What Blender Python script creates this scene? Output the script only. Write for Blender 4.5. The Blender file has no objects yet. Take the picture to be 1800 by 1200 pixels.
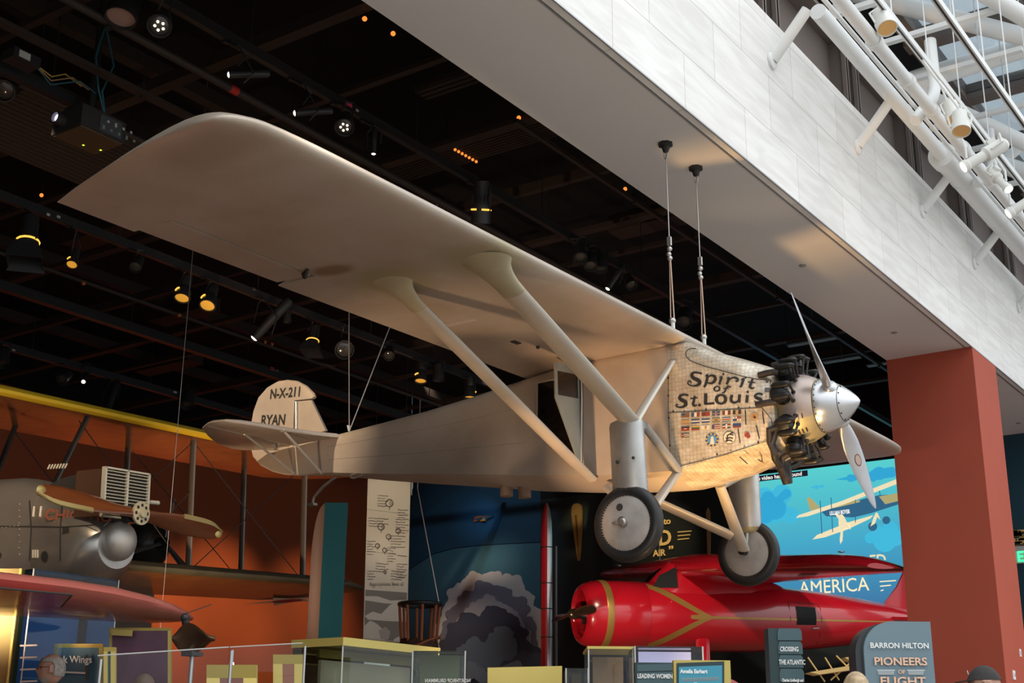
import bpy, bmesh, math, random
from math import sin, cos, pi, radians, sqrt, atan2
from mathutils import Vector, Matrix
random.seed(7)
SC = bpy.context.scene
COL = SC.collection

# ------------------------------------------------------------------ camera
FPX = 2315.2221
CP, CY, CR = radians(17.542), radians(35.036), radians(0.447)
CAM = Vector((6.1435, -12.3646, 1.1985))
_fh = Vector((-sin(CY), cos(CY), 0)); _rt = Vector((cos(CY), sin(CY), 0)); _up = Vector((0, 0, 1))
FW = _fh * cos(CP) + _up * sin(CP)
_u = _up * cos(CP) - _fh * sin(CP)
RT = _rt * cos(CR) + _u * sin(CR)
UP = _u * cos(CR) - _rt * sin(CR)
cd = bpy.data.cameras.new('camera'); cam = bpy.data.objects.new('camera', cd); COL.objects.link(cam)
cam.matrix_world = Matrix(((RT.x, UP.x, -FW.x, CAM.x), (RT.y, UP.y, -FW.y, CAM.y), (RT.z, UP.z, -FW.z, CAM.z), (0, 0, 0, 1)))
cd.sensor_width = 36; cd.lens = FPX / 1800 * 36; cd.clip_end = 300
SC.camera = cam

def ray(px, py): return (px - 900) / FPX * RT + (600 - py) / FPX * UP + FW
def W(px, py, ax, val):
    d = ray(px, py); return CAM + d * ((val - CAM[ax]) / d[ax])
def D(px, py, dep): return CAM + ray(px, py) * dep
def H(px, py, dist):      # point seen at a photo position on the upright plane that far ahead of the viewer
    d = ray(px, py); return CAM + d * (dist / d.dot(_fh))

# ------------------------------------------------------------------ light and exposure
SC.view_settings.view_transform = 'Standard'; SC.view_settings.look = 'None'
SC.view_settings.gamma = 1; SC.view_settings.use_curve_mapping = False
SC.view_settings.exposure = 0.0
wd = bpy.data.worlds.new('world'); SC.world = wd; wd.use_nodes = True
nt = wd.node_tree; nt.nodes.clear()
tc = nt.nodes.new('ShaderNodeTexCoord'); sp = nt.nodes.new('ShaderNodeSeparateXYZ')
nt.links.new(tc.outputs['Generated'], sp.inputs[0])
def wmath(op, a, b):
    n = nt.nodes.new('ShaderNodeMath'); n.operation = op
    for i, v in enumerate((a, b)):
        if isinstance(v, (int, float)): n.inputs[i].default_value = v
        else: nt.links.new(v, n.inputs[i])
    return n.outputs[0]
# bright overcast sky over the hall (towards +x and up), dimmer elsewhere
_a = wmath('MAXIMUM', sp.outputs[2], 0.0); _b = wmath('MAXIMUM', sp.outputs[0], 0.0)
_s = wmath('ADD', wmath('MULTIPLY', _a, 2.25), wmath('MULTIPLY', _b, 1.15))
_s = wmath('ADD', _s, 0.12)
bg = nt.nodes.new('ShaderNodeBackground'); out = nt.nodes.new('ShaderNodeOutputWorld')
bg.inputs[0].default_value = (0.90, 0.95, 0.985, 1)
nt.links.new(_s, bg.inputs[1]); nt.links.new(bg.outputs[0], out.inputs[0])

def spot(name, loc, target, power, color=(1, .72, .42), angle=40, blend=.6, radius=.08, parent=None):
    d = bpy.data.lights.new(name, 'SPOT'); d.energy = power; d.color = color
    d.spot_size = radians(angle); d.spot_blend = blend; d.shadow_soft_size = radius
    o = bpy.data.objects.new(name, d); COL.objects.link(o)
    o.location = loc; o.rotation_euler = (Vector(target) - Vector(loc)).to_track_quat('-Z', 'Y').to_euler()
    return o
WARM = (1, .66, .36)
def gallery_lights():
    # beams of the gallery's ceiling spotlights (the visible heads are built further down); the low spots aimed upwards are added fill, no real lamps
    def at_(name, t, off, power, col=(1, .78, .52), angle=28, blend=.8, radius=.08):
        t = Vector(t); spot(name, t + Vector(off), t, power, col, angle, blend, radius)
    at_('fill_nose', (.5, -.3, 4.1), (1.6, -4.2, -3.5), 900, (1, .70, .40), 26, .9, .5)
    at_('fill_belly', (.35, -.1, 3.95), (.5, -1.9, -3.4), 1900, (1, .58, .22), 34, .9, .25)
    at_('fill_cabin', (-1.5, -.5, 4.4), (.5, -3.6, -3.8), 1500, (1, .60, .32), 34, .9, .12)
    at_('fill_gear', (-.2, 0, 3.3), (1.5, -9.0, -1.6), 420, (1, .86, .74), 24, 1, .15)
    at_('fill_wing', (-1.2, -1.8, 5.4), (-2.6, -2.6, -4.6), 620, (1, .62, .34), 46, 1, .3)
    at_('beam_tail', (-6.0, 0, 5.4), (-.5, -5.0, 3.0), 1600, (1, .76, .52), 34, .9, .1)
    at_('fill_fuselage', (-3.6, -.4, 4.6), (-.5, -6.5, -2.5), 2900, (1, .70, .46), 50, 1, .2)
    for y, k in ((5.5, .9), (8.6, 1.3), (11.6, 1.2), (15.0, .8)):
        at_('beam_orange_wall', (XW_, y, 4.3), (4.6, 0, 3.9), 1000 * k, (1, .60, .28), 52, 1, .1)
    at_('beam_banner', H(684, 900, 29), (1.5, -4.5, 2.8), 520, (1, .80, .52), 26, .9, .05)
    at_('beam_banner_low', H(680, 1060, 29), (1.5, -5.0, 4.2), 380, (1, .86, .68), 26, .9, .05)
    at_('beam_cloud', W(862, 1090, 1, 18.3), (2.0, -6, 5.6), 2200, (1, .84, .68), 34, .9, .1)
    at_('beam_blue_wall', W(850, 960, 1, 18.4), (2.0, -6, 3.8), 420, (.6, .82, 1), 60, 1, .1)
    at_('beam_blade', W(1014, 925, 1, 18.4), (.8, -4, 3.0), 420, (1, .82, .5), 16, 1, .05)
    at_('beam_letters', W(1165, 950, 1, 18.4), (1.0, -4, 3.2), 420, (1, .82, .48), 26, 1, .05)
    at_('beam_rocket', H(961, 1000, 29.5), (1.0, -4, 4.0), 330, (1, .85, .68), 30, 1, .05)
    v = Vector((-6.2, 12.2, 4.0))
    at_('beam_racer', v, (2.5, -9.0, 4.3), 2500, (1, .86, .70), 36, .9, .15)
    at_('beam_racer_tail', (-4.4, 15.2, 4.0), (3.0, -8.0, 3.6), 1700, (1, .90, .78), 30, .9, .15)
    at_('fill_racer_nose', (-8.0, 10.8, 4.0), (1.0, -7.0, -2.6), 1000, (1, .80, .62), 34, .9, .15)
    at_('beam_biplane', (-7.0, -2.4, 3.6), (4.5, -4.0, 4.4), 900, (1, .76, .50), 34, .9, .1)
    at_('fill_biplane_low', (-8.0, 1.5, 5.0), (2.0, -3.0, -3.8), 1100, (1, .66, .40), 66, 1, .2)
    at_('fill_biplane_wing', (-8.4, -4.0, 5.2), (3.0, -3.0, -3.8), 700, (1, .68, .42), 60, 1, .2)
    at_('beam_cases', H(680, 1150, 11), (2.0, -3.0, 4.5), 260, (1, .84, .60), 50, 1, .1)
    at_('beam_cases_left', H(80, 1040, 9), (2.0, -2.5, 4.5), 330, (1, .84, .68), 44, 1, .1)
    at_('beam_signs', H(1450, 1150, 8.8), (1.0, -3.5, 3.5), 170, (1, .88, .74), 50, 1, .1)
XW_ = -20.0
gallery_lights()

# ------------------------------------------------------------------ helpers
MATS = {}
def mat(name, color, rough=.5, metal=0, emit=None, estr=1, spec=.5, noise=None, bump=None, coat=0, alpha=None, trans=0, color2=None, ior=1.45):
    if name in MATS: return MATS[name]
    m = bpy.data.materials.new(name); m.use_nodes = True; MATS[name] = m
    n = m.node_tree.nodes; l = m.node_tree.links; b = n['Principled BSDF']
    b.inputs['Base Color'].default_value = (*color, 1); b.inputs['Roughness'].default_value = rough
    b.inputs['Metallic'].default_value = metal; b.inputs['Specular IOR Level'].default_value = spec
    b.inputs['IOR'].default_value = ior
    if coat: b.inputs['Coat Weight'].default_value = coat; b.inputs['Coat Roughness'].default_value = .08
    if trans: b.inputs['Transmission Weight'].default_value = trans
    if emit: b.inputs['Emission Color'].default_value = (*emit, 1); b.inputs['Emission Strength'].default_value = estr
    if noise or bump:
        t = n.new('ShaderNodeTexCoord'); mp = n.new('ShaderNodeMapping'); l.new(t.outputs['Object'], mp.inputs[0])
    if noise:   # (scale, amount, stretch)
        sc, amt = noise[0], noise[1]
        if len(noise) > 2: mp.inputs['Scale'].default_value = noise[2]
        x = n.new('ShaderNodeTexNoise'); x.inputs['Scale'].default_value = sc; x.inputs['Detail'].default_value = 6
        l.new(mp.outputs[0], x.inputs[0])
        r = n.new('ShaderNodeValToRGB'); r.color_ramp.elements[0].position = .35; r.color_ramp.elements[1].position = .68
        c2 = color2 or tuple(c * (1 - amt) for c in color)
        r.color_ramp.elements[0].color = (*c2, 1); r.color_ramp.elements[1].color = (*color, 1)
        l.new(x.outputs['Fac'], r.inputs[0]); l.new(r.outputs[0], b.inputs['Base Color'])
    if bump:
        y = n.new('ShaderNodeTexNoise'); y.inputs['Scale'].default_value = bump[0]; y.inputs['Detail'].default_value = 3
        l.new(mp.outputs[0], y.inputs[0]); bp = n.new('ShaderNodeBump'); bp.inputs['Strength'].default_value = bump[1]
        bp.inputs['Distance'].default_value = bump[2] if len(bump) > 2 else .02
        l.new(y.outputs['Fac'], bp.inputs['Height']); l.new(bp.outputs[0], b.inputs['Normal'])
    return m
def glass(name, tint=(.93, .96, .96), gloss=.1):
    if name in MATS: return MATS[name]
    m = bpy.data.materials.new(name); m.use_nodes = True; MATS[name] = m
    n = m.node_tree.nodes; l = m.node_tree.links; n.clear()
    o = n.new('ShaderNodeOutputMaterial'); t = n.new('ShaderNodeBsdfTransparent'); g = n.new('ShaderNodeBsdfGlossy'); x = n.new('ShaderNodeMixShader')
    f = n.new('ShaderNodeFresnel'); f.inputs[0].default_value = 1.5
    t.inputs[0].default_value = (*tint, 1); g.inputs['Roughness'].default_value = .02
    ad = n.new('ShaderNodeMath'); ad.operation = 'MULTIPLY'; ad.inputs[1].default_value = gloss * 10; l.new(f.outputs[0], ad.inputs[0])
    l.new(ad.outputs[0], x.inputs[0]); l.new(t.outputs[0], x.inputs[1]); l.new(g.outputs[0], x.inputs[2]); l.new(x.outputs[0], o.inputs[0])
    return m

MW = {}   # world matrices of things and parts
def mw(o): return MW.get(o.name, Matrix.Identity(4))
class MB:
    def __init__(s): s.v = []; s.f = []
    def add(s, vs, fs):
        k = len(s.v); s.v += [Vector(q) for q in vs]; s.f += [tuple(i + k for i in q) for q in fs]; return s
    def box(s, c, size, R=None):
        c = Vector(c); a, b, d = size[0] / 2, size[1] / 2, size[2] / 2
        vs = [Vector((x, y, z)) for x in (-a, a) for y in (-b, b) for z in (-d, d)]
        if R is not None: vs = [R @ q for q in vs]
        return s.add([c + q for q in vs], [(0, 1, 3, 2), (4, 6, 7, 5), (0, 4, 5, 1), (2, 3, 7, 6), (0, 2, 6, 4), (1, 5, 7, 3)])
    def bb(s, lo, hi):
        lo = Vector(lo); hi = Vector(hi); return s.box((lo + hi) / 2, [abs(q) for q in (hi - lo)])
    def tube(s, p, q, r, n=12, r2=None, cap=True):
        p = Vector(p); q = Vector(q); d = q - p
        if d.length < 1e-6: return s
        z = d.normalized(); x = z.orthogonal().normalized(); y = z.cross(x); r2 = r if r2 is None else r2
        vs = []
        for i in range(n):
            a = 2 * pi * i / n; e = x * cos(a) + y * sin(a); vs += [p + e * r, q + e * r2]
        fs = [(2 * i, 2 * ((i + 1) % n), 2 * ((i + 1) % n) + 1, 2 * i + 1) for i in range(n)]
        if cap: fs += [tuple(2 * i for i in range(n))[::-1], tuple(2 * i + 1 for i in range(n))]
        return s.add(vs, fs)
    def path(s, pts, r, n=8, closed=False, rs=None):
        pts = [Vector(p) for p in pts]; N = len(pts); rings = []
        x = None
        for i, p in enumerate(pts):
            if closed: t = pts[(i + 1) % N] - pts[i - 1]
            else: t = pts[min(i + 1, N - 1)] - pts[max(i - 1, 0)]
            t.normalize()
            if x is None: x = t.orthogonal().normalized()
            else:
                x = x - t * x.dot(t)
                x = x.normalized() if x.length > 1e-6 else t.orthogonal().normalized()
            y = t.cross(x); rr = rs[i] if rs else r
            rings.append([p + x * cos(2 * pi * k / n) * rr + y * sin(2 * pi * k / n) * rr for k in range(n)])
        return s.loft(rings, closed=closed)
    def loft(s, rings, cap=True, closed=False, ring_closed=True):
        n = len(rings[0]); vs = [p for r in rings for p in r]; N = len(rings); fs = []
        for i in range(N if closed else N - 1):
            j = (i + 1) % N
            for k in range(n if ring_closed else n - 1):
                m = (k + 1) % n; fs.append((i * n + k, i * n + m, j * n + m, j * n + k))
        if cap and not closed and ring_closed: fs += [tuple(range(n))[::-1], tuple((N - 1) * n + k for k in range(n))]
        return s.add(vs, fs)
    def lathe(s, prof, o, ax, n=32, ref=None):   # prof: (radius, height along ax)
        o = Vector(o); z = Vector(ax).normalized(); x = (Vector(ref) if ref else z.orthogonal()).normalized(); y = z.cross(x)
        rings = [[o + z * h + (x * cos(2 * pi * k / n) + y * sin(2 * pi * k / n)) * max(r, 1e-4) for k in range(n)] for r, h in prof]
        return s.loft(rings)
    def prism(s, poly, ex):   # planar 3-d polygon extruded along ex
        poly = [Vector(p) for p in poly]; ex = Vector(ex); n = len(poly)
        return s.add(poly + [p + ex for p in poly], [tuple(range(n))[::-1], tuple(range(n, 2 * n))] + [(i, (i + 1) % n, (i + 1) % n + n, i + n) for i in range(n)])
    def sphere(s, c, r, n=12, m=8, sc=(1, 1, 1)):
        c = Vector(c); rings = []
        for i in range(m + 1):
            a = pi * i / m; rr = max(sin(a), 1e-3)
            rings.append([c + Vector((cos(2 * pi * k / n) * rr * r * sc[0], sin(2 * pi * k / n) * rr * r * sc[1], -cos(a) * r * sc[2])) for k in range(n)])
        return s.loft(rings)
    def build(s, name, m, parent=None, local=False, smooth=35, flip=False):
        me = bpy.data.meshes.new(name)
        vs = s.v
        if parent is not None and not local:
            inv = mw(parent).inverted(); vs = [inv @ p for p in vs]
        me.from_pydata([tuple(p) for p in vs], [], s.f)
        bm = bmesh.new(); bm.from_mesh(me); bmesh.ops.recalc_face_normals(bm, faces=bm.faces); bm.to_mesh(me); bm.free()
        if smooth:
            for p in me.polygons: p.use_smooth = True
            me.set_sharp_from_angle(angle=radians(smooth))
        me.materials.append(m)
        o = bpy.data.objects.new(name, me); COL.objects.link(o)
        if parent is not None:
            o.parent = parent; MW[o.name] = mw(parent)
        return o
    def thing(s, name, m, label, cat, group=None, smooth=35, origin=None):   # a thing that is one mesh, its origin at its base
        lo = Vector([min(p[i] for p in s.v) for i in range(3)]); hi = Vector([max(p[i] for p in s.v) for i in range(3)])
        og = Vector(origin) if origin else Vector(((lo.x + hi.x) / 2, (lo.y + hi.y) / 2, lo.z))
        s.v = [p - og for p in s.v]
        o = s.build(name, m, smooth=smooth); o.location = og; MW[o.name] = Matrix.Translation(og)
        return tag(o, label, cat, group)
def tag(o, label=None, cat=None, group=None, kind=None):
    if label: o['label'] = label
    if cat: o['category'] = cat
    if group: o['group'] = group
    if kind: o['kind'] = kind
    return o
def empty(name, loc, label, cat, group=None, M=None):
    o = bpy.data.objects.new(name, None); COL.objects.link(o); o.empty_display_size = .2
    m = Matrix.Translation(Vector(loc))
    if M is not None: m = m @ M.to_4x4()
    o.matrix_world = m; MW[o.name] = m
    return tag(o, label, cat, group)
def kids(o): return [c for c in bpy.data.objects if c.parent == o]
KID = {}
def copy_tree(o, parent=None, tree=None):
    c = o.copy(); COL.objects.link(c)
    if parent: c.parent = parent
    if o.name not in KID: KID[o.name] = kids(o)
    for ch in KID[o.name]: copy_tree(ch, c)
    return c
def struct(mb, name, m, smooth=0):
    return tag(mb.build(name, m, smooth=smooth), kind='structure')
def text_mb(body, size, o, ux, uy, align='CENTER', ext=.004, wscale=1, bold=0, space=1):
    cu = bpy.data.curves.new('t', 'FONT'); cu.body = body; cu.size = size; cu.align_x = align; cu.align_y = 'CENTER'
    cu.extrude = 0; cu.offset = bold; cu.resolution_u = 3; cu.space_character = space; cu.space_line = .95
    ob = bpy.data.objects.new('t', cu); COL.objects.link(ob)
    dg = bpy.context.evaluated_depsgraph_get(); me = bpy.data.meshes.new_from_object(ob.evaluated_get(dg))
    o = Vector(o); ux = Vector(ux).normalized(); uy = Vector(uy); uy = (uy - ux * uy.dot(ux)).normalized(); nn = ux.cross(uy)
    mb = MB(); mb.add([o + ux * v.co.x * wscale + uy * v.co.y + nn * ext for v in me.vertices], [tuple(p.vertices) for p in me.polygons])
    bpy.data.objects.remove(ob); bpy.data.curves.remove(cu); bpy.data.meshes.remove(me)
    return mb
def cat_(*mbs):
    r = MB()
    for m in mbs: r.add(m.v, m.f)
    return r

# ------------------------------------------------------------------ setting
m_black = mat('black_ceiling', (.006, .005, .005), .9)
m_floor = mat('floor_stone', (.34, .295, .255), .5, noise=(1.2, .25))
m_carpet = mat('gallery_carpet', (.36, .22, .13), .9, noise=(3, .3))
m_soffit = mat('soffit_paint', (.70, .67, .65), .8, noise=(.5, .04))
m_pillar = mat('terracotta_paint', (.45, .085, .046), .75, noise=(1.2, .05))
m_navy = mat('navy_paint', (.012, .045, .075), .8)
m_teal = mat('teal_paint', (.035, .12, .16), .8)
m_green = mat('dark_green_paint', (.018, .026, .026), .8)
m_orange = mat('orange_paint', (.38, .085, .028), .75, noise=(.4, .12))
m_metal = mat('zinc_trim', (.45, .46, .47), .4, .8)
def stone():
    m = bpy.data.materials.new('marble_cladding'); m.use_nodes = True; n = m.node_tree.nodes; l = m.node_tree.links; b = n['Principled BSDF']
    t = n.new('ShaderNodeTexCoord'); sx = n.new('ShaderNodeSeparateXYZ'); l.new(t.outputs['Object'], sx.inputs[0])
    cb = n.new('ShaderNodeCombineXYZ'); l.new(sx.outputs[1], cb.inputs[0]); l.new(sx.outputs[2], cb.inputs[1])
    mp = n.new('ShaderNodeMapping'); mp.inputs['Location'].default_value = (.15, -.1, 0); l.new(cb.outputs[0], mp.inputs[0])
    br = n.new('ShaderNodeTexBrick'); br.inputs['Scale'].default_value = 1; br.inputs['Brick Width'].default_value = 1.52; br.inputs['Row Height'].default_value = .765
    br.inputs['Mortar Size'].default_value = .004; br.inputs['Color1'].default_value = (.88, .86, .83, 1); br.inputs['Color2'].default_value = (.80, .78, .755, 1); br.inputs['Mortar'].default_value = (.42, .40, .38, 1)
    br.inputs['Bias'].default_value = -.2
    l.new(mp.outputs[0], br.inputs[0])
    m2 = n.new('ShaderNodeMapping'); m2.inputs['Rotation'].default_value = (0, 0, .12); m2.inputs['Scale'].default_value = (.7, 5, 1); l.new(cb.outputs[0], m2.inputs[0])
    nz = n.new('ShaderNodeTexNoise'); nz.inputs['Scale'].default_value = 1.6; nz.inputs['Detail'].default_value = 9; nz.inputs['Distortion'].default_value = .6; l.new(m2.outputs[0], nz.inputs[0])
    r = n.new('ShaderNodeValToRGB'); r.color_ramp.elements[0].position = .38; r.color_ramp.elements[0].color = (.89, .875, .86, 1); r.color_ramp.elements[1].position = .6; r.color_ramp.elements[1].color = (1, 1, 1, 1)
    l.new(nz.outputs['Fac'], r.inputs[0])
    mx = n.new('ShaderNodeMix'); mx.data_type = 'RGBA'; mx.blend_type = 'MULTIPLY'; mx.inputs[0].default_value = 1
    l.new(br.outputs['Color'], mx.inputs[6]); l.new(r.outputs[0], mx.inputs[7]); l.new(mx.outputs[2], b.inputs['Base Color'])
    b.inputs['Roughness'].default_value = .55
    return m
m_stone = stone()
YB, XW, HS = 18.5, -20.0, 7.84      # back wall, left wall, soffit height
X0, X1 = -1.11, .36                  # gallery edge and hall face of the long beam
struct(MB().bb((-21, -26, -.1), (X1, 19, 0)), 'floor', m_carpet)
struct(MB().bb((X1, -26, -.1), (26, 40, 0)), 'floor_hall', m_floor)
struct(MB().bb((-21, -26, 11), (X0, 19, 11.2)), 'ceiling', m_black)
struct(MB().bb((X0, -26, HS), (.25, 40, HS + .12)), 'ceiling_soffit', m_soffit)
struct(MB().bb((X0, -26, HS + .12), (X0 + .06, 19, 11)), 'wall_beam', m_black)
struct(MB().bb((X1 - .1, -26, HS), (X1, 40, 10.18)), 'wall_hall', m_stone)
struct(MB().bb((.25, -26, HS + .02), (X1 - .1, 40, HS + .1)), 'trim_1', mat('shadow_gap', (.22, .22, .22), .6))
struct(MB().bb((.235, -26, HS - .006), (.252, 40, HS + .05)).bb((X1 - .012, -26, HS - .012), (X1 + .006, 40, HS + .006)), 'trim_2', m_metal)
struct(MB().bb((X0, 9.33, 0), (X1, 10.71, HS)), 'wall_pillar', m_pillar)
# long walls
struct(MB().bb((XW - .2, -26, 0), (XW, YB + .2, 9.25)), 'wall_left', m_orange)
struct(MB().bb((XW - .2, -26, 9.25), (XW, YB + .2, 11)), 'wall_left_upper', m_black)
xg = W(951, 950, 1, YB).x
struct(MB().bb((XW, YB, 0), (xg, YB + .2, 9.25)), 'wall_back', m_navy)
struct(MB().bb((xg, YB - .03, 0), (-.6, YB + .2, 8.2)), 'wall_back_right', m_green)
struct(MB().bb((XW, YB, 9.25), (xg, YB + .2, 11)).bb((xg, YB - .03, 8.2), (X0, YB + .2, 11)), 'wall_back_upper', m_black)
struct(MB().bb((-1.1, 16.1, 0), (6, 16.3, HS)), 'wall_beyond', mat('deep_teal_paint', (.01, .05, .075), .8))
struct(MB().bb((-21, -26.2, 0), (4, -26, 11)), 'wall_near_block', mat('grey_plaster', (.2, .18, .17), .8))  # unseen wall behind the camera, added to hold back light
# ------------------------------------------------------------------ the silver monoplane (local axes: x to the nose, y to port, z up)
def rot3(th, ps, bk):
    return Matrix.Rotation(ps, 3, 'Z') @ Matrix.Rotation(-th, 3, 'Y') @ Matrix.Rotation(bk, 3, 'X')
RP = rot3(radians(.362), radians(.818), radians(1.465))
mono = empty('monoplane', (0, 0, 5.4), 'silver single engine high wing monoplane with black lettered nose, hung on cables from the beam', 'airplane', M=RP)
MONO_INV = mw(mono).inverted()
def L(px, py, ax, val):      # point of the monoplane's own frame seen at a photo point, on a plane of that frame
    o = MONO_INV @ CAM; d = MONO_INV.to_3x3() @ ray(px, py); return o + d * ((val - o[ax]) / d[ax])
def part(mb, name, m, parent=mono, smooth=35): return mb.build(name, m, parent, local=True, smooth=smooth)

def fabric(name, c, rough=.42, metal=.35, scale=1.0, patches=()):
    m = bpy.data.materials.new(name); m.use_nodes = True; n = m.node_tree.nodes; l = m.node_tree.links; b = n['Principled BSDF']
    t = n.new('ShaderNodeTexCoord'); x = n.new('ShaderNodeTexNoise'); x.inputs['Scale'].default_value = 1.1 * scale; x.inputs['Detail'].default_value = 7; x.inputs['Roughness'].default_value = .6
    l.new(t.outputs['Object'], x.inputs[0])
    r = n.new('ShaderNodeValToRGB'); e = r.color_ramp.elements
    e[0].position = .3; e[0].color = (c[0] * .80, c[1] * .76, c[2] * .70, 1); e[1].position = .6; e[1].color = (*c, 1)
    l.new(x.outputs['Fac'], r.inputs[0]); l.new(r.outputs[0], b.inputs['Base Color'])
    b.inputs['Roughness'].default_value = rough; b.inputs['Metallic'].default_value = metal
    col = r.outputs[0]
    for (px_, py_, rx_, ry_, pc) in patches:     # yellowed dope round the strut roots, rusty smears: stains of the cloth itself
        mp = n.new('ShaderNodeMapping'); mp.inputs['Location'].default_value = (-px_ / rx_, -py_ / ry_, 0); mp.inputs['Scale'].default_value = (1 / rx_, 1 / ry_, 0); l.new(t.outputs['Object'], mp.inputs[0])
        ln = n.new('ShaderNodeVectorMath'); ln.operation = 'LENGTH'; l.new(mp.outputs[0], ln.inputs[0])
        ad = n.new('ShaderNodeMath'); ad.operation = 'ADD'; l.new(ln.outputs['Value'], ad.inputs[0]); sb_ = n.new('ShaderNodeMath'); sb_.operation = 'MULTIPLY_ADD'; sb_.inputs[1].default_value = 1.1; sb_.inputs[2].default_value = -.55; l.new(x.outputs['Fac'], sb_.inputs[0]); l.new(sb_.outputs[0], ad.inputs[1])
        mr = n.new('ShaderNodeMapRange'); mr.inputs[1].default_value = 1.0; mr.inputs[2].default_value = .45; mr.inputs[3].default_value = 0; mr.inputs[4].default_value = .75; l.new(ad.outputs[0], mr.inputs[0])
        mxp = n.new('ShaderNodeMix'); mxp.data_type = 'RGBA'; l.new(mr.outputs[0], mxp.inputs[0]); l.new(col, mxp.inputs[6]); mxp.inputs[7].default_value = (*pc, 1); col = mxp.outputs[2]
    l.new(col, b.inputs['Base Color'])
    y = n.new('ShaderNodeTexNoise'); y.inputs['Scale'].default_value = 1.7 * scale; y.inputs['Detail'].default_value = 2; l.new(t.outputs['Object'], y.inputs[0])
    bp = n.new('ShaderNodeBump'); bp.inputs['Strength'].default_value = .25; bp.inputs['Distance'].default_value = .03; l.new(y.outputs['Fac'], bp.inputs['Height']); l.new(bp.outputs[0], b.inputs['Normal'])
    return m
m_fab = fabric('silver_doped_fabric', (.54, .465, .395))
YD = (.40, .34, .20); RS = (.22, .12, .06)
m_wing = fabric('silver_wing_fabric', (.54, .465, .395), patches=[(-.26, -3.8, .55, .5, YD), (-1.24, -3.85, .6, .5, YD), (-1.45, -4.35, .3, .16, RS), (-1.95, -4.75, .22, .35, RS), (-.5, -6.7, .5, .3, (.42, .33, .26))])
m_fair = mat('yellowed_fairing', (.48, .42, .28), .4, .2, noise=(3, .2))
m_strut = mat('silver_strut_paint', (.56, .51, .44), .38, .35, noise=(2.5, .12), bump=(3, .1))
m_alu = mat('bare_aluminium', (.50, .495, .48), .42, .7, noise=(4, .2))
m_dark = mat('black_marking_paint', (.018, .016, .016), .6)
m_tyre = mat('black_rubber', (.018, .018, .019), .42, noise=(9, .3))
m_disc = mat('dusty_wheel_fabric', (.36, .335, .315), .75, noise=(5, .3), bump=(9, .2))
m_eng = mat('black_engine_enamel', (.022, .021, .021), .35, .25, noise=(8, .3))
m_pipe = mat('sooty_exhaust', (.05, .042, .042), .6, .4, noise=(7, .4))
m_crank = mat('yellowed_metal', (.56, .46, .24), .42, .4, noise=(3.5, .35))
m_cop = mat('copper_tinted_metal', (.55, .45, .40), .36, .6, noise=(3, .3))
m_seam = mat('seam_black', (.03, .028, .026), .8)  # near black for joints, openings and small dark fittings
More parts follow.
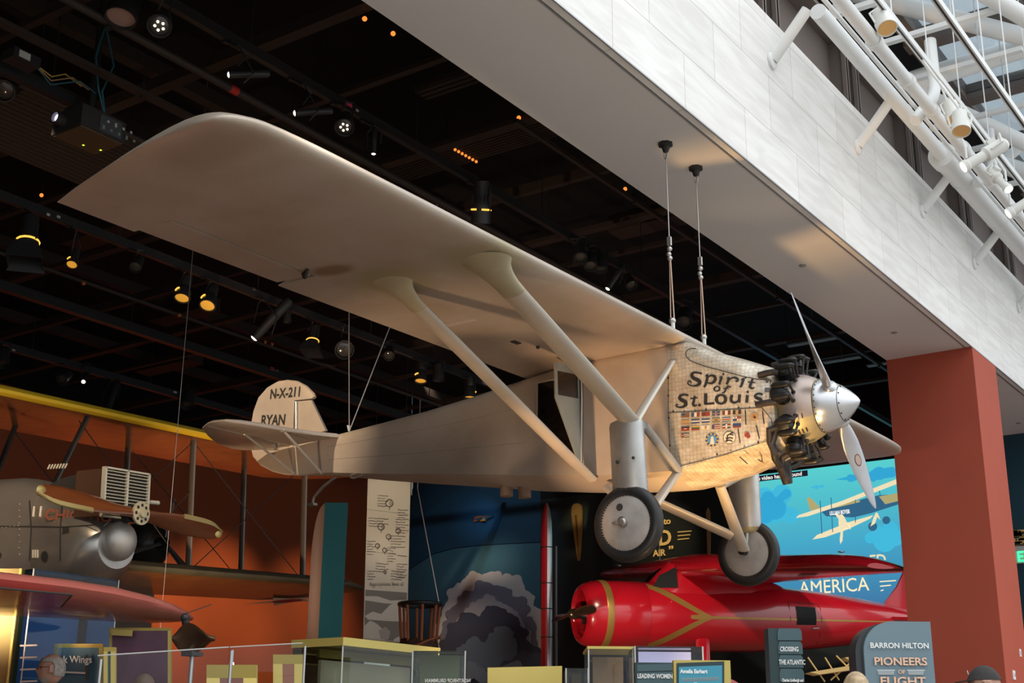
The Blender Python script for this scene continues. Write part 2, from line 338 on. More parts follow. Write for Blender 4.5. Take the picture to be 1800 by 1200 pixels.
def jewel():
    m = bpy.data.materials.new('engine_turned_aluminium'); m.use_nodes = True; n = m.node_tree.nodes; l = m.node_tree.links; b = n['Principled BSDF']
    t = n.new('ShaderNodeTexCoord'); s = n.new('ShaderNodeSeparateXYZ'); l.new(t.outputs['Object'], s.inputs[0]); c = n.new('ShaderNodeCombineXYZ'); l.new(s.outputs[0], c.inputs[0]); l.new(s.outputs[2], c.inputs[1])
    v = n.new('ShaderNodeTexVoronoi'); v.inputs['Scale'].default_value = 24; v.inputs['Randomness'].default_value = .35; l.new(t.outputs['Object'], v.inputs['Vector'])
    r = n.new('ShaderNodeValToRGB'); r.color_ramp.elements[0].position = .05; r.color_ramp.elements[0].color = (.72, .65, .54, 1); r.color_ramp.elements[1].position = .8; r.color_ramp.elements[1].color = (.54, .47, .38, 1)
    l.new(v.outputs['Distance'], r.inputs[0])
    nz = n.new('ShaderNodeTexNoise'); nz.inputs['Scale'].default_value = 5; nz.inputs['Detail'].default_value = 5; l.new(t.outputs['Object'], nz.inputs[0])
    r2 = n.new('ShaderNodeValToRGB'); r2.color_ramp.elements[0].position = .35; r2.color_ramp.elements[0].color = (.72, .66, .58, 1); r2.color_ramp.elements[1].position = .62; r2.color_ramp.elements[1].color = (1, 1, 1, 1); l.new(nz.outputs['Fac'], r2.inputs[0])
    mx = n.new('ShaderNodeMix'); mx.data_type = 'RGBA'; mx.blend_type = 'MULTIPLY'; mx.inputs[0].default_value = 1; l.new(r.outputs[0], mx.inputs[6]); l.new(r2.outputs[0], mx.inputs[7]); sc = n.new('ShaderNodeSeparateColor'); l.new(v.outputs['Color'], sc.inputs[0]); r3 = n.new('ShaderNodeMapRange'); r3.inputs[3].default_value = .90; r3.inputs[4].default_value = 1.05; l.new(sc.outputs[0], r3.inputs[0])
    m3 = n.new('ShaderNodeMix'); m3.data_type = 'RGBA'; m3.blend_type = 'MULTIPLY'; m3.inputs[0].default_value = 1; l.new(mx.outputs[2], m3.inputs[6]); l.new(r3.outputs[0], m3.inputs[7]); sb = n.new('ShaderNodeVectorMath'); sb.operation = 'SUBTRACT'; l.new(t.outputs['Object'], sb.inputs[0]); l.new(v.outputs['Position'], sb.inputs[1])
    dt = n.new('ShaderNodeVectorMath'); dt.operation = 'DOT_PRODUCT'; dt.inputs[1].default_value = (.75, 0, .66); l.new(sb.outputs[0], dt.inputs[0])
    r4 = n.new('ShaderNodeMapRange'); r4.inputs[1].default_value = -.024; r4.inputs[2].default_value = .024; r4.inputs[3].default_value = .78; r4.inputs[4].default_value = 1.12; l.new(dt.outputs['Value'], r4.inputs[0])  # crescent sheen of each swirl, put into the colour as a gradient
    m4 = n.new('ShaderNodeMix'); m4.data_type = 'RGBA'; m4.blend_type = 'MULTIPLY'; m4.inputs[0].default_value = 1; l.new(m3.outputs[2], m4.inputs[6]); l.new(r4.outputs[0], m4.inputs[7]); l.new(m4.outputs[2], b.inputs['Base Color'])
    b.inputs['Metallic'].default_value = .3; b.inputs['Roughness'].default_value = .36
    bp = n.new('ShaderNodeBump'); bp.inputs['Strength'].default_value = .12; bp.inputs['Distance'].default_value = .01; l.new(dt.outputs['Value'], bp.inputs['Height']); l.new(bp.outputs[0], b.inputs['Normal'])
    return m
m_jewel = jewel()

# wing -------------------------------------------------------------
UPP = [(0, .042), (.004, .050), (.012, .0575), (.03, .067), (.06, .081), (.1, .096), (.17, .109), (.25, .116), (.35, .117), (.5, .104), (.65, .081), (.8, .0522), (.9, .028), (1, .004)]
LOW = [(0, .042), (.0015, .035), (.005, .0285), (.011, .0225), (.02, .018), (.033, .0138), (.05, .0103), (.075, .0068), (.105, .0042), (.14, .0023), (.19, .0008), (.25, 0), (.4, 0), (.6, 0), (.8, 0), (.9, 0), (1, 0)]
def zu(s):
    for (a, b), (c, d) in zip(UPP, UPP[1:]):
        if s <= c: return b + (d - b) * (s - a) / (c - a)
    return UPP[-1][1]
def wing_ring(le, te, y, cut=None, k=1.0):
    ch = 2.134; pts = []
    def cs(fr):   # point along local chord
        return le + (te - le) * fr
    c = le - te; kk = k * min(1, (c / ch) ** .5) if c < ch else k
    lim = 1.0 if cut is None else (le - cut) / c
    for s, z in UPP:
        s2 = min(s, lim); pts.append(Vector((cs(s2), y, zu(s2) * ch * kk + (1 - kk) * .05)))
    for s, z in LOW[:0:-1]:
        s2 = min(s, lim); pts.append(Vector((cs(s2), y, z * ch * kk + (1 - kk) * .05)))
    return pts
TIP = [(6.25, .01, -2.13, 1), (6.5, 0, -2.13, .97), (6.66, -.012, -2.13, .93), (6.735, -.03, -2.134, .92), (6.75, -.034, -2.07, .9), (6.82, -.055, -1.82, .86), (6.89, -.085, -1.50, .8), (6.95, -.13, -1.2, .7), (6.99, -.19, -.92, .55), (7.015, -.32, -.62, .3)]
AIL = (4.33, 5.99, -1.69)
def half(sg):
    ys = [(0, .02, -2.134, 1, None), (.6, .02, -2.134, 1, None), (2.2, .02, -2.134, 1, None), (AIL[0], .02, -2.134, 1, None), (AIL[0] + .004, .02, -2.134, 1, AIL[2]), (5.1, .02, -2.134, 1, AIL[2]), (AIL[1] - .004, .016, -2.134, 1, AIL[2]), (AIL[1], .016, -2.134, 1, None)]
    ys += [(a, b, c, d, None) for a, b, c, d in TIP]
    return [wing_ring(b, c, sg * a, e, d) for a, b, c, d, e in ys]
rings = half(-1)[::-1] + half(1)[1:]
wing = part(MB().loft(rings), 'wing', m_wing, smooth=75)
for sg in (-1, 1):
    rr = []
    dz = .03
    for y in (AIL[0] + .02, (AIL[0] + AIL[1]) / 2, AIL[1] - .02):
        a = AIL[2] - .038
        t0 = zu(-(a - .02) / 2.154) * 2.134
        rr.append([Vector((a, sg * y, t0 - .005)), Vector((a + .01, sg * y, t0 * .5)), Vector((a, sg * y, .004)), Vector((-2.13, sg * y, dz - .004)), Vector((-2.13, sg * y, dz + .006))])
    al = part(MB().loft(rr), 'aileron', m_fab)
    part(MB().prism([(-1.60, sg * 4.5, -.0), (-1.74, sg * 4.42, -.0), (-1.72, sg * 4.42, -.05), (-1.66, sg * 4.46, -.06)], (0, sg * .03, 0)), 'aileron_horn', m_seam, al)
# tapes and small fittings on the underside
part(MB().box((-1.46, -2.44, -.001), (.36, .06, .006)), 'inspection_strip', mat('pale_metal_strip', (.62, .57, .52), .4, .4), wing)
part(MB().box((-1.40, -1.55, -.004), (.06, .12, .012)).sphere((-1.30, -1.28, -.01), .02), 'fitting', m_seam, wing)

# fuselage ---------------------------------------------------------
ST = [(-5.965, .018, -.235, -.655, 2.6), (-5.25, .10, -.215, -.735, 3.2), (-4.4, .215, -.185, -.895, 4.2), (-3.6, .315, -.155, -1.03, 5), (-2.8, .405, -.10, -1.16, 6), (-2.1, .47, -.03, -1.28, 6.5), (-1.5, .50, .03, -1.36, 7), (-1.0, .51, .06, -1.42, 7), (-.5, .515, .07, -1.46, 7), (-.17, .515, .06, -1.475, 7),
      (.0, .514, .045, -1.455, 6.8), (.15, .511, -.02, -1.43, 6.5), (.28, .505, -.09, -1.41, 6), (.4, .497, -.145, -1.39, 5.4), (.6, .475, -.225, -1.335, 4.3), (.8, .44, -.31, -1.26, 3.2), (.94, .405, -.375, -1.19, 2.4)]
def stn(x):
    if x <= ST[0][0]: return ST[0][1:]
    for a, b in zip(ST, ST[1:]):
        if x <= b[0]:
            t = (x - a[0]) / (b[0] - a[0]); return tuple(p + (q - p) * t for p, q in zip(a[1:], b[1:]))
    return ST[-1][1:]
def chine_mix(x): f = min(max((x - .62) / .34, 0), 1); return f * f * (3 - 2 * f)      # 0: flat sides with a sharp lower edge, 1: round
def sec(x, n=64):
    w, t, b, e = stn(x); zc = (t + b) / 2; h = (t - b) / 2; zk = b + .24 * w; f = chine_mix(x); r = []
    for k in range(n):
        a = 2 * pi * k / n; c, s = cos(a), sin(a)
        p = Vector((x, w * abs(c) ** (2 / e) * (1 if c >= 0 else -1), zc + h * abs(s) ** (2 / e) * (1 if s >= 0 else -1)))
        if s < -1e-6 and f < 1:
            q = (a - pi) / (pi / 2) if a < 1.5 * pi else (2 * pi - a) / (pi / 2); sg_ = -1 if a < 1.5 * pi else 1
            if q <= .5: y, z = w, zc + (zk - zc) * q / .5
            else: u = (q - .5) / .5; y, z = w * (1 - u), zk + (b - zk) * (1 - (1 - u) ** 1.6)
            p = p * f + Vector((x, sg_ * y, z)) * (1 - f)
        r.append(p)
    return r
def side(x, z, out=.004):
    w, t, b, e = stn(x); zc = (t + b) / 2; q = min(abs((z - zc) / ((t - b) / 2)), .985); ys = w * (1 - q ** e) ** (1 / e)
    if z < zc:
        zk = b + .24 * w; f = chine_mix(x); u = min(max((zk - z) / (zk - b), 0), .97); ys = ys * f + w * (1 - u) ** (1 / 1.6) * (1 - f)
    return -ys - out
def S(px, py, out=.004):      # point on the near side of the hull
    y = -.5
    for _ in range(8):
        p = L(px, py, 1, y); y = side(p.x, p.z, out)
    return L(px, py, 1, y)
xs = [-5.965, -5.6, -5.25, -4.8, -4.4, -4, -3.6, -3.2, -2.8, -2.4, -2.1, -1.5, -1, -.5, -.17]
fus = part(MB().loft([sec(x) for x in xs]), 'fuselage', m_fab)
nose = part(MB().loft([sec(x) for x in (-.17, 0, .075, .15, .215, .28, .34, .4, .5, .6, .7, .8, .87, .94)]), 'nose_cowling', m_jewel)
def seam(pts, r=.004, name='panel_seam', m=m_seam, parent=nose, out=.002):
    return part(MB().path([S(x, y, out) for x, y in pts], r, 6), name, m, parent)
def lerp_pts(pts, n=5):
    o = []
    for a, b in zip(pts, pts[1:]):
        for i in range(n): o.append((a[0] + (b[0] - a[0]) * i / n, a[1] + (b[1] - a[1]) * i / n))
    return o + [pts[-1]]
def cr(x, y): return (1150 + x / 4.445, 590 + y / 4.445)      # detail crop to photo
seam(lerp_pts([cr(110, 300), cr(110, 600), cr(130, 1030)], 8), .0032)
seam(lerp_pts([cr(112, 600), cr(480, 580), cr(840, 560)], 8))
seam(lerp_pts([cr(135, 1035), cr(560, 925), cr(930, 805)], 8), .0032)
seam(lerp_pts([cr(910, 345), cr(896, 545)], 6), .003)
seam(lerp_pts([cr(840, 560), cr(915, 650), cr(945, 800)], 6), .003)
seam([cr(330, 100), cr(290, 98), cr(262, 108), cr(246, 135), cr(252, 165), cr(280, 192), cr(340, 218), cr(420, 245), cr(500, 264), cr(600, 291), cr(700, 318), cr(800, 338), cr(905, 346)], .0048)
rv = MB()
for a, b, n in (((110, 330), (110, 560), 6), ((114, 640), (128, 1000), 6), ((150, 590), (830, 552), 9), ((170, 1020), (920, 800), 8), ((880, 360), (872, 530), 4)):
    for i in range(n):
        t = i / (n - 1); p = S(*cr(a[0] + (b[0] - a[0]) * t, a[1] + (b[1] - a[1]) * t), .0); rv.sphere(p, .006 if i % 3 else .011, 8, 5)
part(rv, 'rivets', m_eng, nose)
# lettering: brush strokes (points with half-widths) laid on the cowling
def stroke(pts, ws, mb, n=6):
    P = [Vector((x, y)) for x, y in pts]
    def cm(i, t, A):
        a, b, c, d = A[max(i - 1, 0)], A[i], A[min(i + 1, len(A) - 1)], A[min(i + 2, len(A) - 1)]
        return .5 * (2 * b + (c - a) * t + (2 * a - 5 * b + 4 * c - d) * t * t + (3 * b - a - 3 * c + d) * t ** 3)
    pp, ww = [], []
    for i in range(len(P) - 1):
        for k in range(n):
            t = k / n; pp.append(cm(i, t, P)); ww.append(ws[i] + (ws[i + 1] - ws[i]) * t)
    pp.append(P[-1]); ww.append(ws[-1]); vs = []
    for i, p in enumerate(pp):
        d = pp[min(i + 1, len(pp) - 1)] - pp[max(i - 1, 0)]; d = d.normalized() if d.length else Vector((1, 0)); q = Vector((-d.y, d.x)) * ww[i]
        vs += [S(*cr(*(p + q))), S(*cr(*(p - q)))]
    mb.add(vs, [(2 * i, 2 * i + 1, 2 * i + 3, 2 * i + 2) for i in range(len(pp) - 1)])
def ell(cx, cy, rx, ry, w0, w1, mb, tilt=0):
    pts, ws = [], []
    for k in range(17):
        a = 2 * pi * k / 16; pts.append((cx + rx * cos(a) + tilt * sin(a), cy + ry * sin(a))); ws.append(w1 + (w0 - w1) * cos(a) ** 2)
    stroke(pts, ws, mb, 3)
def dot(cx, cy, r, mb):
    vs = [S(*cr(cx + r * cos(2 * pi * k / 12), cy + r * sin(2 * pi * k / 12))) for k in range(12)]; mb.add(vs, [tuple(range(12))])
w1 = MB()
stroke([(372, 296), (345, 288), (310, 288), (292, 305), (305, 328), (338, 345), (356, 362), (345, 382), (308, 391), (275, 384), (262, 368), (272, 354), (288, 360), (286, 372)], [8, 7, 8, 12, 14, 15, 14, 11, 6, 5, 5, 5, 5, 4], w1)
stroke([(398, 316), (416, 308), (410, 350), (398, 388), (386, 402)], [4, 9, 11, 10, 6], w1)
stroke([(414, 330), (442, 310), (470, 318), (476, 342), (458, 366), (428, 370), (408, 360)], [4, 7, 12, 13, 10, 6, 4], w1)
stroke([(508, 328), (526, 322), (520, 345), (510, 372), (520, 378)], [3, 9, 10, 9, 3], w1); dot(540, 299, 9, w1)
stroke([(566, 332), (584, 330), (576, 354), (566, 380)], [3, 9, 10, 9], w1)
stroke([(582, 350), (606, 330), (636, 327), (654, 342), (645, 356), (634, 348)], [4, 6, 9, 9, 6, 4], w1)
stroke([(676, 342), (698, 338), (688, 366), (680, 392), (664, 396)], [3, 10, 11, 10, 4], w1); dot(714, 326, 9, w1)
stroke([(770, 332), (758, 366), (748, 396), (762, 410), (784, 404)], [8, 11, 11, 8, 3], w1)
stroke([(730, 362), (758, 360), (790, 366)], [4, 5, 4], w1)
part(w1, 'lettering', m_dark, nose)
w2 = MB(); ell(490, 414, 21, 18, 8, 4, w2, -3)
stroke([(600, 404), (586, 396), (570, 398), (560, 416), (552, 434), (540, 444), (528, 440)], [6, 5, 6, 7, 7, 5, 3], w2); stroke([(538, 413), (560, 411), (584, 410)], [3, 4, 3], w2)
part(w2, 'lettering', m_dark, nose)
w3 = MB()
stroke([(266, 466), (238, 459), (208, 466), (198, 485), (216, 502), (242, 516), (246, 538), (222, 556), (190, 558), (172, 548), (176, 536), (190, 540)], [7, 7, 9, 13, 15, 15, 14, 9, 6, 6, 5, 3], w3)
stroke([(318, 470), (310, 505), (304, 535), (314, 546), (336, 540)], [8, 10, 11, 9, 3], w3); stroke([(280, 492), (308, 487), (340, 484)], [4, 5, 4], w3)
dot(354, 541, 12, w3)
stroke([(402, 450), (402, 490), (400, 534)], [14, 14, 14], w3); stroke([(392, 532), (430, 530), (470, 526)], [8, 8, 8], w3)
ell(522, 496, 36, 34, 14, 8, w3)
stroke([(608, 462), (600, 490), (606, 514), (630, 522), (654, 510), (664, 490)], [12, 12, 11, 8, 7, 4], w3); stroke([(668, 458), (664, 490), (662, 522)], [12, 12, 12], w3)
stroke([(728, 464), (725, 494), (722, 522)], [12, 12, 12], w3); dot(730, 438, 10, w3)
stroke([(848, 458), (822, 450), (796, 458), (788, 474), (804, 486), (828, 496), (836, 510), (818, 522), (792, 518), (782, 506)], [7, 7, 8, 11, 13, 13, 12, 8, 5, 4], w3)
part(w3, 'lettering', m_dark, nose)
# small flags
def multi(name, bits, parent, smooth=0):
    me = bpy.data.meshes.new(name); vs = []; fs = []; mi = []
    for i, (mb, m) in enumerate(bits):
        k = len(vs); vs += mb.v; fs += [tuple(j + k for j in f) for f in mb.f]; mi += [i] * len(mb.f); me.materials.append(m)
    me.from_pydata([tuple(v) for v in vs], [], fs); me.polygons.foreach_set('material_index', mi)
    if smooth:
        for p in me.polygons: p.use_smooth = True
        me.set_sharp_from_angle(angle=radians(smooth))
    o = bpy.data.objects.new(name, me); COL.objects.link(o)
    if parent: o.parent = parent; MW[o.name] = mw(parent)
    return o
FC = {k: mat('decal_' + k, c, .6) for k, c in dict(red=(.22, .035, .025), maroon=(.12, .03, .02), blue=(.03, .05, .13), sky=(.08, .2, .38), white=(.55, .49, .38), tan=(.36, .22, .10), black=(.03, .02, .02), green=(.05, .09, .05), yellow=(.5, .32, .06), rust=(.30, .14, .04)).items()}
def dq(x0, y0, x1, y1, out=.005):    # patch in crop coordinates with the row's slant
    def p(x, y): return S(*cr(x, y - (x - 210) * .062), out)
    return MB().add([p(x0, y0), p(x1, y0), p(x1, y1), p(x0, y1)], [(0, 1, 2, 3)])
def flag(cx, cy, bits):
    x0, x1, y0, y1 = cx, cx + 64, cy, cy + 33
    L_ = [(dq(x0, y0, x1, y1), FC[bits[0]])]
    for i, (c, a, b, d, e) in enumerate(bits[1:]):
        L_.append((dq(x0 + a * 64, y0 + b * 33, x0 + d * 64, y0 + e * 33, .0065 + .0008 * i), FC[c]))
    multi('flag_decal', L_, nose)
cols = (211, 290, 370, 450, 532, 614)
hb = lambda a, b, c: [a, (b, 0, .33, 1, .66), (c, 0, .66, 1, 1)]
vb = lambda a, b, c: [a, (b, .33, 0, .66, 1), (c, .66, 0, 1, 1)]
rows = [[['maroon', ('tan', 0, .2, 1, .34), ('tan', 0, .6, 1, .74), ('blue', 0, 0, .45, .5)], vb('blue', 'white', 'red'), ['red', ('maroon', 0, .1, .5, .9)],
         ['blue', ('white', .42, 0, .58, 1), ('white', 0, .38, 1, .62), ('red', .46, 0, .54, 1), ('red', 0, .44, 1, .56)], vb('maroon', 'white', 'maroon'), vb('black', 'tan', 'black')],
        [['tan', ('rust', 0, .0, 1, .1), ('rust', 0, .9, 1, 1)], hb('blue', 'white', 'blue'), hb('blue', 'white', 'blue'), ['tan', ('green', 0, .0, 1, .12), ('green', .3, .4, .7, .6), ('green', 0, .88, 1, 1)],
         ['blue', ('white', 0, .2, 1, .8), ('red', 0, .36, 1, .64)], ['white', ('red', .5, 0, 1, .5), ('blue', 0, .5, .5, 1), ('blue', .2, .15, .32, .35), ('red', .7, .65, .82, .85)]],
        [['red', ('black', 0, .0, 1, .3), ('white', .35, .4, .65, .6)], hb('yellow', 'green', 'red'), ['white', ('tan', .35, .15, .65, .5), ('rust', .4, .5, .6, .85)], ['red', ('white', 0, .2, 1, .36), ('white', 0, .62, 1, .78), ('blue', 0, .1, .3, .9)],
         ['blue', ('red', .5, 0, 1, .5), ('red', 0, .5, .5, 1), ('white', .4, 0, .6, 1), ('white', 0, .38, 1, .62)], hb('blue', 'blue', 'red')],
        [['black', ('white', 0, .2, 1, .4), ('white', 0, .6, 1, .8), ('red', 0, .1, .3, .9), ('white', .08, .4, .2, .6)]]]
for r, row in enumerate(rows):
    for c, b in enumerate(row): flag(cols[c], (606, 658, 711, 762)[r] + (0 if c else 0), b)
def disc(cx, cy, r, out=.005, a0=0, a1=2 * pi, r0=0, n=24):
    m = MB(); vs = []
    for k in range(n + 1):
        a = a0 + (a1 - a0) * k / n; vs += [S(*cr(cx + r0 * cos(a), cy + r0 * sin(a)), out), S(*cr(cx + r * cos(a), cy + r * sin(a)), out)]
    return m.add(vs, [(2 * k, 2 * k + 1, 2 * k + 3, 2 * k + 2) for k in range(n)])
bits = [(disc(452, 812, 53), FC['blue']), (disc(452, 812, 38, .006), FC['sky'])]
for k in range(10): bits.append((disc(452, 812, 51, .0062, 2 * pi * k / 10, 2 * pi * k / 10 + .3, 40, 4), FC['yellow']))
bits.append((MB().add([S(*cr(x, y), .0068) for x, y in ((436, 848), (470, 848), (464, 800), (458, 786), (446, 786), (442, 800))], [(0, 1, 2, 3, 4, 5)]), FC['white']))
multi('round_emblem', bits, nose)
bits = [(disc(588, 795, 50), FC['black']), (disc(588, 795, 46, .0058), FC['white'])]
lad = MB(); stroke_o = lad
for pts in ([(560, 826), (575, 800), (570, 780)], [(560, 826), (588, 815), (612, 826)], [(570, 780), (592, 770), (620, 776)], [(575, 800), (596, 796), (616, 802)], [(592, 770), (604, 758), (618, 762)], [(560, 795), (570, 806)]):
    stroke(pts, [5] * len(pts), lad, 3)
bits.append((MB().add([p + Vector((0, -.003, 0)) for p in lad.v], lad.f), FC['black'])); multi('round_emblem', bits, nose)
multi('rust_stain', [(disc(782, 630, 30, .0045), FC['tan']), (disc(778, 628, 14, .0052), FC['rust']), (disc(785, 636, 10, .0056), FC['black'])], nose)
multi('small_crest', [(disc(724, 772, 20, .0048), FC['red']), (disc(736, 785, 16, .0052), FC['red']), (disc(712, 756, 8, .0054), FC['rust'])], nose)
for a, b in (((712, 580), (716, 694)), ((846, 590), (858, 688)), ((796, 698), (822, 806)), ((655, 728), (672, 840))):
    part(MB().path([S(*cr(a[0] + (b[0] - a[0]) * t, a[1] + (b[1] - a[1]) * t), .003) for t in (0, .33, .66, 1)], .0055, 6), 'vent_louver', m_eng, nose)
part(MB().add([S(*cr(x, y)) for x, y in ((862, 405), (955, 402), (955, 436), (862, 440))], [(0, 1, 2, 3)]), 'grey_patch', mat('grey_patch', (.12, .12, .13), .6), nose)
for a, b in (((668, 945), (728, 998)), ((812, 966), (850, 988))):
    part(MB().path([S(*cr(a[0] + (b[0] - a[0]) * t, a[1] + (b[1] - a[1]) * t), .002) for t in (0, .5, 1)], .0055, 6), 'vent_louver', m_eng, nose)

# cabin door standing open, a dark sheet stands for the shade inside the cabin ------------------------------
m_cab = mat('cabin_shade', (.012, .010, .009), .08, spec=.6, noise=(18, .6))
op = [(945, 674), (966, 668), (1022, 662), (1023, 700), (1022, 824), (1010, 822), (944, 737)]
OP = [L(x, y, 1, -.524) for x, y in op]
ap = part(MB().add(OP, [tuple(range(len(op)))]), 'cabin_opening', m_cab, fus)
part(MB().path([p + Vector((0, -.004, 0)) for p in OP], .010, 6, closed=True), 'opening_frame', m_strut, ap)
hx, dw, dth = -1.245, .36, radians(72)
dx = Vector((-cos(dth), -sin(dth), 0)); hy = side(hx, -.6, 0)
def dp(u, z): return Vector((hx, hy - .01, z)) + dx * (u * dw)
m_door = mat('grey_green_door', (.30, .32, .29), .45, .3, noise=(3, .12))
dn = Vector((dx.y, -dx.x, 0)) * .02
door = part(MB().prism([dp(0, -.43), dp(0, -1.2), dp(.08, -1.2), dp(1, -.46), dp(1, -.43)], dn)
            .prism([dp(.9, -.43), dp(1, -.43), dp(1, -.06), dp(.9, -.10)], dn).prism([dp(0, -.43), dp(.1, -.43), dp(.1, -.10), dp(0, -.10)], dn).prism([dp(.1, -.16), dp(.9, -.16), dp(1, -.06), dp(0, -.09)], dn), 'door', m_door)
part(MB().prism([dp(.1, -.43), dp(.9, -.43), dp(.9, -.16), dp(.1, -.16)], dn * .3), 'door_window', glass('window_glass', (.5, .48, .46), .08), door)
seam([(1022, 662), (1022, 720), (1023, 824)], .005, parent=fus)

# longeron lines, seams of the fuselage fabric
for za, zb_ in ((.30, .33), (.62, .62)):
    mb = MB(); pts = []
    for i in range(12):
        x = -5.3 + 3.3 * i / 11; w, t, b, e = stn(x); z = t + (b - t) * za; pts.append(Vector((x, side(x, z, .001), z)))
    part(mb.path(pts, .004, 5), 'fabric_seam', mat('seam_fabric', (.36, .33, .29), .7), fus)
for x in (-2.55, -2.3): part(MB().tube((x, -.06, stn(x)[2] + .03), (x, -.06, stn(x)[2] - .10), .075, 14), 'belly_drain', mat('brown_fitting', (.26, .16, .10), .5), fus)

# struts ---------------------------------------------------------------------
def strut(mb, p, q, ch, th, ch2=None, th2=None, xd=Vector((1, 0, 0)), n=20, bulge=0):
    p = Vector(p); q = Vector(q); d = (q - p).normalized(); u = (xd - d * xd.dot(d)).normalized(); v = d.cross(u); rings = []
    for i in range(7):
        t = i / 6; c = ch + ((ch2 or ch) - ch) * t; h = th + ((th2 or th) - th) * t; k = 1 + bulge * sin(pi * t); r = []
        for j in range(n):
            a = 2 * pi * j / n; xx = cos(a); yy = sin(a) * (1 if xx > -.0 else 1 - .45 * xx * xx)
            r.append(p + (q - p) * t + u * (xx * c * k / 2) + v * (yy * h * k / 2))
        rings.append(r)
    return mb.loft(rings)
def fairing(top, d, a, b, ch, th, ln):
    d = Vector(d).normalized(); top = Vector(top); rings = []; n = 24; u = (Vector((1, 0, 0)) - d * d.x).normalized(); v = d.cross(u); v = -v if v.y < 0 else v
    for i in range(11):
        t = i / 10; s = t * ln; f = (1 - t) ** 2.4; r = []; c = top + d * s
        for j in range(n):
            an = 2 * pi * j / n; flat = Vector((cos(an) * a, sin(an) * b, 0)); nor = u * cos(an) * ch / 2 + v * sin(an) * th / 2
            q = flat * f + nor * (1 - f)
            r.append(c + q)
        rings.append(r)
    return MB().loft(rings)
JN = {}
for sg in (-1, 1):
    J = Vector((-.16, sg * 1.34, -1.02)); JN[sg] = J
    T = Vector((-.25, sg * 3.74, .012)); fs_ = part(strut(MB(), T + (J - T) * .06, J, .245, .105, .215, .10, bulge=.05), 'wing_strut', m_strut)
    part(fairing(T, J - T, .25, .20, .25, .115, .46), 'strut_fairing', m_fair, fs_)
    T = Vector((-1.24, sg * 3.80, .008)); B = Vector((-1.15, sg * .50, -1.33)); rs = part(strut(MB(), T + (B - T) * .05, B, .185, .08, .15, .07, bulge=.05), 'wing_strut', m_strut)
    part(fairing(T, B - T, .21, .17, .19, .09, .42), 'strut_fairing', m_fair, rs)
    # gear
    gear = part(MB().loft([[Vector((-.215 + (.185 * cos(a) * (1.0 if cos(a) > 0 else 1.08)) * k, sg * (1.37 - .03 * t) + .105 * sin(a) * k * (1 if cos(a) > -.2 else 1 - .55 * cos(a) ** 2), -.985 - .74 * t)) for a in [2 * pi * j / 28 for j in range(28)]] for t, k in ((-.02, .72), (0, .93), (.05, 1), (.5, 1), (.94, 1), (1, .94))]), 'shock_strut_fairing', m_alu)
    part(MB().loft([[Vector((-.215 + .185 * cos(a) * k, sg * 1.34 + .10 * sin(a) * k, z)) for a in [2 * pi * j / 20 for j in range(20)]] for k, z in ((.92, -1.725), (.8, -1.76), (.5, -1.785))]), 'fairing_end', m_crank, gear)
    part(MB().tube((-.2, sg * 1.33, -1.75), (-.22, sg * 1.31, -2.02), .028, 12), 'shock_strut', m_alu, gear)
    part(MB().sphere((-.10, sg * 1.475, -1.38), .016), 'bolt', m_eng, gear); part(MB().sphere((-.28, sg * 1.47, -1.40), .018), 'bolt', m_eng, gear)
    part(strut(MB(), J + Vector((.02, 0, .03)), (-.115, sg * .52, -.20), .125, .06, .09, .05), 'gear_brace', m_strut)
    part(MB().tube(J + Vector((.12, 0, -.02)), (-.09, sg * .53, -1.36), .045, 14, .04), 'gear_brace', m_alu)
    part(strut(MB(), (-.12, sg * .50, -1.37), (-.2, sg * 1.20, -1.99), .12, .065, .15, .06), 'axle_brace', m_strut)
    part(strut(MB(), (-.98, sg * .46, -1.42), (-.25, sg * 1.03, -1.85), .14, .065, .15, .065), 'axle_brace', m_strut)
    # wheel: axle along y
    C = Vector((-.225, sg * 1.39, -2.0)); ax = Vector((0, sg, 0))
    whl = part(MB().lathe([(.262, -.055), (.285, -.064), (.315, -.066), (.345, -.056), (.366, -.035), (.374, 0), (.366, .035), (.345, .056), (.315, .066), (.285, .064), (.262, .055)], C, ax, 48), 'wheel', m_tyre)
    for s2 in (-1, 1):
        part(MB().lathe([(.268, .05 * s2), (.255, .062 * s2), (.18, .075 * s2), (.10, .09 * s2), (.07, .10 * s2), (.001, .10 * s2)], C, ax, 48), 'wheel_cover', m_disc, whl)
        st = MB()
        for k in range(60):
            a = 2 * pi * k / 60; st.box(C + Vector((cos(a) * .265, sg * s2 * .062, sin(a) * .262)), (.007, .004, .011), Matrix.Rotation(-a + pi / 2, 3, 'Y'))
        part(st, 'cover_lacing', m_disc, whl)
    part(MB().lathe([(.05, .09), (.045, .135), (.03, .15), (.001, .152)], C, ax, 16).sphere(C + Vector((-.075, sg * .11, .005)), .03, 12, 8, (1.6, .5, .6)), 'hub_cap', mat('worn_hub_metal', (.42, .38, .34), .4, .7, noise=(12, .3)), whl)
    part(MB().lathe([(.045, .099), (.045, .1035), (.001, .1035)], C + Vector((-.02, 0, .015)), ax, 20), 'hub_shadow_ring', m_seam, whl)
    vh = C + Vector((-.045, 0, .155)); part(MB().lathe([(.05, .079), (.05, .085), (.038, .086)], vh, ax, 20), 'valve_rim', m_disc, whl); part(MB().lathe([(.036, .084), (.036, .0885), (.001, .0885)], vh, ax, 20), 'valve_opening', m_seam, whl)
    part(MB().tube(C - ax * .2, C - ax * .06, .04, 14), 'axle', m_eng, whl)

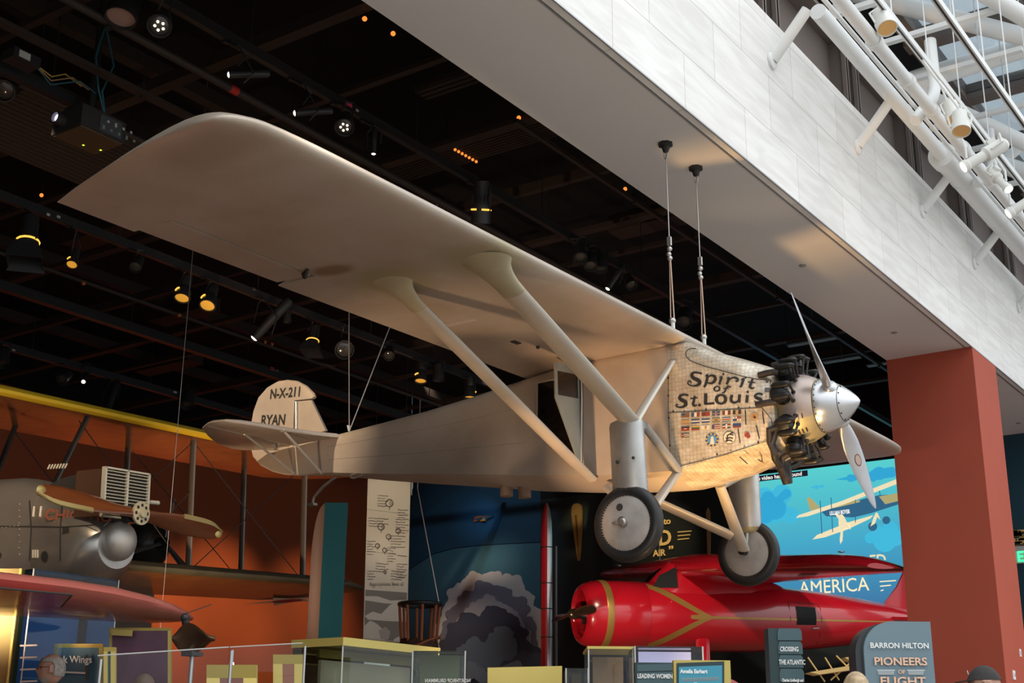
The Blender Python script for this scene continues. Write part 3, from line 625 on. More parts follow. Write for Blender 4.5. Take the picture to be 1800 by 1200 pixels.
# tail -----------------------------------------------------------------------
def flatpart(pxs, name, th, taper=.4, parent=mono, mt=m_fab, y0=0):
    P = [L(x, y, 1, y0) for x, y in pxs]; c = sum(P, Vector()) / len(P)
    rings = []
    for f, yy in ((taper_in(taper), -th / 2), (1, -th * .2), (1, th * .2), (taper_in(taper), th / 2)):
        rings.append([c + (p - c) * f + Vector((0, yy, 0)) for p in P])
    return part(MB().loft(rings), name, mt, parent)
def taper_in(t): return 1 - .06 * t
rud = flatpart([(521, 703), (536, 702), (551, 700), (555, 697), (553, 691), (540, 678), (524, 669.5), (507, 667.5), (490, 670), (471, 681), (456, 698), (447, 722), (442, 750), (441, 783), (446, 803), (459, 818), (480, 829), (500, 834), (513, 835), (517, 833), (518, 790), (519, 740)], 'rudder', .055)
fin = flatpart([(524, 705), (549, 703), (562, 730), (575, 757), (560, 763), (523, 770)], 'fin', .045)
part(MB().path([L(521, y, 1, -.03) for y in (706, 740, 770)], .022, 8), 'rudder_post', m_alu)
def side_text(body, px, py, size, ws, y=-.0305, bold=.0, m=m_dark, slant=0):
    o = L(px, py, 1, y); a = L(px + 10, py + slant, 1, y) - o; return part(text_mb(body, size, o, a, Vector((0, 0, 1)), ext=0, wscale=ws, bold=bold), 'registration', m, rud)
side_text('N-X-211', 502, 691, .185, .86, bold=.006, slant=-.9)
side_text('RYAN', 480, 739, .20, .86, bold=.006, slant=-.5)
side_text('N Y P', 481, 780, .05, 1); side_text('RYAN AIRLINES INC', 477, 790, .032, 1); side_text('SAN DIEGO', 477, 797, .03, 1)
ST_OUT = [(-5.10, -.08), (-5.24, -.35), (-5.36, -.71), (-5.47, -1.2), (-5.54, -1.42), (-5.64, -1.57), (-5.83, -1.62), (-6.05, -1.54)]
EL_OUT = [(-5.96, -1.575), (-6.16, -1.45), (-6.40, -1.13), (-6.62, -.77), (-6.70, -.42), (-6.64, -.24), (-6.46, -.13), (-6.2, -.09)]
for sg in (-1, 1):
    hinge = -5.93
    st = [(x, y) for x, y in ST_OUT if x > hinge] + [(hinge, -1.585), (hinge, -.06)]
    e = [(hinge - .02, -1.575)] + EL_OUT[1:] + [(hinge - .02, -.07)]
    for nm, o in (('stabilizer', st), ('elevator', e)):
        cx = sum(p[0] for p in o) / len(o); cy = sum(p[1] for p in o) / len(o); rings = []
        for f, z in ((.95, -.275), (1, -.258), (1, -.242), (.95, -.225)):
            rings.append([Vector((cx + (x - cx) * f, -sg * (cy + (y - cy) * f) if sg > 0 else cy + (y - cy) * f, z)) for x, y in o])
        q = part(MB().loft(rings), nm, m_fab)
    part(MB().tube((-5.42, sg * .78, -.27), (-5.42, sg * .06, -.70), .018, 10).sphere((-5.42, sg * .80, -.265), .04, 10, 6, (1.3, 1, .6)), 'tail_strut', m_strut)
    part(MB().tube((-5.93, sg * .95, -.27), (-5.93, sg * .03, -.63), .015, 10), 'tail_strut', m_strut)
    part(MB().prism([(-5.95, sg * .30, -.27), (-6.12, sg * .30, -.27), (-6.02, sg * .30, -.36)], (0, .02, 0)), 'elevator_horn', m_strut)
part(MB().path([(-5.2, 0, -.74), (-5.45, 0, -.86), (-5.6, 0, -.98), (-5.62, 0, -1.06)], .02, 8).box((-5.62, 0, -1.07), (.1, .08, .03)), 'tail_skid', mat('steel_skid', (.25, .22, .2), .5, .7))
part(MB().path([(-4.85, -.15, -.83), (-4.75, -.2, -.86), (-4.62, -.19, -.83), (-4.66, -.17, -.78), (-4.85, -.15, -.80)], .008, 6), 'tail_handle', m_alu)

# engine ---------------------------------------------------------------------
EX, EZ = 1.03, -.785; EC = Vector((EX, 0, EZ)); XA = Vector((1, 0, 0))
crank = part(MB().lathe([(.30, -.12), (.355, -.05), (.36, .03), (.345, .12), (.30, .22), (.272, .255), (.2, .26)], EC, XA, 40), 'crankcase_cowl', m_crank)
cop = MB(); rings = []
for h, r in ((-.02, .364), (.03, .365), (.12, .35), (.22, .305), (.252, .279)):
    rings.append([EC + XA * h + Vector((0, cos(a) * r, sin(a) * r)) for a in [radians(10 + 198 * k / 20) for k in range(21)]])
part(cop.loft(rings, cap=False, ring_closed=False), 'upper_cowl_panel', m_cop, crank)
for a0 in (200, 228):
    for k in range(3):
        xx = .085 + k * .036; rr = .352 - .04 * k * .36; part(MB().path([EC + Vector((xx, cos(radians(a0 + q)) * (rr + .002), sin(radians(a0 + q)) * (rr + .002))) for q in (0, 3, 6, 9)], .010, 6), 'cowl_louver', m_seam, crank)
for k in range(9):
    a = radians(90 + 40 * k); u = Vector((0, cos(a), sin(a))); t = Vector((0, -sin(a), cos(a)))
    pr = [(.07, .24)]
    for i in range(10): pr += [(.082, .27 + i * .017), (.082, .276 + i * .017), (.062, .2765 + i * .017), (.062, .2865 + i * .017)]
    pr += [(.095, .445), (.095, .50), (.075, .53), (.03, .54)]
    cyl = part(MB().lathe(pr, EC, u, 18), 'cylinder', m_eng)
    for s in (-1, 1):
        c = EC + u * .535 + t * (s * .062) + XA * (.045); rb = MB(); rr = []
        for i in range(9):
            q = i / 8; f = sqrt(max(0, 1 - (2 * q - 1) ** 4)) * .9 + .1
            rr.append([c + XA * (-.11 + .22 * q) + t * (cos(b) * .036 * f) + u * (sin(b) * .032 * f) for b in [2 * pi * j / 12 for j in range(12)]])
        part(rb.loft(rr), 'rocker_cover', m_eng, cyl)
        part(MB().tube(c + XA * .085, EC + u * .345 + t * (s * .045) + XA * .10, .013, 8).sphere(EC + u * .35 + t * s * .045 + XA * .10, .024, 8, 6), 'pushrod_tube', m_pipe, cyl)
    if k in (0, 1, 2, 7, 8):
        p = EC + u * .49 + t * (.10 if k in (1, 2) else .03); part(MB().path([p + XA * -.02, p + XA * -.07 + u * .02, p + XA * -.14 + u * .02, p + XA * -.23 + u * .01], .034, 10), 'exhaust_stub', m_pipe, cyl)
    elif k in (3, 4):
        p = EC + u * .49; part(MB().path([p + XA * -.03, p + XA * -.13 + u * .06, p + XA * -.15 - Vector((0, 0, .14)), p + XA * -.10 - Vector((0, 0, .28))], .034, 10), 'exhaust_stub', m_pipe, cyl)
    else:
        p = EC + u * .47; part(MB().path([p, p + XA * -.1 + u * .05, p + XA * -.12 - Vector((0, 0, .10))], .034, 10), 'exhaust_stub', m_pipe, cyl)
part(MB().path([EC + Vector((-.06, -.42, -.24)), EC + Vector((-.13, -.42, -.40)), EC + Vector((-.15, -.32, -.54)), EC + Vector((-.16, -.12, -.62)), EC + Vector((-.10, .05, -.56)), EC + Vector((.02, .14, -.46))], .036, 12).tube(EC + Vector((-.16, -.10, -.54)), EC + Vector((-.14, -.06, -.76)), .085, 10, .05), 'carburettor_intake', m_eng)
# spinner and propeller
SPN = [(.272, 1.295), (.272, 1.32), (.258, 1.37), (.238, 1.42), (.212, 1.47), (.185, 1.515), (.184, 1.517), (.15, 1.56), (.112, 1.605), (.072, 1.645), (.04, 1.672), (.012, 1.688), (.001, 1.69)]
m_spin = mat('polished_spinner', (.70, .71, .73), .30, .85, noise=(6, .15))
spinner = part(MB().lathe([(r, h) for r, h in SPN], (0, 0, EZ), XA, 48), 'spinner', m_spin)
rv = MB()
for k in range(26):
    a = 2 * pi * k / 26; rv.sphere((1.31, .272 * cos(a), EZ + .272 * sin(a)), .008, 6, 4)
for k in range(10):
    a = 2 * pi * (k + .3) / 10; rv.sphere((1.53, .175 * cos(a), EZ + .175 * sin(a)), .009, 6, 4)
part(rv, 'spinner_screws', m_eng, spinner)
part(MB().lathe([(.187, 1.513), (.187, 1.519)], (0, 0, EZ), XA, 48), 'spinner_seam', m_seam, spinner)
PH = radians(44.0)
BL = [(.16, .10, .10, 50), (.26, .115, .085, 48), (.36, .16, .06, 42), (.5, .20, .045, 35), (.65, .215, .036, 29), (.8, .21, .03, 25), (.95, .185, .024, 21), (1.1, .15, .018, 18), (1.22, .108, .013, 17), (1.30, .06, .009, 16), (1.335, .02, .005, 16)]
m_prop = mat('brushed_propeller', (.62, .63, .66), .32, .8, noise=(5, .1))
for s in (1, -1):
    u = Vector((0, -cos(PH), sin(PH))) * s; tt = XA.cross(u); rings = []
    for r, w, h, be in BL:
        b = radians(be); c = tt * cos(b) + XA * sin(b) * 1; nn = c.cross(u)
        rings.append([Vector((1.43, 0, EZ)) + u * r + c * (cos(a) * w / 2) + nn * (sin(a) * h / 2) for a in [2 * pi * j / 20 for j in range(20)]])
    bl = part(MB().loft(rings), 'propeller_blade', m_prop)
    r, w, h, be = .70, .214, .034, 28; b = radians(be); c = tt * cos(b) + XA * sin(b); nn = c.cross(u)
    if nn.x < 0: nn = -nn
    o = Vector((1.43, 0, EZ)) + u * .70 + nn * .0175
    ov = lambda k, z, n=24: MB().add([o + nn * z + u * (cos(2 * pi * j / n) * .075 * k) + c * (sin(2 * pi * j / n) * .042 * k) for j in range(n)], [tuple(range(n))])
    multi('maker_oval', [(ov(1, .001), mat('oval_brown', (.16, .06, .03), .6)), (ov(.82, .002), mat('oval_grey', (.48, .36, .32), .6))], bl)
    part(MB().lathe([(.085, .18), (.085, .222), (.07, .245), (.05, .25)], (1.43, 0, EZ), u, 24), 'blade_collar', m_spin, spinner)

# suspension cables ------------------------------------------------------------
m_wire = mat('steel_cable', (.55, .52, .48), .35, .8); m_rod = mat('copper_rod', (.55, .38, .28), .4, .7)
m_anchor = mat('black_anchor', (.015, .014, .014), .5)
for (lx, ly, lz), lab in (((-.20, -.29, .24), 'steel hanging cable from beam soffit to the near side of the silver wing root'), ((-.20, .47, .24), 'steel hanging cable from beam soffit to the far side of the silver wing root')):
    b = mw(mono) @ Vector((lx, ly, lz)); t = Vector((b.x - .02, b.y, HS)); k = lambda f: b + (t - b) * f
    e = empty('hanging_cable', t, lab, 'cable')
    MB().lathe([(.05, 0), (.085, .0), (.085, -.03), (.05, -.045), (.035, -.10), (.02, -.12)], t, (0, 0, 1), 8).build('ceiling_anchor', m_anchor, e)
    MB().tube(t - Vector((0, 0, .1)), k(.46), .006, 8).build('cable', m_wire, e)
    MB().path([t + Vector((.02 * cos(a), 0, -.15 + .045 * sin(a))) for a in [2 * pi * j / 10 for j in range(10)]], .008, 6, closed=True).build('shackle', m_wire, e)
    c = k(.46); MB().box(c, (.045, .03, .10)).sphere(c - Vector((0, 0, .09)), .03).sphere(c - Vector((.01, 0, .15)), .028).sphere(c - Vector((0, 0, .20)), .03).build('turnbuckle', m_wire, e)
    for s in (-1, 1): MB().tube(k(.37) + Vector((s * .004, 0, 0)), k(.03) + Vector((s * .022, 0, 0)), .008, 8).build('rod', m_rod, e)
    MB().tube(k(.05), k(-.01), .028, 8).sphere(k(.04), .04, 8, 6).build('clevis', m_wire, e)
b = mw(mono) @ Vector((-5.05, 0, -.2))
for lab, x_, z_, q_ in (('thin vertical cable from the black ceiling to the rear fuselage of the silver monoplane', -5.40, 8.58, (612, 548)), ('thin slanted cable from the black ceiling to the rear fuselage of the silver monoplane', -4.44, 8.56, (685, 572))):
    n_ = (b - CAM).cross(ray(*q_)); top = Vector((x_, CAM.y - (n_.x * (x_ - CAM.x) + n_.z * (z_ - CAM.z)) / n_.y, z_))
    MB().tube(b + Vector((0, .03, .02)), top, .007, 6).tube(b + Vector((0, .03, .02)), b + (top - b).normalized() * .10, .013, 8).thing('hanging_cable', m_wire, lab, 'cable', origin=b)
# ------------------------------------------------------------------ gallery ceiling
m_rail = mat('black_rail', (.034, .034, .036), .45, .3)
m_pipeb = mat('brown_black_pipe', (.035, .026, .022), .6)
m_duct = mat('dark_duct', (.040, .028, .022), .7)
m_body = mat('black_lamp_body', (.04, .04, .043), .4, .3)
m_tag = mat('red_tag', (.5, .03, .02), .6); m_pink = mat('pink_label', (.75, .06, .14), .6); m_lab = mat('pale_label', (.5, .5, .48), .6)
ZT = 8.6
def rail(x, y0, y1, z, w, h, name, label, cat, m=m_rail, hang=(), group=None, tube=False):
    e = empty(name, (x, y0, z), label, cat, group)
    mb = MB()
    if tube: mb.tube((x, y0, z), (x, y1, z), w, 12)
    else:
        mb.bb((x - w / 2, y0, z - h / 2), (x + w / 2, y1, z + h / 2)); mb.bb((x - w / 2 - .012, y0, z + h / 2 - .02), (x + w / 2 + .012, y1, z + h / 2))
    mb.build('pipe' if tube else 'rail', m, e)
    for y in hang: MB().tube((x, y, z), (x, y, 11), .008, 6).tube((x, y, z - .06), (x, y, z + .1), .022, 8).build('hanger_rod', m_rail, e)
    return e
hy = [-3.5 + 2.9 * i for i in range(7)]
t1 = rail(-3.62, -13, 17.5, ZT, .075, .11, 'track_rail', 'black lighting rail nearest the pale beam, carrying the tall finned lamp above the wing', 'rail', hang=hy)
t0 = rail(-4.44, -13, 17.5, ZT, .05, 0, 'overhead_pipe', 'dark pipe with a red band just left of the first lighting rail', 'pipe', m_pipeb, tube=True)
MB().tube((-4.44, W(412, 157, 2, ZT).y - .06, ZT), (-4.44, W(412, 157, 2, ZT).y + .06, ZT), .053, 12).build('pipe_band', m_tag, t0)
t2 = rail(-5.4, -13, 17.5, ZT, .12, .04, 'cable_tray', 'flat black tray of cables above the projector, behind the left wing tip', 'tray', m_pipeb, hang=hy[:4])
t3 = rail(-6.15, -13, -3.9, ZT - .05, .10, .14, 'track_rail', 'short dark rail with loose cables ending at the ceiling projector', 'rail', hang=(-5.2, -4.2))
t4 = rail(-9.38, -13, 17.5, ZT, .08, .13, 'track_rail', 'black lighting rail carrying the row of amber lamps below the wing trailing edge', 'rail', hang=hy)
t5 = rail(-11.3, -13, 17.5, ZT, .035, 0, 'overhead_pipe', 'thin dark pipe with orange dots running below the amber lamps', 'pipe', m_pipeb, tube=True)
t6 = rail(-12.6, -13, 17.5, ZT, .14, .16, 'overhead_bar', 'broad black beam between the thin dotted pipe and the pink tagged rail', 'beam', m_rail, hang=hy)
t7 = rail(-15.5, -13, 17.5, ZT, .10, .14, 'track_rail', 'farthest grey black lighting rail, above the yellow edged wing', 'rail', hang=hy)
t8 = rail(-2.5, 0, 17.5, ZT + .3, .06, .05, 'track_rail', 'thin upper rail close to the inner edge of the pale beam', 'rail', m_pipeb, hang=(3, 8, 13))
t9 = rail(-7.4, -13, 17.5, 9.2, .05, 0, 'overhead_pipe', 'brown pipe high above the wing between projector and amber lamps', 'pipe', m_pipeb, tube=True)
for k, (px, py, m, sz) in enumerate(((614, 183, m_pink, .1), (628, 194, m_lab, .05))):
    p = W(px, py, 0, -3.58); MB().box(p, (.006, sz, sz * .55)).build('rail_label', m, t1)
for px, py, sz in ((85, 377, .055), (103, 381, .055), (447, 508, .05)):
    p = W(px, py, 0, -9.338); MB().box(p, (.006, sz, sz * .7)).build('rail_label', m_lab, t4)
for px, py, m, sz in ((11, 610, m_pink, .15), (24, 615, m_lab, .07), (308, 689, m_lab, .09)):
    p = W(px, py, 0, -15.447); MB().box(p, (.006, sz, sz * .45)).build('rail_label', m, t7)
for px, py, m, sz in ((479, 648, m_pink, .1), (487, 651, m_lab, .06)):
    p = W(px, py, 0, -12.527); MB().box(p, (.006, sz, sz * .6)).build('rail_label', m, t6)
m_odot = mat('orange_marker', (.6, .16, .03), .6)
for px, py in ((147, 498), (315, 554), (466, 601), (478, 605)):
    p = W(px, py, 0, -11.265); MB().sphere(p, .035, 8, 6).build('marker_dot', m_odot, t5)
# cross members: conduits, joists, ribbed panels
def cross(y, x0, x1, z, w, h, name, label, cat, m=m_duct, ribs=0, group=None):
    mb = MB().bb((x0, y - w / 2, z), (x1, y + w / 2, z + h))
    if ribs:
        for i in range(ribs):
            yy = y - w / 2 + w * (i + .5) / ribs; mb.bb((x0, yy - w / ribs * .28, z - .025), (x1, yy + w / ribs * .28, z))
    return mb.thing(name, m, label, cat, group)
cross(1.5, -6.4, -2.2, 9.6, .62, .10, 'ribbed_panel', 'brown ribbed ceiling panel above the middle of the wing', 'panel', ribs=9)
cross(-.2, -3.9, -2.9, 9.6, .3, .08, 'ribbed_panel', 'small brown ribbed ceiling panel near the top of the beam edge', 'panel', ribs=3)
MB().bb((-9.28, -3.7, 9.2), (-7.5, -1.2, 9.3)).thing('ribbed_panel', m_duct, 'wide ribbed ceiling panel under the projector left of the wing tip', 'panel')
pn = bpy.data.objects['ribbed_panel.002']
mbp = MB()
for i in range(15): mbp.bb((-9.26 + i * .115, -3.7, 9.17), (-9.20 + i * .115, -1.2, 9.2))
mbp.build('panel_ribs', m_duct, pn)
js = [(-2.6, 9.3), (-.9, 9.5), (.6, 9.2), (2.9, 9.4), (4.4, 9.25), (6.1, 9.5), (7.9, 9.3), (9.8, 9.4), (11.6, 9.25), (13.6, 9.4), (15.6, 9.3), (-4.4, 9.4)]
for i, (y, z) in enumerate(js):
    cross(y, -19.8, X0 - .05, z, .10 if i % 2 else .16, .07 if i % 3 else .16, 'cross_strut', 'dark brown strut crossing the black ceiling from the beam to the far wall', 'strut', m_duct, group='cross struts of the black ceiling')
for i, (x, z) in enumerate(((-1.9, 9.9), (-2.9, 9.9), (-6.9, 9.9), (-8.6, 9.9), (-10.4, 9.9), (-14.1, 9.9), (-17.6, 9.9))):
    MB().bb((x - .09, -13, z), (x + .09, 18, z + .2)).thing('overhead_girder', m_duct, 'dark girder running lengthwise high under the black ceiling', 'girder', 'lengthwise girders of the black ceiling')
for i, (x0, x1, y, z) in enumerate(((-4.3, -2.4, 5.3, 9.6), (-3.4, -1.6, 8.3, 9.6), (-9.0, -6.9, 3.4, 9.6), (-14.5, -12.9, 4.2, 9.6), (-12.4, -10.2, .5, 9.6), (-17.7, -15.9, 6.5, 9.6))):
    MB().bb((x0, y, z), (x1, y + .45, z + .3)).thing('duct_box', m_duct, 'brown box duct under the black ceiling, %s' % ('above the cables by the beam', 'behind the upright propeller blade', 'above the wing trailing edge', 'above the yellow edged wing', 'left of the amber lamps', 'at the far left above the ribbed radiator')[i], 'duct')
m_blue = mat('cool_white_panel', (.20, .26, .27), .5)
for i, (px, py) in enumerate(((1430, 600), (1480, 632), (1545, 640))):
    p = W(px, py, 2, 9.2); MB().box(p, (1.1 - i * .3, .16, .03)).tube(p, (p.x, p.y, 11), .006, 5).thing('acoustic_baffle', m_blue, 'pale blue grey ceiling panel beyond the beam edge, %s' % ('left of the upright blade', 'right of the upright blade', 'by the red pillar')[i], 'panel')
# small orange indicator dots, cable ends
led = mat('orange_indicator', (.3, .08, .02), .5, emit=(1, .25, .04), estr=1.4)
le = empty('indicator_strip', W(820, 273, 2, 9.56), 'row of small orange indicator lights on the ribbed ceiling panel', 'indicator')
for i in range(7):
    MB().sphere(W(800 + i * 6.2, 263 + i * 3.5, 2, 9.56), .022, 8, 6).build('indicator_light', led, le)
for px, py, lab in ((641, 33, 'tiny orange light near the top of the beam edge'), (691, 59, 'tiny orange light just below the topmost one along the beam edge'), (912, 207, 'tiny orange light halfway down the beam edge'), (1099, 332, 'small amber light at the clamp by the nearer hanging cable'), (74, 76, 'orange wire nut on the cable tray at upper left'), (73, 343, 'orange light left of the wing tip')):
    q = W(px, py, 2, 9.2); o = MB().sphere(q, .03, 8, 6).thing('indicator_light', led, lab, 'indicator'); MB().tube(q, (q.x, q.y, 11), .006, 5).build('stem', m_rail, o)
# projector
P0 = W(90, 238, 2, 8.0); P1 = W(230, 248, 2, 8.0)
x0, x1, y0, y1 = P0.x, W(132, 217, 2, 8.0).x + .05, P0.y, P1.y
pj = empty('projector', ((x0 + x1) / 2, (y0 + y1) / 2, 8.0), 'black video projector with a lit lens hung on a pole at upper left', 'projector')
m_pj = mat('charcoal_plastic', (.035, .033, .032), .5)
MB().bb((x0, y0, 8.0), (x1, y1, 8.26)).build('body', m_pj, pj)
MB().bb((x0 + .02, y0 + .02, 7.985), (x1 - .02, y1 - .02, 8.0)).build('base_panel', mat('bronze_panel', (.11, .07, .035), .6), pj)
pc = Vector((x0 + .2, y0, 8.13)); MB().lathe([(.075, 0), (.075, .12), (.06, .12), (.055, .06)], pc, (0, -1, 0), 20).build('lens_barrel', m_pj, pj)
MB().lathe([(.055, .07), (.04, .09), (.001, .10)], pc, (0, -1, 0), 20).build('lens', mat('projector_glow', (.6, .6, .9), .2, emit=(.72, .70, 1), estr=5), pj)
MB().bb((x1, y0 + .25, 8.03), (x1 + .008, y1 - .06, 8.23)).build('port_panel', mat('port_panel', (.07, .075, .08), .5), pj)
for i in range(9): MB().box((x1 + .012, y0 + .30 + i * .055, 8.08 + .09 * (i % 2)), (.006, .03, .03 if i % 3 else .05)).build('port', m_lab if i % 2 else m_blue, pj)
for dx_, dz in ((.1, 0), (.3, 0)): MB().box((x0 + .1 + dx_ * .3, y0 + .25 + dx_, 7.983), (.02, .02, .006)).build('status_light', mat('green_led', (.2, .4, .02), .5, emit=(.6, .9, .05), estr=2), pj)
MB().tube(((x0 + x1) / 2, (y0 + y1) / 2, 8.26), ((x0 + x1) / 2, (y0 + y1) / 2, 11), .045, 12).build('pole', m_rail, pj)
MB().box(((x0 + x1) / 2, (y0 + y1) / 2, 8.32), (.3, .5, .04)).build('mount_plate', m_rail, pj)
for px, py, q in ((165, 60, .16), (170, 120, -.1)):
    a = Vector(((x0 + x1) / 2 + .06, (y0 + y1) / 2, 8.9)); MB().path([a + Vector((0, .02, .6)), a + Vector((.05, q, .1)), a + Vector((.06, .2 * q, -.3)), a + Vector((.05, .12, -.6))], .012, 6).build('cable', mat('teal_cable', (.03, .14, .18), .5), pj)
cbox = W(38, 105, 2, 8.55)
jb = empty('junction_box', cbox, 'open grey junction box with loose wires on the rail at upper left', 'box')
MB().box(cbox, (.22, .34, .12)).build('box', m_rail, jb); MB().box(cbox + Vector((.115, -.04, 0)), (.006, .14, .08)).build('cover', m_lab, jb)
for i, c in enumerate(((.5, .35, .05), (.4, .25, .12), (.03, .14, .18))):
    MB().path([cbox + Vector((.05, .12, 0)), cbox + Vector((.15, .3, -.12 - .05 * i)), cbox + Vector((.1, .5 + .1 * i, .02)), cbox + Vector((0, .8 + .1 * i, .03))], .008, 6).build('wire', mat('wire_%d' % i, c, .5), jb)

# lamp heads: each built once, copied for the others. local frame: beam along -z
amber = mat('amber_lens', (.5, .25, .05), .3, emit=(1, .45, .05), estr=.6)
amber_hot = mat('amber_slot', (.5, .3, .05), .3, emit=(1, .5, .07), estr=1.5)
clear = mat('lamp_lens', (.07, .065, .06), .12, spec=.8)
hot = mat('white_hot_lens', (.9, .85, .8), .3, emit=(1, .86, .66), estr=5)
hot2 = mat('led_chip', (.9, .85, .8), .3, emit=(1, .85, .6), estr=4)
pinkl = mat('dim_pink_lens', (.45, .30, .26), .3)
def lamp_finned(e):
    b = part(MB().lathe([(.05, .36), (.095, .34), (.10, .10), (.12, .06), (.12, 0), (.125, -.19), (.118, -.19), (.11, -.02)], (0, 0, 0), (0, 0, 1), 24), 'body', m_body, e)
    for k in range(16):
        a = 2 * pi * k / 16; part(MB().box((.108 * cos(a), .108 * sin(a), .10), (.03, .006, .12), Matrix.Rotation(a, 3, 'Z')), 'cooling_fin', m_rail, b)
    for a0 in (.2, 1.5, 3.3, 4.7):
        part(MB().path([(.124 * cos(a0 + .14 * i), .124 * sin(a0 + .14 * i), -.02) for i in range(7)], .012, 6), 'glowing_slot', amber_hot, b)
    part(MB().lathe([(.10, -.06), (.001, -.055)], (0, 0, 0), (0, 0, 1), 20), 'lens', amber, e)
def lamp_can(e):
    b = part(MB().lathe([(.04, .34), (.075, .32), (.085, .18), (.07, .14), (.11, .05), (.115, -.06), (.125, -.06), (.125, -.10), (.105, -.10), (.10, 0)], (0, 0, 0), (0, 0, 1), 22), 'body', m_body, e)
    part(MB().lathe([(.104, -.075), (.06, -.05), (.001, -.045)], (0, 0, 0), (0, 0, 1), 22), 'lens', amber, e)
    part(MB().path([(.118 * cos(.5 + .16 * i), .118 * sin(.5 + .16 * i) - .0, .02) for i in range(6)], .014, 6), 'glowing_slot', amber_hot, b)
def lamp_hood(e):
    b = part(MB().lathe([(.04, .36), (.08, .34), (.09, .14), (.11, .08), (.11, 0), (.10, -.02)], (0, 0, 0), (0, 0, 1), 22), 'body', m_body, e)
    part(MB().path([(.112 * cos(2 * pi * i / 14), .112 * sin(2 * pi * i / 14), .05) for i in range(14)], .012, 6, closed=True), 'glowing_slot', amber_hot, b)
    for s in (-1, 1):
        part(MB().prism([(-.11, s * .115, 0), (.11, s * .115, 0), (.19, s * .17, -.22), (-.19, s * .17, -.22)], (0, .008, 0)), 'barn_door', m_body, e)
        part(MB().prism([(s * .115, -.11, 0), (s * .115, .11, 0), (s * .17, .17, -.19), (s * .17, -.17, -.19)], (.008, 0, 0)), 'barn_door', m_body, e)
    part(MB().lathe([(.10, -.01), (.001, -.02)], (0, 0, 0), (0, 0, 1), 20), 'lens', amber_hot, e)
def lamp_tube(e):
    part(MB().lathe([(.03, .36), (.042, .34), (.042, .12), (.038, .11), (.038, -.08), (.032, -.08), (.03, -.03)], (0, 0, 0), (0, 0, 1), 18), 'body', m_rail, e)
    part(MB().lathe([(.033, -.076), (.02, -.088), (.001, -.09)], (0, 0, 0), (0, 0, 1), 14), 'lens', hot, e)
def lamp_par(e):
    part(MB().lathe([(.05, .22), (.085, .20), (.10, .08), (.12, 0), (.122, -.08), (.115, -.08), (.11, -.02)], (0, 0, 0), (0, 0, 1), 24), 'body', m_body, e)
    part(MB().lathe([(.112, -.03), (.07, -.06), (.001, -.07)], (0, 0, 0), (0, 0, 1), 24), 'lens', clear, e)
    for k in range(5):
        a = 2 * pi * k / 5; part(MB().sphere((.045 * cos(a), .045 * sin(a), -.068), .014, 8, 6), 'led', hot2, e)
def lamp_dark(e):
    part(MB().lathe([(.05, .24), (.09, .22), (.10, .06), (.115, 0), (.115, -.10), (.107, -.10), (.10, -.02)], (0, 0, 0), (0, 0, 1), 22), 'body', m_body, e)
    part(MB().lathe([(.104, -.04), (.06, -.06), (.001, -.065)], (0, 0, 0), (0, 0, 1), 22), 'lens', clear, e)
def lamp_big(e):
    part(MB().lathe([(.09, .40), (.14, .36), (.16, .05), (.17, 0), (.17, -.06), (.155, -.06), (.15, 0)], (0, 0, 0), (0, 0, 1), 24), 'body', m_body, e)
    part(MB().lathe([(.152, -.02), (.001, -.03)], (0, 0, 0), (0, 0, 1), 22), 'lens', pinkl, e)
KINDS = dict(finned=lamp_finned, can=lamp_can, hood=lamp_hood, tube=lamp_tube, par=lamp_par, dark=lamp_dark, big=lamp_big)
PROTO = {}
def lamp(kind, px, py, z, aim, label, xr=None, s=1.0, group='spotlights on the black ceiling rails'):
    p = W(px, py, 2, z) if xr is None else W(px, py, 0, xr + .2)
    R = Vector(aim).normalized().to_track_quat('-Z', 'Y').to_matrix().to_4x4()
    if kind not in PROTO:
        e = bpy.data.objects.new('spotlight', None); COL.objects.link(e); e.empty_display_size = .2; MW[e.name] = Matrix.Identity(4); KINDS[kind](e); PROTO[kind] = e; KID[e.name] = kids(e); o = e
        for c in KID[e.name]: KID[c.name] = kids(c)
    else: o = copy_tree(PROTO[kind])
    o.matrix_world = Matrix.Translation(p) @ R @ Matrix.Scale(s, 4); MW[o.name] = o.matrix_world.copy()
    tag(o, label, 'spotlight', group)
    if kind + '_yk' or True:   # yoke up to the rail
        d = -Vector(aim).normalized(); top = p + d * .18 * s
        zr = max(z if xr is None else p.z, p.z) + .0
        hang = Vector((xr if xr is not None else p.x, p.y, ZT - .05)) if abs(ZT - p.z) < 1.5 else top + Vector((0, 0, .4))
        rad = .13 * s; sd = d.cross(Vector((0, 1, 0)))
        sd = sd.normalized() if sd.length > .1 else Vector((1, 0, 0))
        MB().path([p + sd * rad + d * .05, p + sd * rad * 1.1 + d * .15 + Vector((0, 0, .12 * s)), Vector((p.x, p.y, max(p.z + .3 * s, hang.z - .12))), p - sd * rad * 1.1 + d * .15 + Vector((0, 0, .12 * s)), p - sd * rad + d * .05], .010, 6).tube(Vector((p.x, p.y, max(p.z + .28 * s, hang.z - .14))), hang, .016, 8).box(hang, (.05, .07, .06)).build('yoke', m_rail, o)
    return o
DN = (0, 0, -1)
tc_ = Vector((CAM.x, CAM.y, 1))
lamp('finned', 846, 366, 8.2, (-.25, .3, -1), 'tall finned black spotlight with amber slots above the middle of the wing', -3.62, 1.05)
lamp('par', 282, 42, 8.3, (.45, -.5, -.75), 'round spotlight with a cluster of bright diodes at the top left', -3.62, 1.0)
lamp('par', 606, 219, 8.3, (.35, -.45, -.8), 'round diode spotlight above the wing, right of the two thin tubes', -3.62, .95)
lamp('tube', 415, 131, 8.3, (-.5, -.75, -.22), 'upper of the two thin tube spotlights pointing left over the wing tip', -3.62, 1)
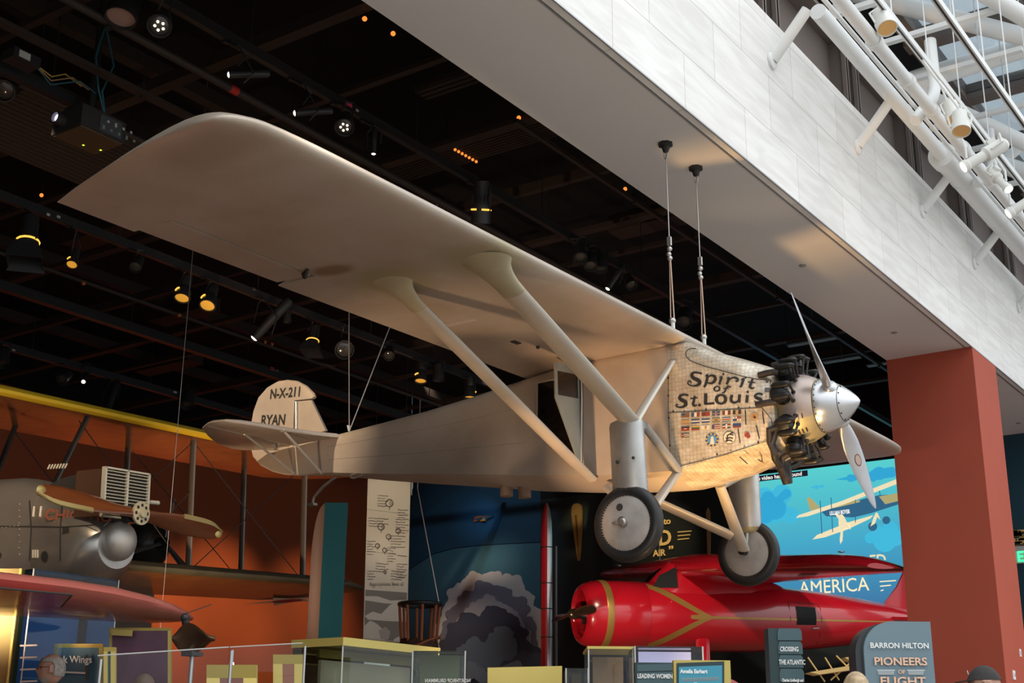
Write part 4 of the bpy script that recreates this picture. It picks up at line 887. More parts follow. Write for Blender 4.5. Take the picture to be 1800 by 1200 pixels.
lamp('tube', 530, 198, 8.3, (-.5, -.75, -.25), 'lower of the two thin tube spotlights pointing left over the wing tip', -3.62, 1)
lamp('big', 214, 26, 8.5, (.1, -.25, -1), 'large can spotlight with a dim pink lens at the top edge, left', -4.44, 1.0)
lamp('dark', 1020, 447, 8.3, (.3, -.4, -.85), 'leftmost of three dark round spotlights under the rail beside the beam', -3.62, .9)
lamp('dark', 1038, 462, 8.3, (.25, -.4, -.85), 'middle of three dark round spotlights under the rail beside the beam', -3.62, .9)
lamp('dark', 1056, 466, 8.3, (.1, -.2, -.95), 'rightmost of three dark round spotlights under the rail beside the beam', -3.62, .9)
lamp('tube', 1073, 500, 8.2, (-.35, -.4, -.85), 'thin tube spotlight slanting down beside the three dark round lamps', -3.62, 1.1)
lamp('dark', 1108, 497, 8.3, (.5, -.3, -.8), 'dark round spotlight nearest the front hanging cables', -3.62, .8)
lamp('dark', 1203, 562, 8.1, (.2, -.6, -.7), 'dark box-like spotlight behind the two front cables', -3.62, 1.2)
lamp('tube', 657, 262, 8.3, DN, 'small upright tube spotlight above the wing right of the diode lamp', -3.62, .8)
lamp('hood', 48, 432, 8.2, (.12, -.1, -1), 'big hooded amber spotlight at the left edge', -9.38, 1.35)
lamp('dark', 240, 466, 8.3, (.3, -.5, -.7), 'small dark spotlight with a pale lens left of the amber pair', -9.38, .8)
lamp('can', 322, 516, 8.2, (.2, -.35, -.95), 'left one of the pair of amber spotlights under the wing', -9.38, 1.05)
lamp('can', 367, 530, 8.2, (.25, -.45, -.85), 'right one of the pair of amber spotlights under the wing', -9.38, 1.1)
lamp('tube', 458, 582, 8.1, (-.5, -.35, -.75), 'long slanting black tube spotlight between the amber lamps', -9.38, 2.0)
lamp('hood', 549, 603, 8.1, (.1, -.2, -1), 'hooded amber spotlight near the wing trailing edge', -9.38, .95)
lamp('dark', 505, 560, 8.3, DN, 'small grey can spotlight beside the long slanting tube', -9.38, .6)
lamp('can', 740, 662, 8.1, (.1, -.2, -1), 'amber spotlight seen between the two wing struts', -9.38, 1.0)
lamp('dark', 771, 660, 8.1, DN, 'grey can spotlight just right of the amber lamp between the struts', -9.38, 1.0)
lamp('can', 826, 690, 8.0, DN, 'amber lit spotlight low between the struts, above the fuselage', -9.38, 1.0)
lamp('dark', 604, 612, 8.2, (.6, -.5, -.4), 'large dark round lamp below the trailing edge by the tail cable', -9.38, 1.5)
lamp('dark', 684, 622, 8.2, (.4, -.5, -.6), 'small dark spotlight by the slanted tail cable', -9.38, .9)
lamp('dark', 10, 156, 8.3, (.5, -.5, -.6), 'dark spotlight at the left edge near the projector', -7.4, 1.2)
lamp('dark', 112, 664, 8.3, (.3, -.6, -.5), 'small spotlight with a pale lens above the yellow wing edge', -15.5, 1.0)
lamp('tube', 148, 668, 8.3, (.5, -.5, -.5), 'small grey tube spotlight above the yellow wing edge', -15.5, 1.2)
lamp('tube', 192, 712, 8.2, (.2, -.4, -1), 'brown tube spotlight hanging above the yellow wing edge', -15.5, 1.8)
lamp('dark', 330, 705, 8.2, (.3, -.3, -.9), 'dim spotlight above the yellow wing edge, left of the tail fin', -15.5, 1.3)
lamp('can', 128, 460, 8.2, (.3, -.4, -.9), 'unlit spotlight just right of the big hooded amber lamp', -9.38, .7)
lamp('dark', 4, 632, 8.2, (.3, -.3, -.9), 'dark lamp at the left edge above the yellow wing', -15.5, 1.2)
# slender wires carrying the exhibits
for (px, py, pz, lab) in ((308, 760, 4.9, 'long thin wire hanging in front of the wooden propeller of the grey biplane'),):
    p = W(302, 870, 0, -7.4); MB().tube(p + Vector((0, 0, -2.2)), (p.x, p.y, 11), .004, 6).thing('hanging_wire', m_wire, lab, 'wire')

# ------------------------------------------------------------------ hall roof over the beam (upper right)
m_white = mat('white_pipe_paint', (.78, .79, .78), .42)
m_brown = mat('brown_steel', (.15, .12, .105), .6)
gd = empty('roof_girder', (.0, -4, 10.18), 'brown steel girder standing on top of the pale stone face', 'girder')
MB().bb((-.06, -4, 10.2), (.0, 26, 11.35)).build('web', m_brown, gd)
MB().bb((-.12, -4, 10.2), (.26, 26, 10.25)).build('flange', m_brown, gd); MB().bb((-.12, -4, 11.35), (.30, 26, 11.42)).build('flange', m_brown, gd)
for y in (-1.3, 1.5, 4.42, 7.22, 10.0, 12.85, 15.6):
    for d in (.12, .55): MB().bb((0, y + d - .02, 10.25), (.26, y + d + .02, 11.35)).bb((.20, y + d - .06, 10.25), (.26, y + d + .06, 11.35)).build('stiffener', m_brown, gd)
pa = empty('white_pipe', (.93, 1.7, 10.14), 'long white pipe with a capped end running along the stone face', 'pipe')
MB().tube((.93, 1.7, 10.16), (.93, 6.8, 10.13), .105, 24).build('pipe', m_white, pa)
for y in (3.2, 4.9, 6.3): MB().tube((.93, y - .03, 10.15), (.93, y + .03, 10.15), .109, 24).build('pipe_collar', m_white, pa)
MB().lathe([(.11, 0), (.20, .0), (.21, .03), (.21, .25), (.19, .27)], (.93, 6.55, 10.12), (0, 1, 0), 28).build('reducer', m_white, pa)
MB().tube((.93, 6.8, 10.12), (.93, 24, 10.1), .185, 28).build('wide_pipe', m_white, pa)
for y in (7.6, 9.6, 11.6): MB().tube((.93, y - .04, 10.12), (.93, y + .04, 10.12), .192, 28).build('pipe_collar', m_white, pa)
for i, y in enumerate((-1.4, 1.49, 4.42, 7.22, 10.0, 12.85, 15.7)):
    zt = 10.12; lab = ('outside the top edge', 'topmost, by the capped pipe end', 'second from the top', 'third from the top', 'fourth from the top', 'at the right edge', 'beyond the right edge')[i]
    xe, ze = (.875, 10.10) if y < 6.5 else (.81, 10.01); MB().tube((.385, y, 9.55), (xe, y, ze), .072, 16).lathe([(.11, .0), (.11, .03), (.08, .05)], (.362, y, 9.54), (1, 0, 0), 16).thing('pipe_bracket', m_white, 'white tubular bracket holding the long pipe, ' + lab, 'bracket', 'white tubular brackets on the stone face')
pc_ = empty('white_pipe', (1.5, .5, 9.72), 'second white pipe with collars running beside the long capped pipe', 'pipe')
MB().tube((1.5, .2, 9.72), (1.5, 24, 9.66), .085, 20).build('pipe', m_white, pc_)
for y in (2.0, 3.2, 4.2, 5.6, 7, 8.4): MB().tube((1.5, y, 9.72 - .0025 * y), (1.5, y + .12, 9.72 - .0025 * y), .105, 20).build('coupling', m_white, pc_)
MB().tube((1.22, -1, 9.95), (1.22, 20, 9.9), .03, 12).thing('white_conduit', m_white, 'thin white conduit between the two long white pipes', 'conduit')
def rail_w(x, y0, y1, z, label, hang):
    e = empty('white_rail', (x, y0, z), label, 'rail')
    MB().bb((x - .035, y0, z - .045), (x + .035, y1, z + .045)).build('rail', m_white, e); MB().bb((x - .012, y0, z - .05), (x + .012, y1, z - .044)).build('slot', m_rail, e)
    for y in hang: MB().tube((x, y, z), (x, y, 12.5), .010, 6).build('hanger_rod', m_white, e)
    return e
rail_w(1.7, 1.0, 24, 10.05, 'white lighting rail carrying the white spotlights, beside the white pipes', (2.2, 3.6, 5.0, 6.4, 7.8, 9.4, 11))
rail_w(2.55, 0.8, 24, 9.45, 'white slotted rail nearest the right edge at the top', (1.8, 3.0, 4.2, 5.4))
tr_ = empty('roof_truss', D(1700, 120, 21), 'white tubular roof truss crossing the top right corner', 'truss')
for a_, b_, r_ in ((D(1500, -12, 20.5), D(1840, 75, 20.5), .145), (D(1590, 148, 22), D(1850, 68, 22), .18), (D(1700, -30, 18.4), D(1850, 60, 18.4), .13), (D(1590, 150, 22), D(1850, 275, 22), .13), (D(1730, 280, 25), D(1860, 320, 25), .17), (D(1740, 300, 25), D(1850, 215, 25), .10)):
    MB().tube(a_, b_, r_, 24).build('truss_tube', m_white, tr_)
def elbow(pts, r, label): MB().path(pts, r, 16).thing('pipe_elbow', m_white, label, 'pipe')
def bend(a, b, c, n=6):
    a, b, c = Vector(a), Vector(b), Vector(c); p = b + (a - b) * .3; q = b + (c - b) * .3
    return [a] + [p * (1 - t) ** 2 + b * 2 * t * (1 - t) + q * t * t for t in [i / n for i in range(n + 1)]] + [c]
elbow(bend(D(1635, 72, 19), D(1645, 168, 18.5), D(1608, 212, 18.2)), .085, 'white pipe dropping down with an elbow beside the first white spotlights')
elbow(bend(D(1738, 230, 21.6), D(1745, 296, 21.2), D(1718, 322, 20.9)), .085, 'white pipe elbow under the bright white projector lamp')
elbow(bend(D(1460, 30, 17.4), D(1478, 5, 17.2), D(1488, -30, 17.0)), .075, 'white pipe stub rising from the capped pipe end at the top')
# white spotlights
m_wl = mat('white_lamp_body', (.74, .74, .70), .4)
def wlamp_can(e):
    part(MB().lathe([(.05, .26), (.10, .24), (.105, .05), (.125, .03), (.125, -.10), (.116, -.10), (.112, .0)], (0, 0, 0), (0, 0, 1), 24), 'body', m_wl, e)
    part(MB().lathe([(.114, -.08), (.112, .0), (.08, .03), (.001, .04)], (0, 0, 0), (0, 0, 1), 24), 'reflector', mat('gold_reflector', (.75, .45, .18), .35, .6, emit=(1, .6, .25), estr=.08), e)
    part(MB().sphere((0, 0, -.01), .03, 10, 6), 'bulb', hot2, e)
    part(MB().path([(.13, 0, 0), (.15, 0, .2), (0, 0, .36), (-.15, 0, .2), (-.13, 0, 0)], .014, 6), 'yoke', m_wl, e)
def wlamp_prof(e):
    part(MB().lathe([(.06, .62), (.10, .58), (.10, .30), (.07, .26), (.07, .02), (.085, 0), (.085, -.06), (.075, -.06), (.07, -.02)], (0, 0, 0), (0, 0, 1), 20), 'body', m_wl, e)
    part(MB().lathe([(.073, -.04), (.001, -.05)], (0, 0, 0), (0, 0, 1), 18), 'lens', mat('bright_lens', (1, 1, 1), .3, emit=(1, .95, .85), estr=7), e)
    part(MB().path([(.11, 0, .35), (.16, .0, .5), (.0, .16, .62), (-.16, .0, .5), (-.11, 0, .35)], .016, 6), 'yoke', m_wl, e)
    part(MB().box((0, .11, .45), (.1, .06, .12)), 'gear_box', m_wl, e)
KW = {}
def wlamp(kind, px, py, dep, aim, label, s=1):
    if kind not in KW:
        o = bpy.data.objects.new('spotlight', None); COL.objects.link(o); MW[o.name] = Matrix.Identity(4); (wlamp_can if kind == 'can' else wlamp_prof)(o); KW[kind] = o; KID[o.name] = kids(o)
    else: o = copy_tree(KW[kind])
    o.matrix_world = Matrix.Translation(D(px, py, dep)) @ Vector(aim).normalized().to_track_quat('-Z', 'Y').to_matrix().to_4x4() @ Matrix.Scale(s, 4)
    q = D(px, py, dep); MW[o.name] = o.matrix_world.copy(); MB().path([q + Vector((0, 0, .10)), q + Vector((0, 0, .25)), Vector((1.7, q.y, max(10.0, q.z + .2)))], .016, 8).build('arm', m_white, o)
    tag(o, label, 'spotlight', 'white spotlights under the hall roof')
def dm(px, py, x): return (W(px, py, 0, x) - CAM).dot(FW)
wlamp('can', 1556, 42, dm(1556, 42, 1.7), (.35, -.35, -1), 'white can spotlight with an amber glow, topmost of the white lamps')
wlamp('can', 1677, 203, dm(1677, 203, 1.85), (.25, -.3, -1), 'upper one of the two white can spotlights close together', .95)
wlamp('can', 1689, 222, dm(1689, 222, 2.1), (.1, -.35, -1), 'lower one of the two white can spotlights close together', .95)
wlamp('prof', 1700, 290, dm(1700, 290, 1.95), (-.75, -.45, -.5), 'long white profile spotlight shining brightly to the left')
wlamp('prof', 1778, 372, dm(1778, 372, 1.95), (-.75, -.35, -.5), 'white profile spotlight at the right edge below the bright one', 1.0)
wlamp('prof', 1770, 330, dm(1770, 330, 2.2), (.5, -.3, -.8), 'white profile spotlight turned away at the right edge', .8)
# roof frame and skylight
zr = 12.5
struct(MB().bb((-1.1, 0, zr + .5), (.42, 26, zr + .6)), 'ceiling_hall', mat('dark_roof_deck', (.03, .026, .025), .8))
m_pane = glass('skylight_glass', (.66, .71, .74), .03)
fr = MB()
for x in (.5, 2.15, 3.8): fr.bb((x - .13, 4.5, zr), (x + .13, 26, zr + .35))
for y in (5.0, 7.4, 9.8, 12.2, 14.6, 17): fr.bb((.3, y - .16, zr + .02), (4.2, y + .16, zr + .3))
struct(fr, 'window_frame', m_brown)
wi = 0
for xa, xb in ((.63, 2.02), (2.28, 3.67)):
    for ya, yb in ((5.16, 7.24), (7.56, 9.64), (9.96, 12.04), (12.36, 14.44), (14.76, 16.84)):
        wi += 1; struct(MB().bb((xa, ya, zr + .12), (xb, yb, zr + .14)), 'window_%d' % wi, m_pane)
for i, (y, z) in enumerate(((3.4, 11.1), (4.7, 11.2), (6.0, 11.2), (7.6, 11.1), (9.2, 11.3), (10.8, 11.2))):
    MB().bb((.5, y, z), (2.4, y + .10, z + .07)).thing('white_strut', m_white, 'white channel strut crossing under the skylight', 'strut', 'white channel struts under the skylight')
# ceiling details on the soffit
m_dl = mat('soffit_fixture', (.3, .28, .26), .5)
for px, py, lab in ((1411, 466, 'small round sprinkler cap on the soffit right of the cables'), (1572, 584, 'small round sprinkler cap on the soffit near the red pillar'), (1790, 743, 'small round sprinkler cap on the soffit beyond the red pillar')):
    MB().lathe([(.05, .0), (.05, -.012), (.02, -.02)], W(px, py, 2, HS), (0, 0, 1), 16).thing('sprinkler_cap', m_dl, lab, 'sprinkler')
# ------------------------------------------------------------------ helpers for the exhibits
def root(name, n, R, label, cat): return empty(name, n, label, cat, M=R)
# ------------------------------------------------------------------ grey biplane at the left
bi = root('biplane', (-6.1059, -2.4374, 3.8649), rot3(radians(-.632), radians(7.98), radians(4.075)), 'grey biplane with wooden propeller and yellow edged upper wing at the left', 'airplane')
BINV = mw(bi).inverted()
def B(px, py, ax, val):
    o = BINV @ CAM; d = BINV.to_3x3() @ ray(px, py); return o + d * ((val - o[ax]) / d[ax])
def bpart(mb, name, m, parent=None, smooth=35): return mb.build(name, m, parent or bi, local=True, smooth=smooth)
m_grey = mat('grey_cowl_paint', (.30, .28, .26), .42, .45, noise=(2, .15))
m_alu2 = mat('hammered_aluminium', (.55, .52, .48), .3, .8, noise=(4, .15), bump=(5, .15))
m_varn = mat('varnished_fabric', (.20, .085, .028), .28, 0, coat=.6, noise=(2.5, .45), bump=(3, .25))
m_yel = mat('yellow_paint', (.62, .42, .02), .4)
m_olive = mat('olive_paint', (.06, .055, .035), .45, noise=(3, .3))
m_wood = mat('varnished_wood', (.22, .065, .022), .2, 0, coat=.8, noise=(6, .4, (1, .15, 1)))
m_brass = mat('brass_sheathing', (.60, .48, .20), .35, .6)
def wingset(z, x_le, chord, span, name, inc=0):
    le_m = m_yel if z > 0 else m_olive
    rr, le = [], []
    for y in [-span, -span + .25, -span + .8, -3, 0, 3, span - .8, span - .25, span]:
        e = max(0, (abs(y) - (span - .8)) / .8); k = 1 - e ** 2 * .6; c = chord * k; x0 = x_le - .25 * e * e
        rr.append([Vector((x0 - s * c, y, z + t * c * .9 * (1 - .5 * e))) for s, t in UPP[::2]] + [Vector((x0 - s * c, y, z + t * c * .9 * (1 - .5 * e))) for s, t in LOW[:0:-2]])
        le.append([Vector((x0 - s * c + .01, y, z + t * c * .9 * (1 - .5 * e) + d)) for s, t, d in ((.12, .101, .006), (.06, .083, .006), (.03, .068, .006), (0, .04, .004), (.006, .022, -.004), (.03, .010, -.006), (.05, .008, -.006))])
    rr = [[p + Vector((0, 0, (p.x - x_le) * inc)) for p in r] for r in rr]; le = [[p + Vector((0, 0, (p.x - x_le) * inc)) for p in r] for r in le]
    w = bpart(MB().loft(rr), name, m_varn); bpart(MB().loft(le, cap=False, ring_closed=False), 'leading_edge', le_m, w)
    return w
ZL = -.492
uw = wingset(ZL + 1.95, -1.6, 1.83, 7.6, 'upper_wing'); lw = wingset(ZL, -1.6, 1.83, 7.6, 'lower_wing', .085)
bpart(MB().prism([(-1.75, .62, ZL - .016), (-3.35, .62, ZL - .152), (-3.35, .62, ZL - .148), (-1.75, .62, ZL - .012)], (0, .2, 0)), 'white_band', mat('white_paint', (.62, .58, .52), .5), lw)
# star on the underside of the lower wing
sc_ = B(505, 1049, 2, ZL - .10)
star = MB(); pts = []
for k in range(10):
    a = 2 * pi * k / 10; r = .75 if k % 2 == 0 else .29; pts.append(Vector((sc_.x + r * cos(a), sc_.y + r * sin(a), ZL - .03 + (sc_.x + r * cos(a) + 1.6) * .085)))
star.add(pts + [Vector((sc_.x, sc_.y, ZL - .03 + (sc_.x + 1.6) * .085))], [(i, (i + 1) % 10, 10) for i in range(10)])
bpart(star, 'star', mat('star_white', (.70, .62, .55), .5), lw)
bpart(MB().lathe([(.26, 0), (.26, -.004), (.001, -.005)], Vector((sc_.x, sc_.y, ZL - .034 + (sc_.x + 1.6) * .085)), (-.085, 0, 1), 20), 'star_centre', mat('star_red', (.35, .03, .04), .5), lw)
m_bst = mat('grey_brown_strut', (.15, .13, .11), .3, .4)
for y, x in ((3.15, -1.9), (3.10, -3.1), (4.6, -1.9), (5.9, -1.9), (5.85, -3.1), (-3.15, -1.9), (-3.1, -3.1)):
    if (y, x) == (4.6, -1.9): continue
    bpart(strut(MB(), (x, y, ZL + .10), (x, y, ZL + 1.97), .11, .05), 'interplane_strut', m_bst)
for s in (-1, 1):
    bpart(strut(MB(), (-1.9, s * .45, .35), (-1.8, s * .95, ZL + 1.97), .10, .05), 'cabane_strut', m_rail)
    bpart(strut(MB(), (-3.0, s * .45, .35), (-3.1, s * .95, ZL + 1.97), .10, .05), 'cabane_strut', m_rail)
for p, q in (((-1.9, .9, ZL + 1.9), (-1.9, 3.1, ZL + .1)), ((-1.9, 3.1, ZL + 1.9), (-1.9, .8, ZL + .1)), ((-1.9, 3.2, ZL + 1.9), (-1.9, 5.85, ZL + .1)), ((-1.9, 5.85, ZL + 1.9), (-1.9, 3.2, ZL + .1)), ((-3.1, .9, ZL + 1.9), (-3.1, 3.1, ZL + .1)), ((-3.1, 3.2, ZL + 1.9), (-3.1, 5.85, ZL + .1)), ((-1.9, 3.12, ZL + 1.2), (-3.1, 3.08, ZL + .2))):
    bpart(MB().tube(p, q, .007, 6), 'bracing_wire', m_rail)
# fuselage
def fr_(x, w, t, b, n, m=28):
    r = []; zc = (t + b) / 2; h = (t - b) / 2
    for k in range(m):
        a = 2 * pi * k / m; c, s = cos(a), sin(a); r.append(Vector((x, w * abs(c) ** (2 / n) * (1 if c >= 0 else -1), zc + h * abs(s) ** (2 / n) * (1 if s >= 0 else -1))))
    return r
FS = [(-.28, .30, -.10, -.62, 2), (-.42, .42, .0, -.74, 2.2), (-.70, .46, .10, -.80, 2.6), (-1.15, .48, .36, -.86, 3), (-1.6, .49, .52, -.9, 3.4), (-3, .5, .56, -.9, 4), (-5, .42, .5, -.75, 4), (-8, .2, .3, -.35, 3), (-10, .04, .2, -.1, 2)]
bf = bpart(MB().loft([fr_(*f) for f in FS if f[0] <= -1.15][::-1]), 'fuselage', m_grey)
bn = bpart(MB().loft([fr_(*f) for f in FS if f[0] >= -1.15]), 'nose_cowl', m_alu2)
bpart(MB().sphere((-.26, 0, -.30), .235, 24, 14, (.8, 1, 1)), 'nose_bulge', mat('satin_aluminium', (.55, .52, .48), .45, .6), bn)
bpart(MB().path([Vector((-.31, .25 * cos(a), -.30 + .25 * sin(a))) for a in [2 * pi * k / 28 for k in range(28)]], .012, 6, closed=True), 'bulge_ring', m_alu, bn)
rad = bpart(MB().bb((-.62, -.36, -.04), (-.20, .36, .50)), 'radiator', mat('radiator_shell', (.10, .05, .03), .5))
bpart(MB().bb((-.20, -.36, -.04), (-.195, .36, .50)), 'radiator_core', m_seam, rad)
m_cream = mat('cream_slat', (.62, .58, .47), .4)
for k in range(14): bpart(MB().bb((-.205, -.36, -.02 + k * .038), (-.16, .36, -.012 + k * .038)), 'shutter_slat', m_cream, rad)
for y in (-.36, 0, .36): bpart(MB().bb((-.215, y - .012, -.05), (-.155, y + .012, .52)), 'shutter_post', m_cream, rad)
for z in (-.045, .51): bpart(MB().bb((-.215, -.37, z - .01), (-.155, .37, z + .01)), 'shutter_bar', m_cream, rad)
def fpt(px, py, out=.004):   # near (starboard, y<0) face of the cowl
    y = -.45
    for _ in range(6):
        p = B(px, py, 1, y)
        x = max(min(p.x, -.28), -8)
        for a, b in zip(FS, FS[1:]):
            if b[0] <= x <= a[0]:
                t = (x - a[0]) / (b[0] - a[0]); w, tp, bt, n = [q + (r - q) * t for q, r in zip(a[1:], b[1:])]
                q = min(abs((p.z - (tp + bt) / 2) / ((tp - bt) / 2)), .97); y = -w * (1 - q ** n) ** (1 / n) - out; break
    return B(px, py, 1, y)
bpart(MB().add([fpt(x, y) for x, y in ((80, 855), (110, 840), (160, 826), (164, 828), (163, 868), (120, 866), (98, 864))], [tuple(range(7))]), 'engine_opening', m_seam, bf)
def bseam(pts, r=.008, m=m_seam, nm='panel_seam'): bpart(MB().path([fpt(*p) for p in lerp_pts(pts, 5)], r, 6), nm, m, bf)
bseam([(110, 880), (106, 930), (106, 985)]); bseam([(52, 880), (55, 930), (52, 985)]); bseam([(0, 925), (55, 925), (110, 926), (172, 922)], .006)
for x in (60, 72): bpart(MB().path([fpt(x, 890), fpt(x - 2, 908)], .014, 6), 'louver', m_cream, bf)
for i in range(7): bpart(MB().path([fpt(84 + i * 5, 824 - i * .3), fpt(88 + i * 5, 816 - i * .3)], .010, 6), 'louver', m_cream, bf)
for i in range(3): bpart(MB().path([fpt(58 + i * 4, 966), fpt(58 + i * 4, 980)], .012, 6), 'louver', m_cream, bf)
bpart(MB().add([fpt(x, y, .008) for x, y in ((110, 928), (121, 926), (121, 936), (109, 938))], [(0, 1, 2, 3)]), 'slot_opening', m_seam, bf)
bpart(MB().add([fpt(78 + 6 * cos(a), 978 + 10 * sin(a), .008) for a in [2 * pi * k / 14 for k in range(14)]], [tuple(range(14))]), 'port_opening', m_seam, bf)
o = fpt(138, 907, .01); bpart(text_mb('CHICAGO', .17, o, fpt(150, 907.5, .01) - fpt(126, 906.5, .01), Vector((0, 0, 1)), ext=0.004, bold=.004), 'name_lettering', mat('red_brown_lettering', (.28, .07, .03), .6), bf)
rv = MB()
for i in range(9): rv.sphere(fpt(34 - (i % 2) * 1, 886 + i * 11, 0), .012, 6, 4)
for i in range(5): rv.sphere(fpt(4 + i * 7, 927 - i * .8, 0), .012, 6, 4)
bpart(rv, 'rivets', m_alu, bf)
# wooden propeller
hub = bpart(MB().lathe([(.10, -.16), (.10, -.05), (.001, -.05)], (0, 0, 0), XA, 20), 'propeller_shaft', m_rail)
PA = radians(-4.3); u0 = Vector((0, cos(PA), sin(PA)))
for s in (1, -1):
    u = u0 * s; t0 = XA.cross(u); rings = []
    for r, w, h, be in ((-.02, .17, .12, 60), (.12, .16, .11, 55), (.3, .17, .085, 42), (.55, .22, .06, 33), (.85, .25, .045, 26), (1.15, .235, .03, 21), (1.4, .18, .02, 18), (1.5, .11, .014, 17), (1.53, .03, .008, 17)):
        b = radians(be); c = t0 * cos(b) + XA * sin(b); nn = c.cross(u); rings.append([u * r + c * (cos(a) * w / 2) + nn * (sin(a) * h / 2) for a in [2 * pi * j / 18 for j in range(18)]])
    bl = bpart(MB().loft(rings), 'propeller_blade', m_wood)
    rr = []
    for i in range(9):
        r = .75 + .78 * i / 8; w = .255 - .03 * max(0, (r - 1.1) / .3) - .14 * max(0, (r - 1.3) / .23); b = radians(33 - 16 * (r - .55) / 1); c = t0 * cos(b) + XA * sin(b); nn = c.cross(u)
        rr.append([u * r + c * w * .51 + nn * .012, u * r + c * (w * .51 + .006), u * r + c * w * .51 - nn * .012, u * r + c * w * .33 - nn * .024, u * r + c * w * .33 + nn * .024])
    bpart(MB().loft(rr), 'brass_edge', m_brass, bl)
    bpart(MB().sphere(u * 1.47, .07, 10, 8, (.25, 1.0, .9)), 'brass_tip', m_brass, bl)
hb_ = bpart(MB().lathe([(.135, .05), (.135, .075), (.06, .078), (.05, .11), (.001, .112)], (0, 0, 0), XA, 28), 'hub_plate', mat('cream_hub', (.66, .58, .38), .4, .4))
for k in range(8):
    a = 2 * pi * k / 8; bpart(MB().lathe([(.02, .076), (.02, .080), (.001, .081)], (0, .092 * cos(a), .092 * sin(a)), XA, 10), 'hub_hole', m_seam, hb_)
bpart(MB().tube((-.25, -.05, .18), (-.25, .62, .20), .025, 10).sphere((-.25, .62, .20), .028), 'pitot_tube', m_cream)
bpart(MB().lathe([(.14, -.05), (.17, .1), (.16, .55), (.1, .75), (.03, .85)], (-2.2, -.9, -.96), XA, 18), 'float_nose', m_olive)
for x, y in ((-2.2, -.6), (-2.2, .6)): bpart(MB().tube((x, y, -.7), (x, y * 1.5, -2.0), .05, 10).lathe([(.30, -.09), (.40, -.06), (.42, 0), (.40, .06), (.30, .09), (.001, .09)], (x, y * 1.7, -2.2), (0, 1, 0), 24), 'wheel', m_tyre)
# plinth under it
MB().bb((-9.0, -4.0, 0), (-7.2, -1.2, 1.15)).thing('display_plinth', mat('dark_plinth', (.06, .05, .045), .7), 'dark plinth under the grey biplane', 'plinth')

# ------------------------------------------------------------------ red racing monoplane
vg = root('monoplane', (-8.2479, 10.5855, 3.9834), rot3(radians(-.780), radians(-128.447), radians(-6.2)), 'glossy red monoplane with gold stripes hanging low in front of the blue screen', 'airplane')
VINV = mw(vg).inverted()
def vpart(mb, name, m, parent=None, smooth=40): return mb.build(name, m, parent or vg, local=True, smooth=smooth)
m_red = mat('glossy_red_enamel', (.50, .008, .018), .25, 0, coat=.8)
m_gold = mat('gold_paint', (.42, .24, .06), .35, .4)
VP_ = [(-1.28, .665), (-1.6, .685), (-2.2, .70), (-3.0, .705), (-3.8, .695), (-4.6, .66), (-5.4, .595), (-6.2, .505), (-7.0, .39), (-7.8, .23), (-8.15, .10), (-8.2, .01)]
def vr(x):
    for a, b in zip(VP_, VP_[1:]):
        if b[0] <= x <= a[0]: return a[1] + (b[1] - a[1]) * (x - a[0]) / (b[0] - a[0])
    return .67 if x > -1.28 else .01
vf = vpart(MB().lathe([(r, x) for x, r in VP_], (0, 0, 0), XA, 48), 'fuselage', m_red)
cw = vpart(MB().lathe([(.67, -1.32), (.685, -1.28), (.69, -.8), (.685, -.45), (.665, -.25), (.62, -.10), (.555, -.02), (.50, 0), (.47, -.03), (.46, -.10), (.46, -.5)], (0, 0, 0), XA, 48), 'engine_cowl', m_red)
vpart(MB().lathe([(.692, -.52), (.697, -.50), (.690, -.40), (.682, -.38)], (0, 0, 0), XA, 48), 'gold_band', m_gold, cw)
vpart(MB().lathe([(.455, -.30), (.2, -.24), (.12, -.1), (.06, .04), (.001, .05)], (0, 0, 0), XA, 28), 'engine_front', m_eng, cw)
for k in range(9):
    a = 2 * pi * k / 9; vpart(MB().tube((-.26, .16 * cos(a), .16 * sin(a)), (-.26, .44 * cos(a), .44 * sin(a)), .06, 10), 'cylinder', m_eng, cw)
m_bronze = mat('bronze_propeller', (.20, .14, .09), .25, .8, noise=(5, .3))
for s in (1, -1):
    u = Vector((0, cos(.10), sin(.10))) * s; t0 = XA.cross(u); rings = []
    for r, w, h, be in ((.05, .12, .1, 60), (.2, .13, .09, 58), (.45, .2, .06, 50), (.8, .22, .04, 42), (1.1, .2, .03, 36), (1.28, .12, .02, 34), (1.34, .03, .01, 34)):
        b = radians(be); c = t0 * cos(b) + XA * sin(b); nn = c.cross(u); rings.append([Vector((.12, 0, 0)) + u * r + c * (cos(a) * w / 2) + nn * (sin(a) * h / 2) for a in [2 * pi * j / 16 for j in range(16)]])
    vpart(MB().loft(rings), 'propeller_blade', m_bronze)
vpart(MB().lathe([(.1, .02), (.11, .12), (.08, .2), (.03, .24), (.001, .245)], (0, 0, 0), XA, 20), 'propeller_hub', m_bronze)
rr = []
for y in (-6.2, -6.1, -5.8, -5.2, -4, -2.5, -1, 0, 1, 2.5, 4, 5.2, 5.8, 6.1, 6.2):
    e = abs(y) / 6.2; tipk = max(0, (abs(y) - 5.2) / 1.0); c = (2.75 - 1.1 * e) * sqrt(max(.04, 1 - tipk ** 2 * .9)); x0 = -1.95 - .55 * e - .35 * tipk ** 2; z = .80 + .10 * e; k = (1.55 - .35 * e)
    rr.append([Vector((x0 - s * c, y, z + t * c * k)) for s, t in UPP] + [Vector((x0 - s * c, y, z + (t - .03 * sin(pi * s)) * c * k)) for s, t in LOW[:0:-1]])
vw = vpart(MB().loft(rr), 'wing', m_red)
vpart(MB().loft([[Vector((x, w * cos(a), .36 + h * sin(a))) for a in [pi * k / 14 for k in range(15)]] for x, w, h in ((-1.42, .42, .02), (-1.62, .46, .40), (-1.95, .52, .74), (-2.6, .54, .76), (-3.6, .48, .66), (-4.7, .25, .26))], ring_closed=False, cap=False), 'cabin_hump', m_red, vf)
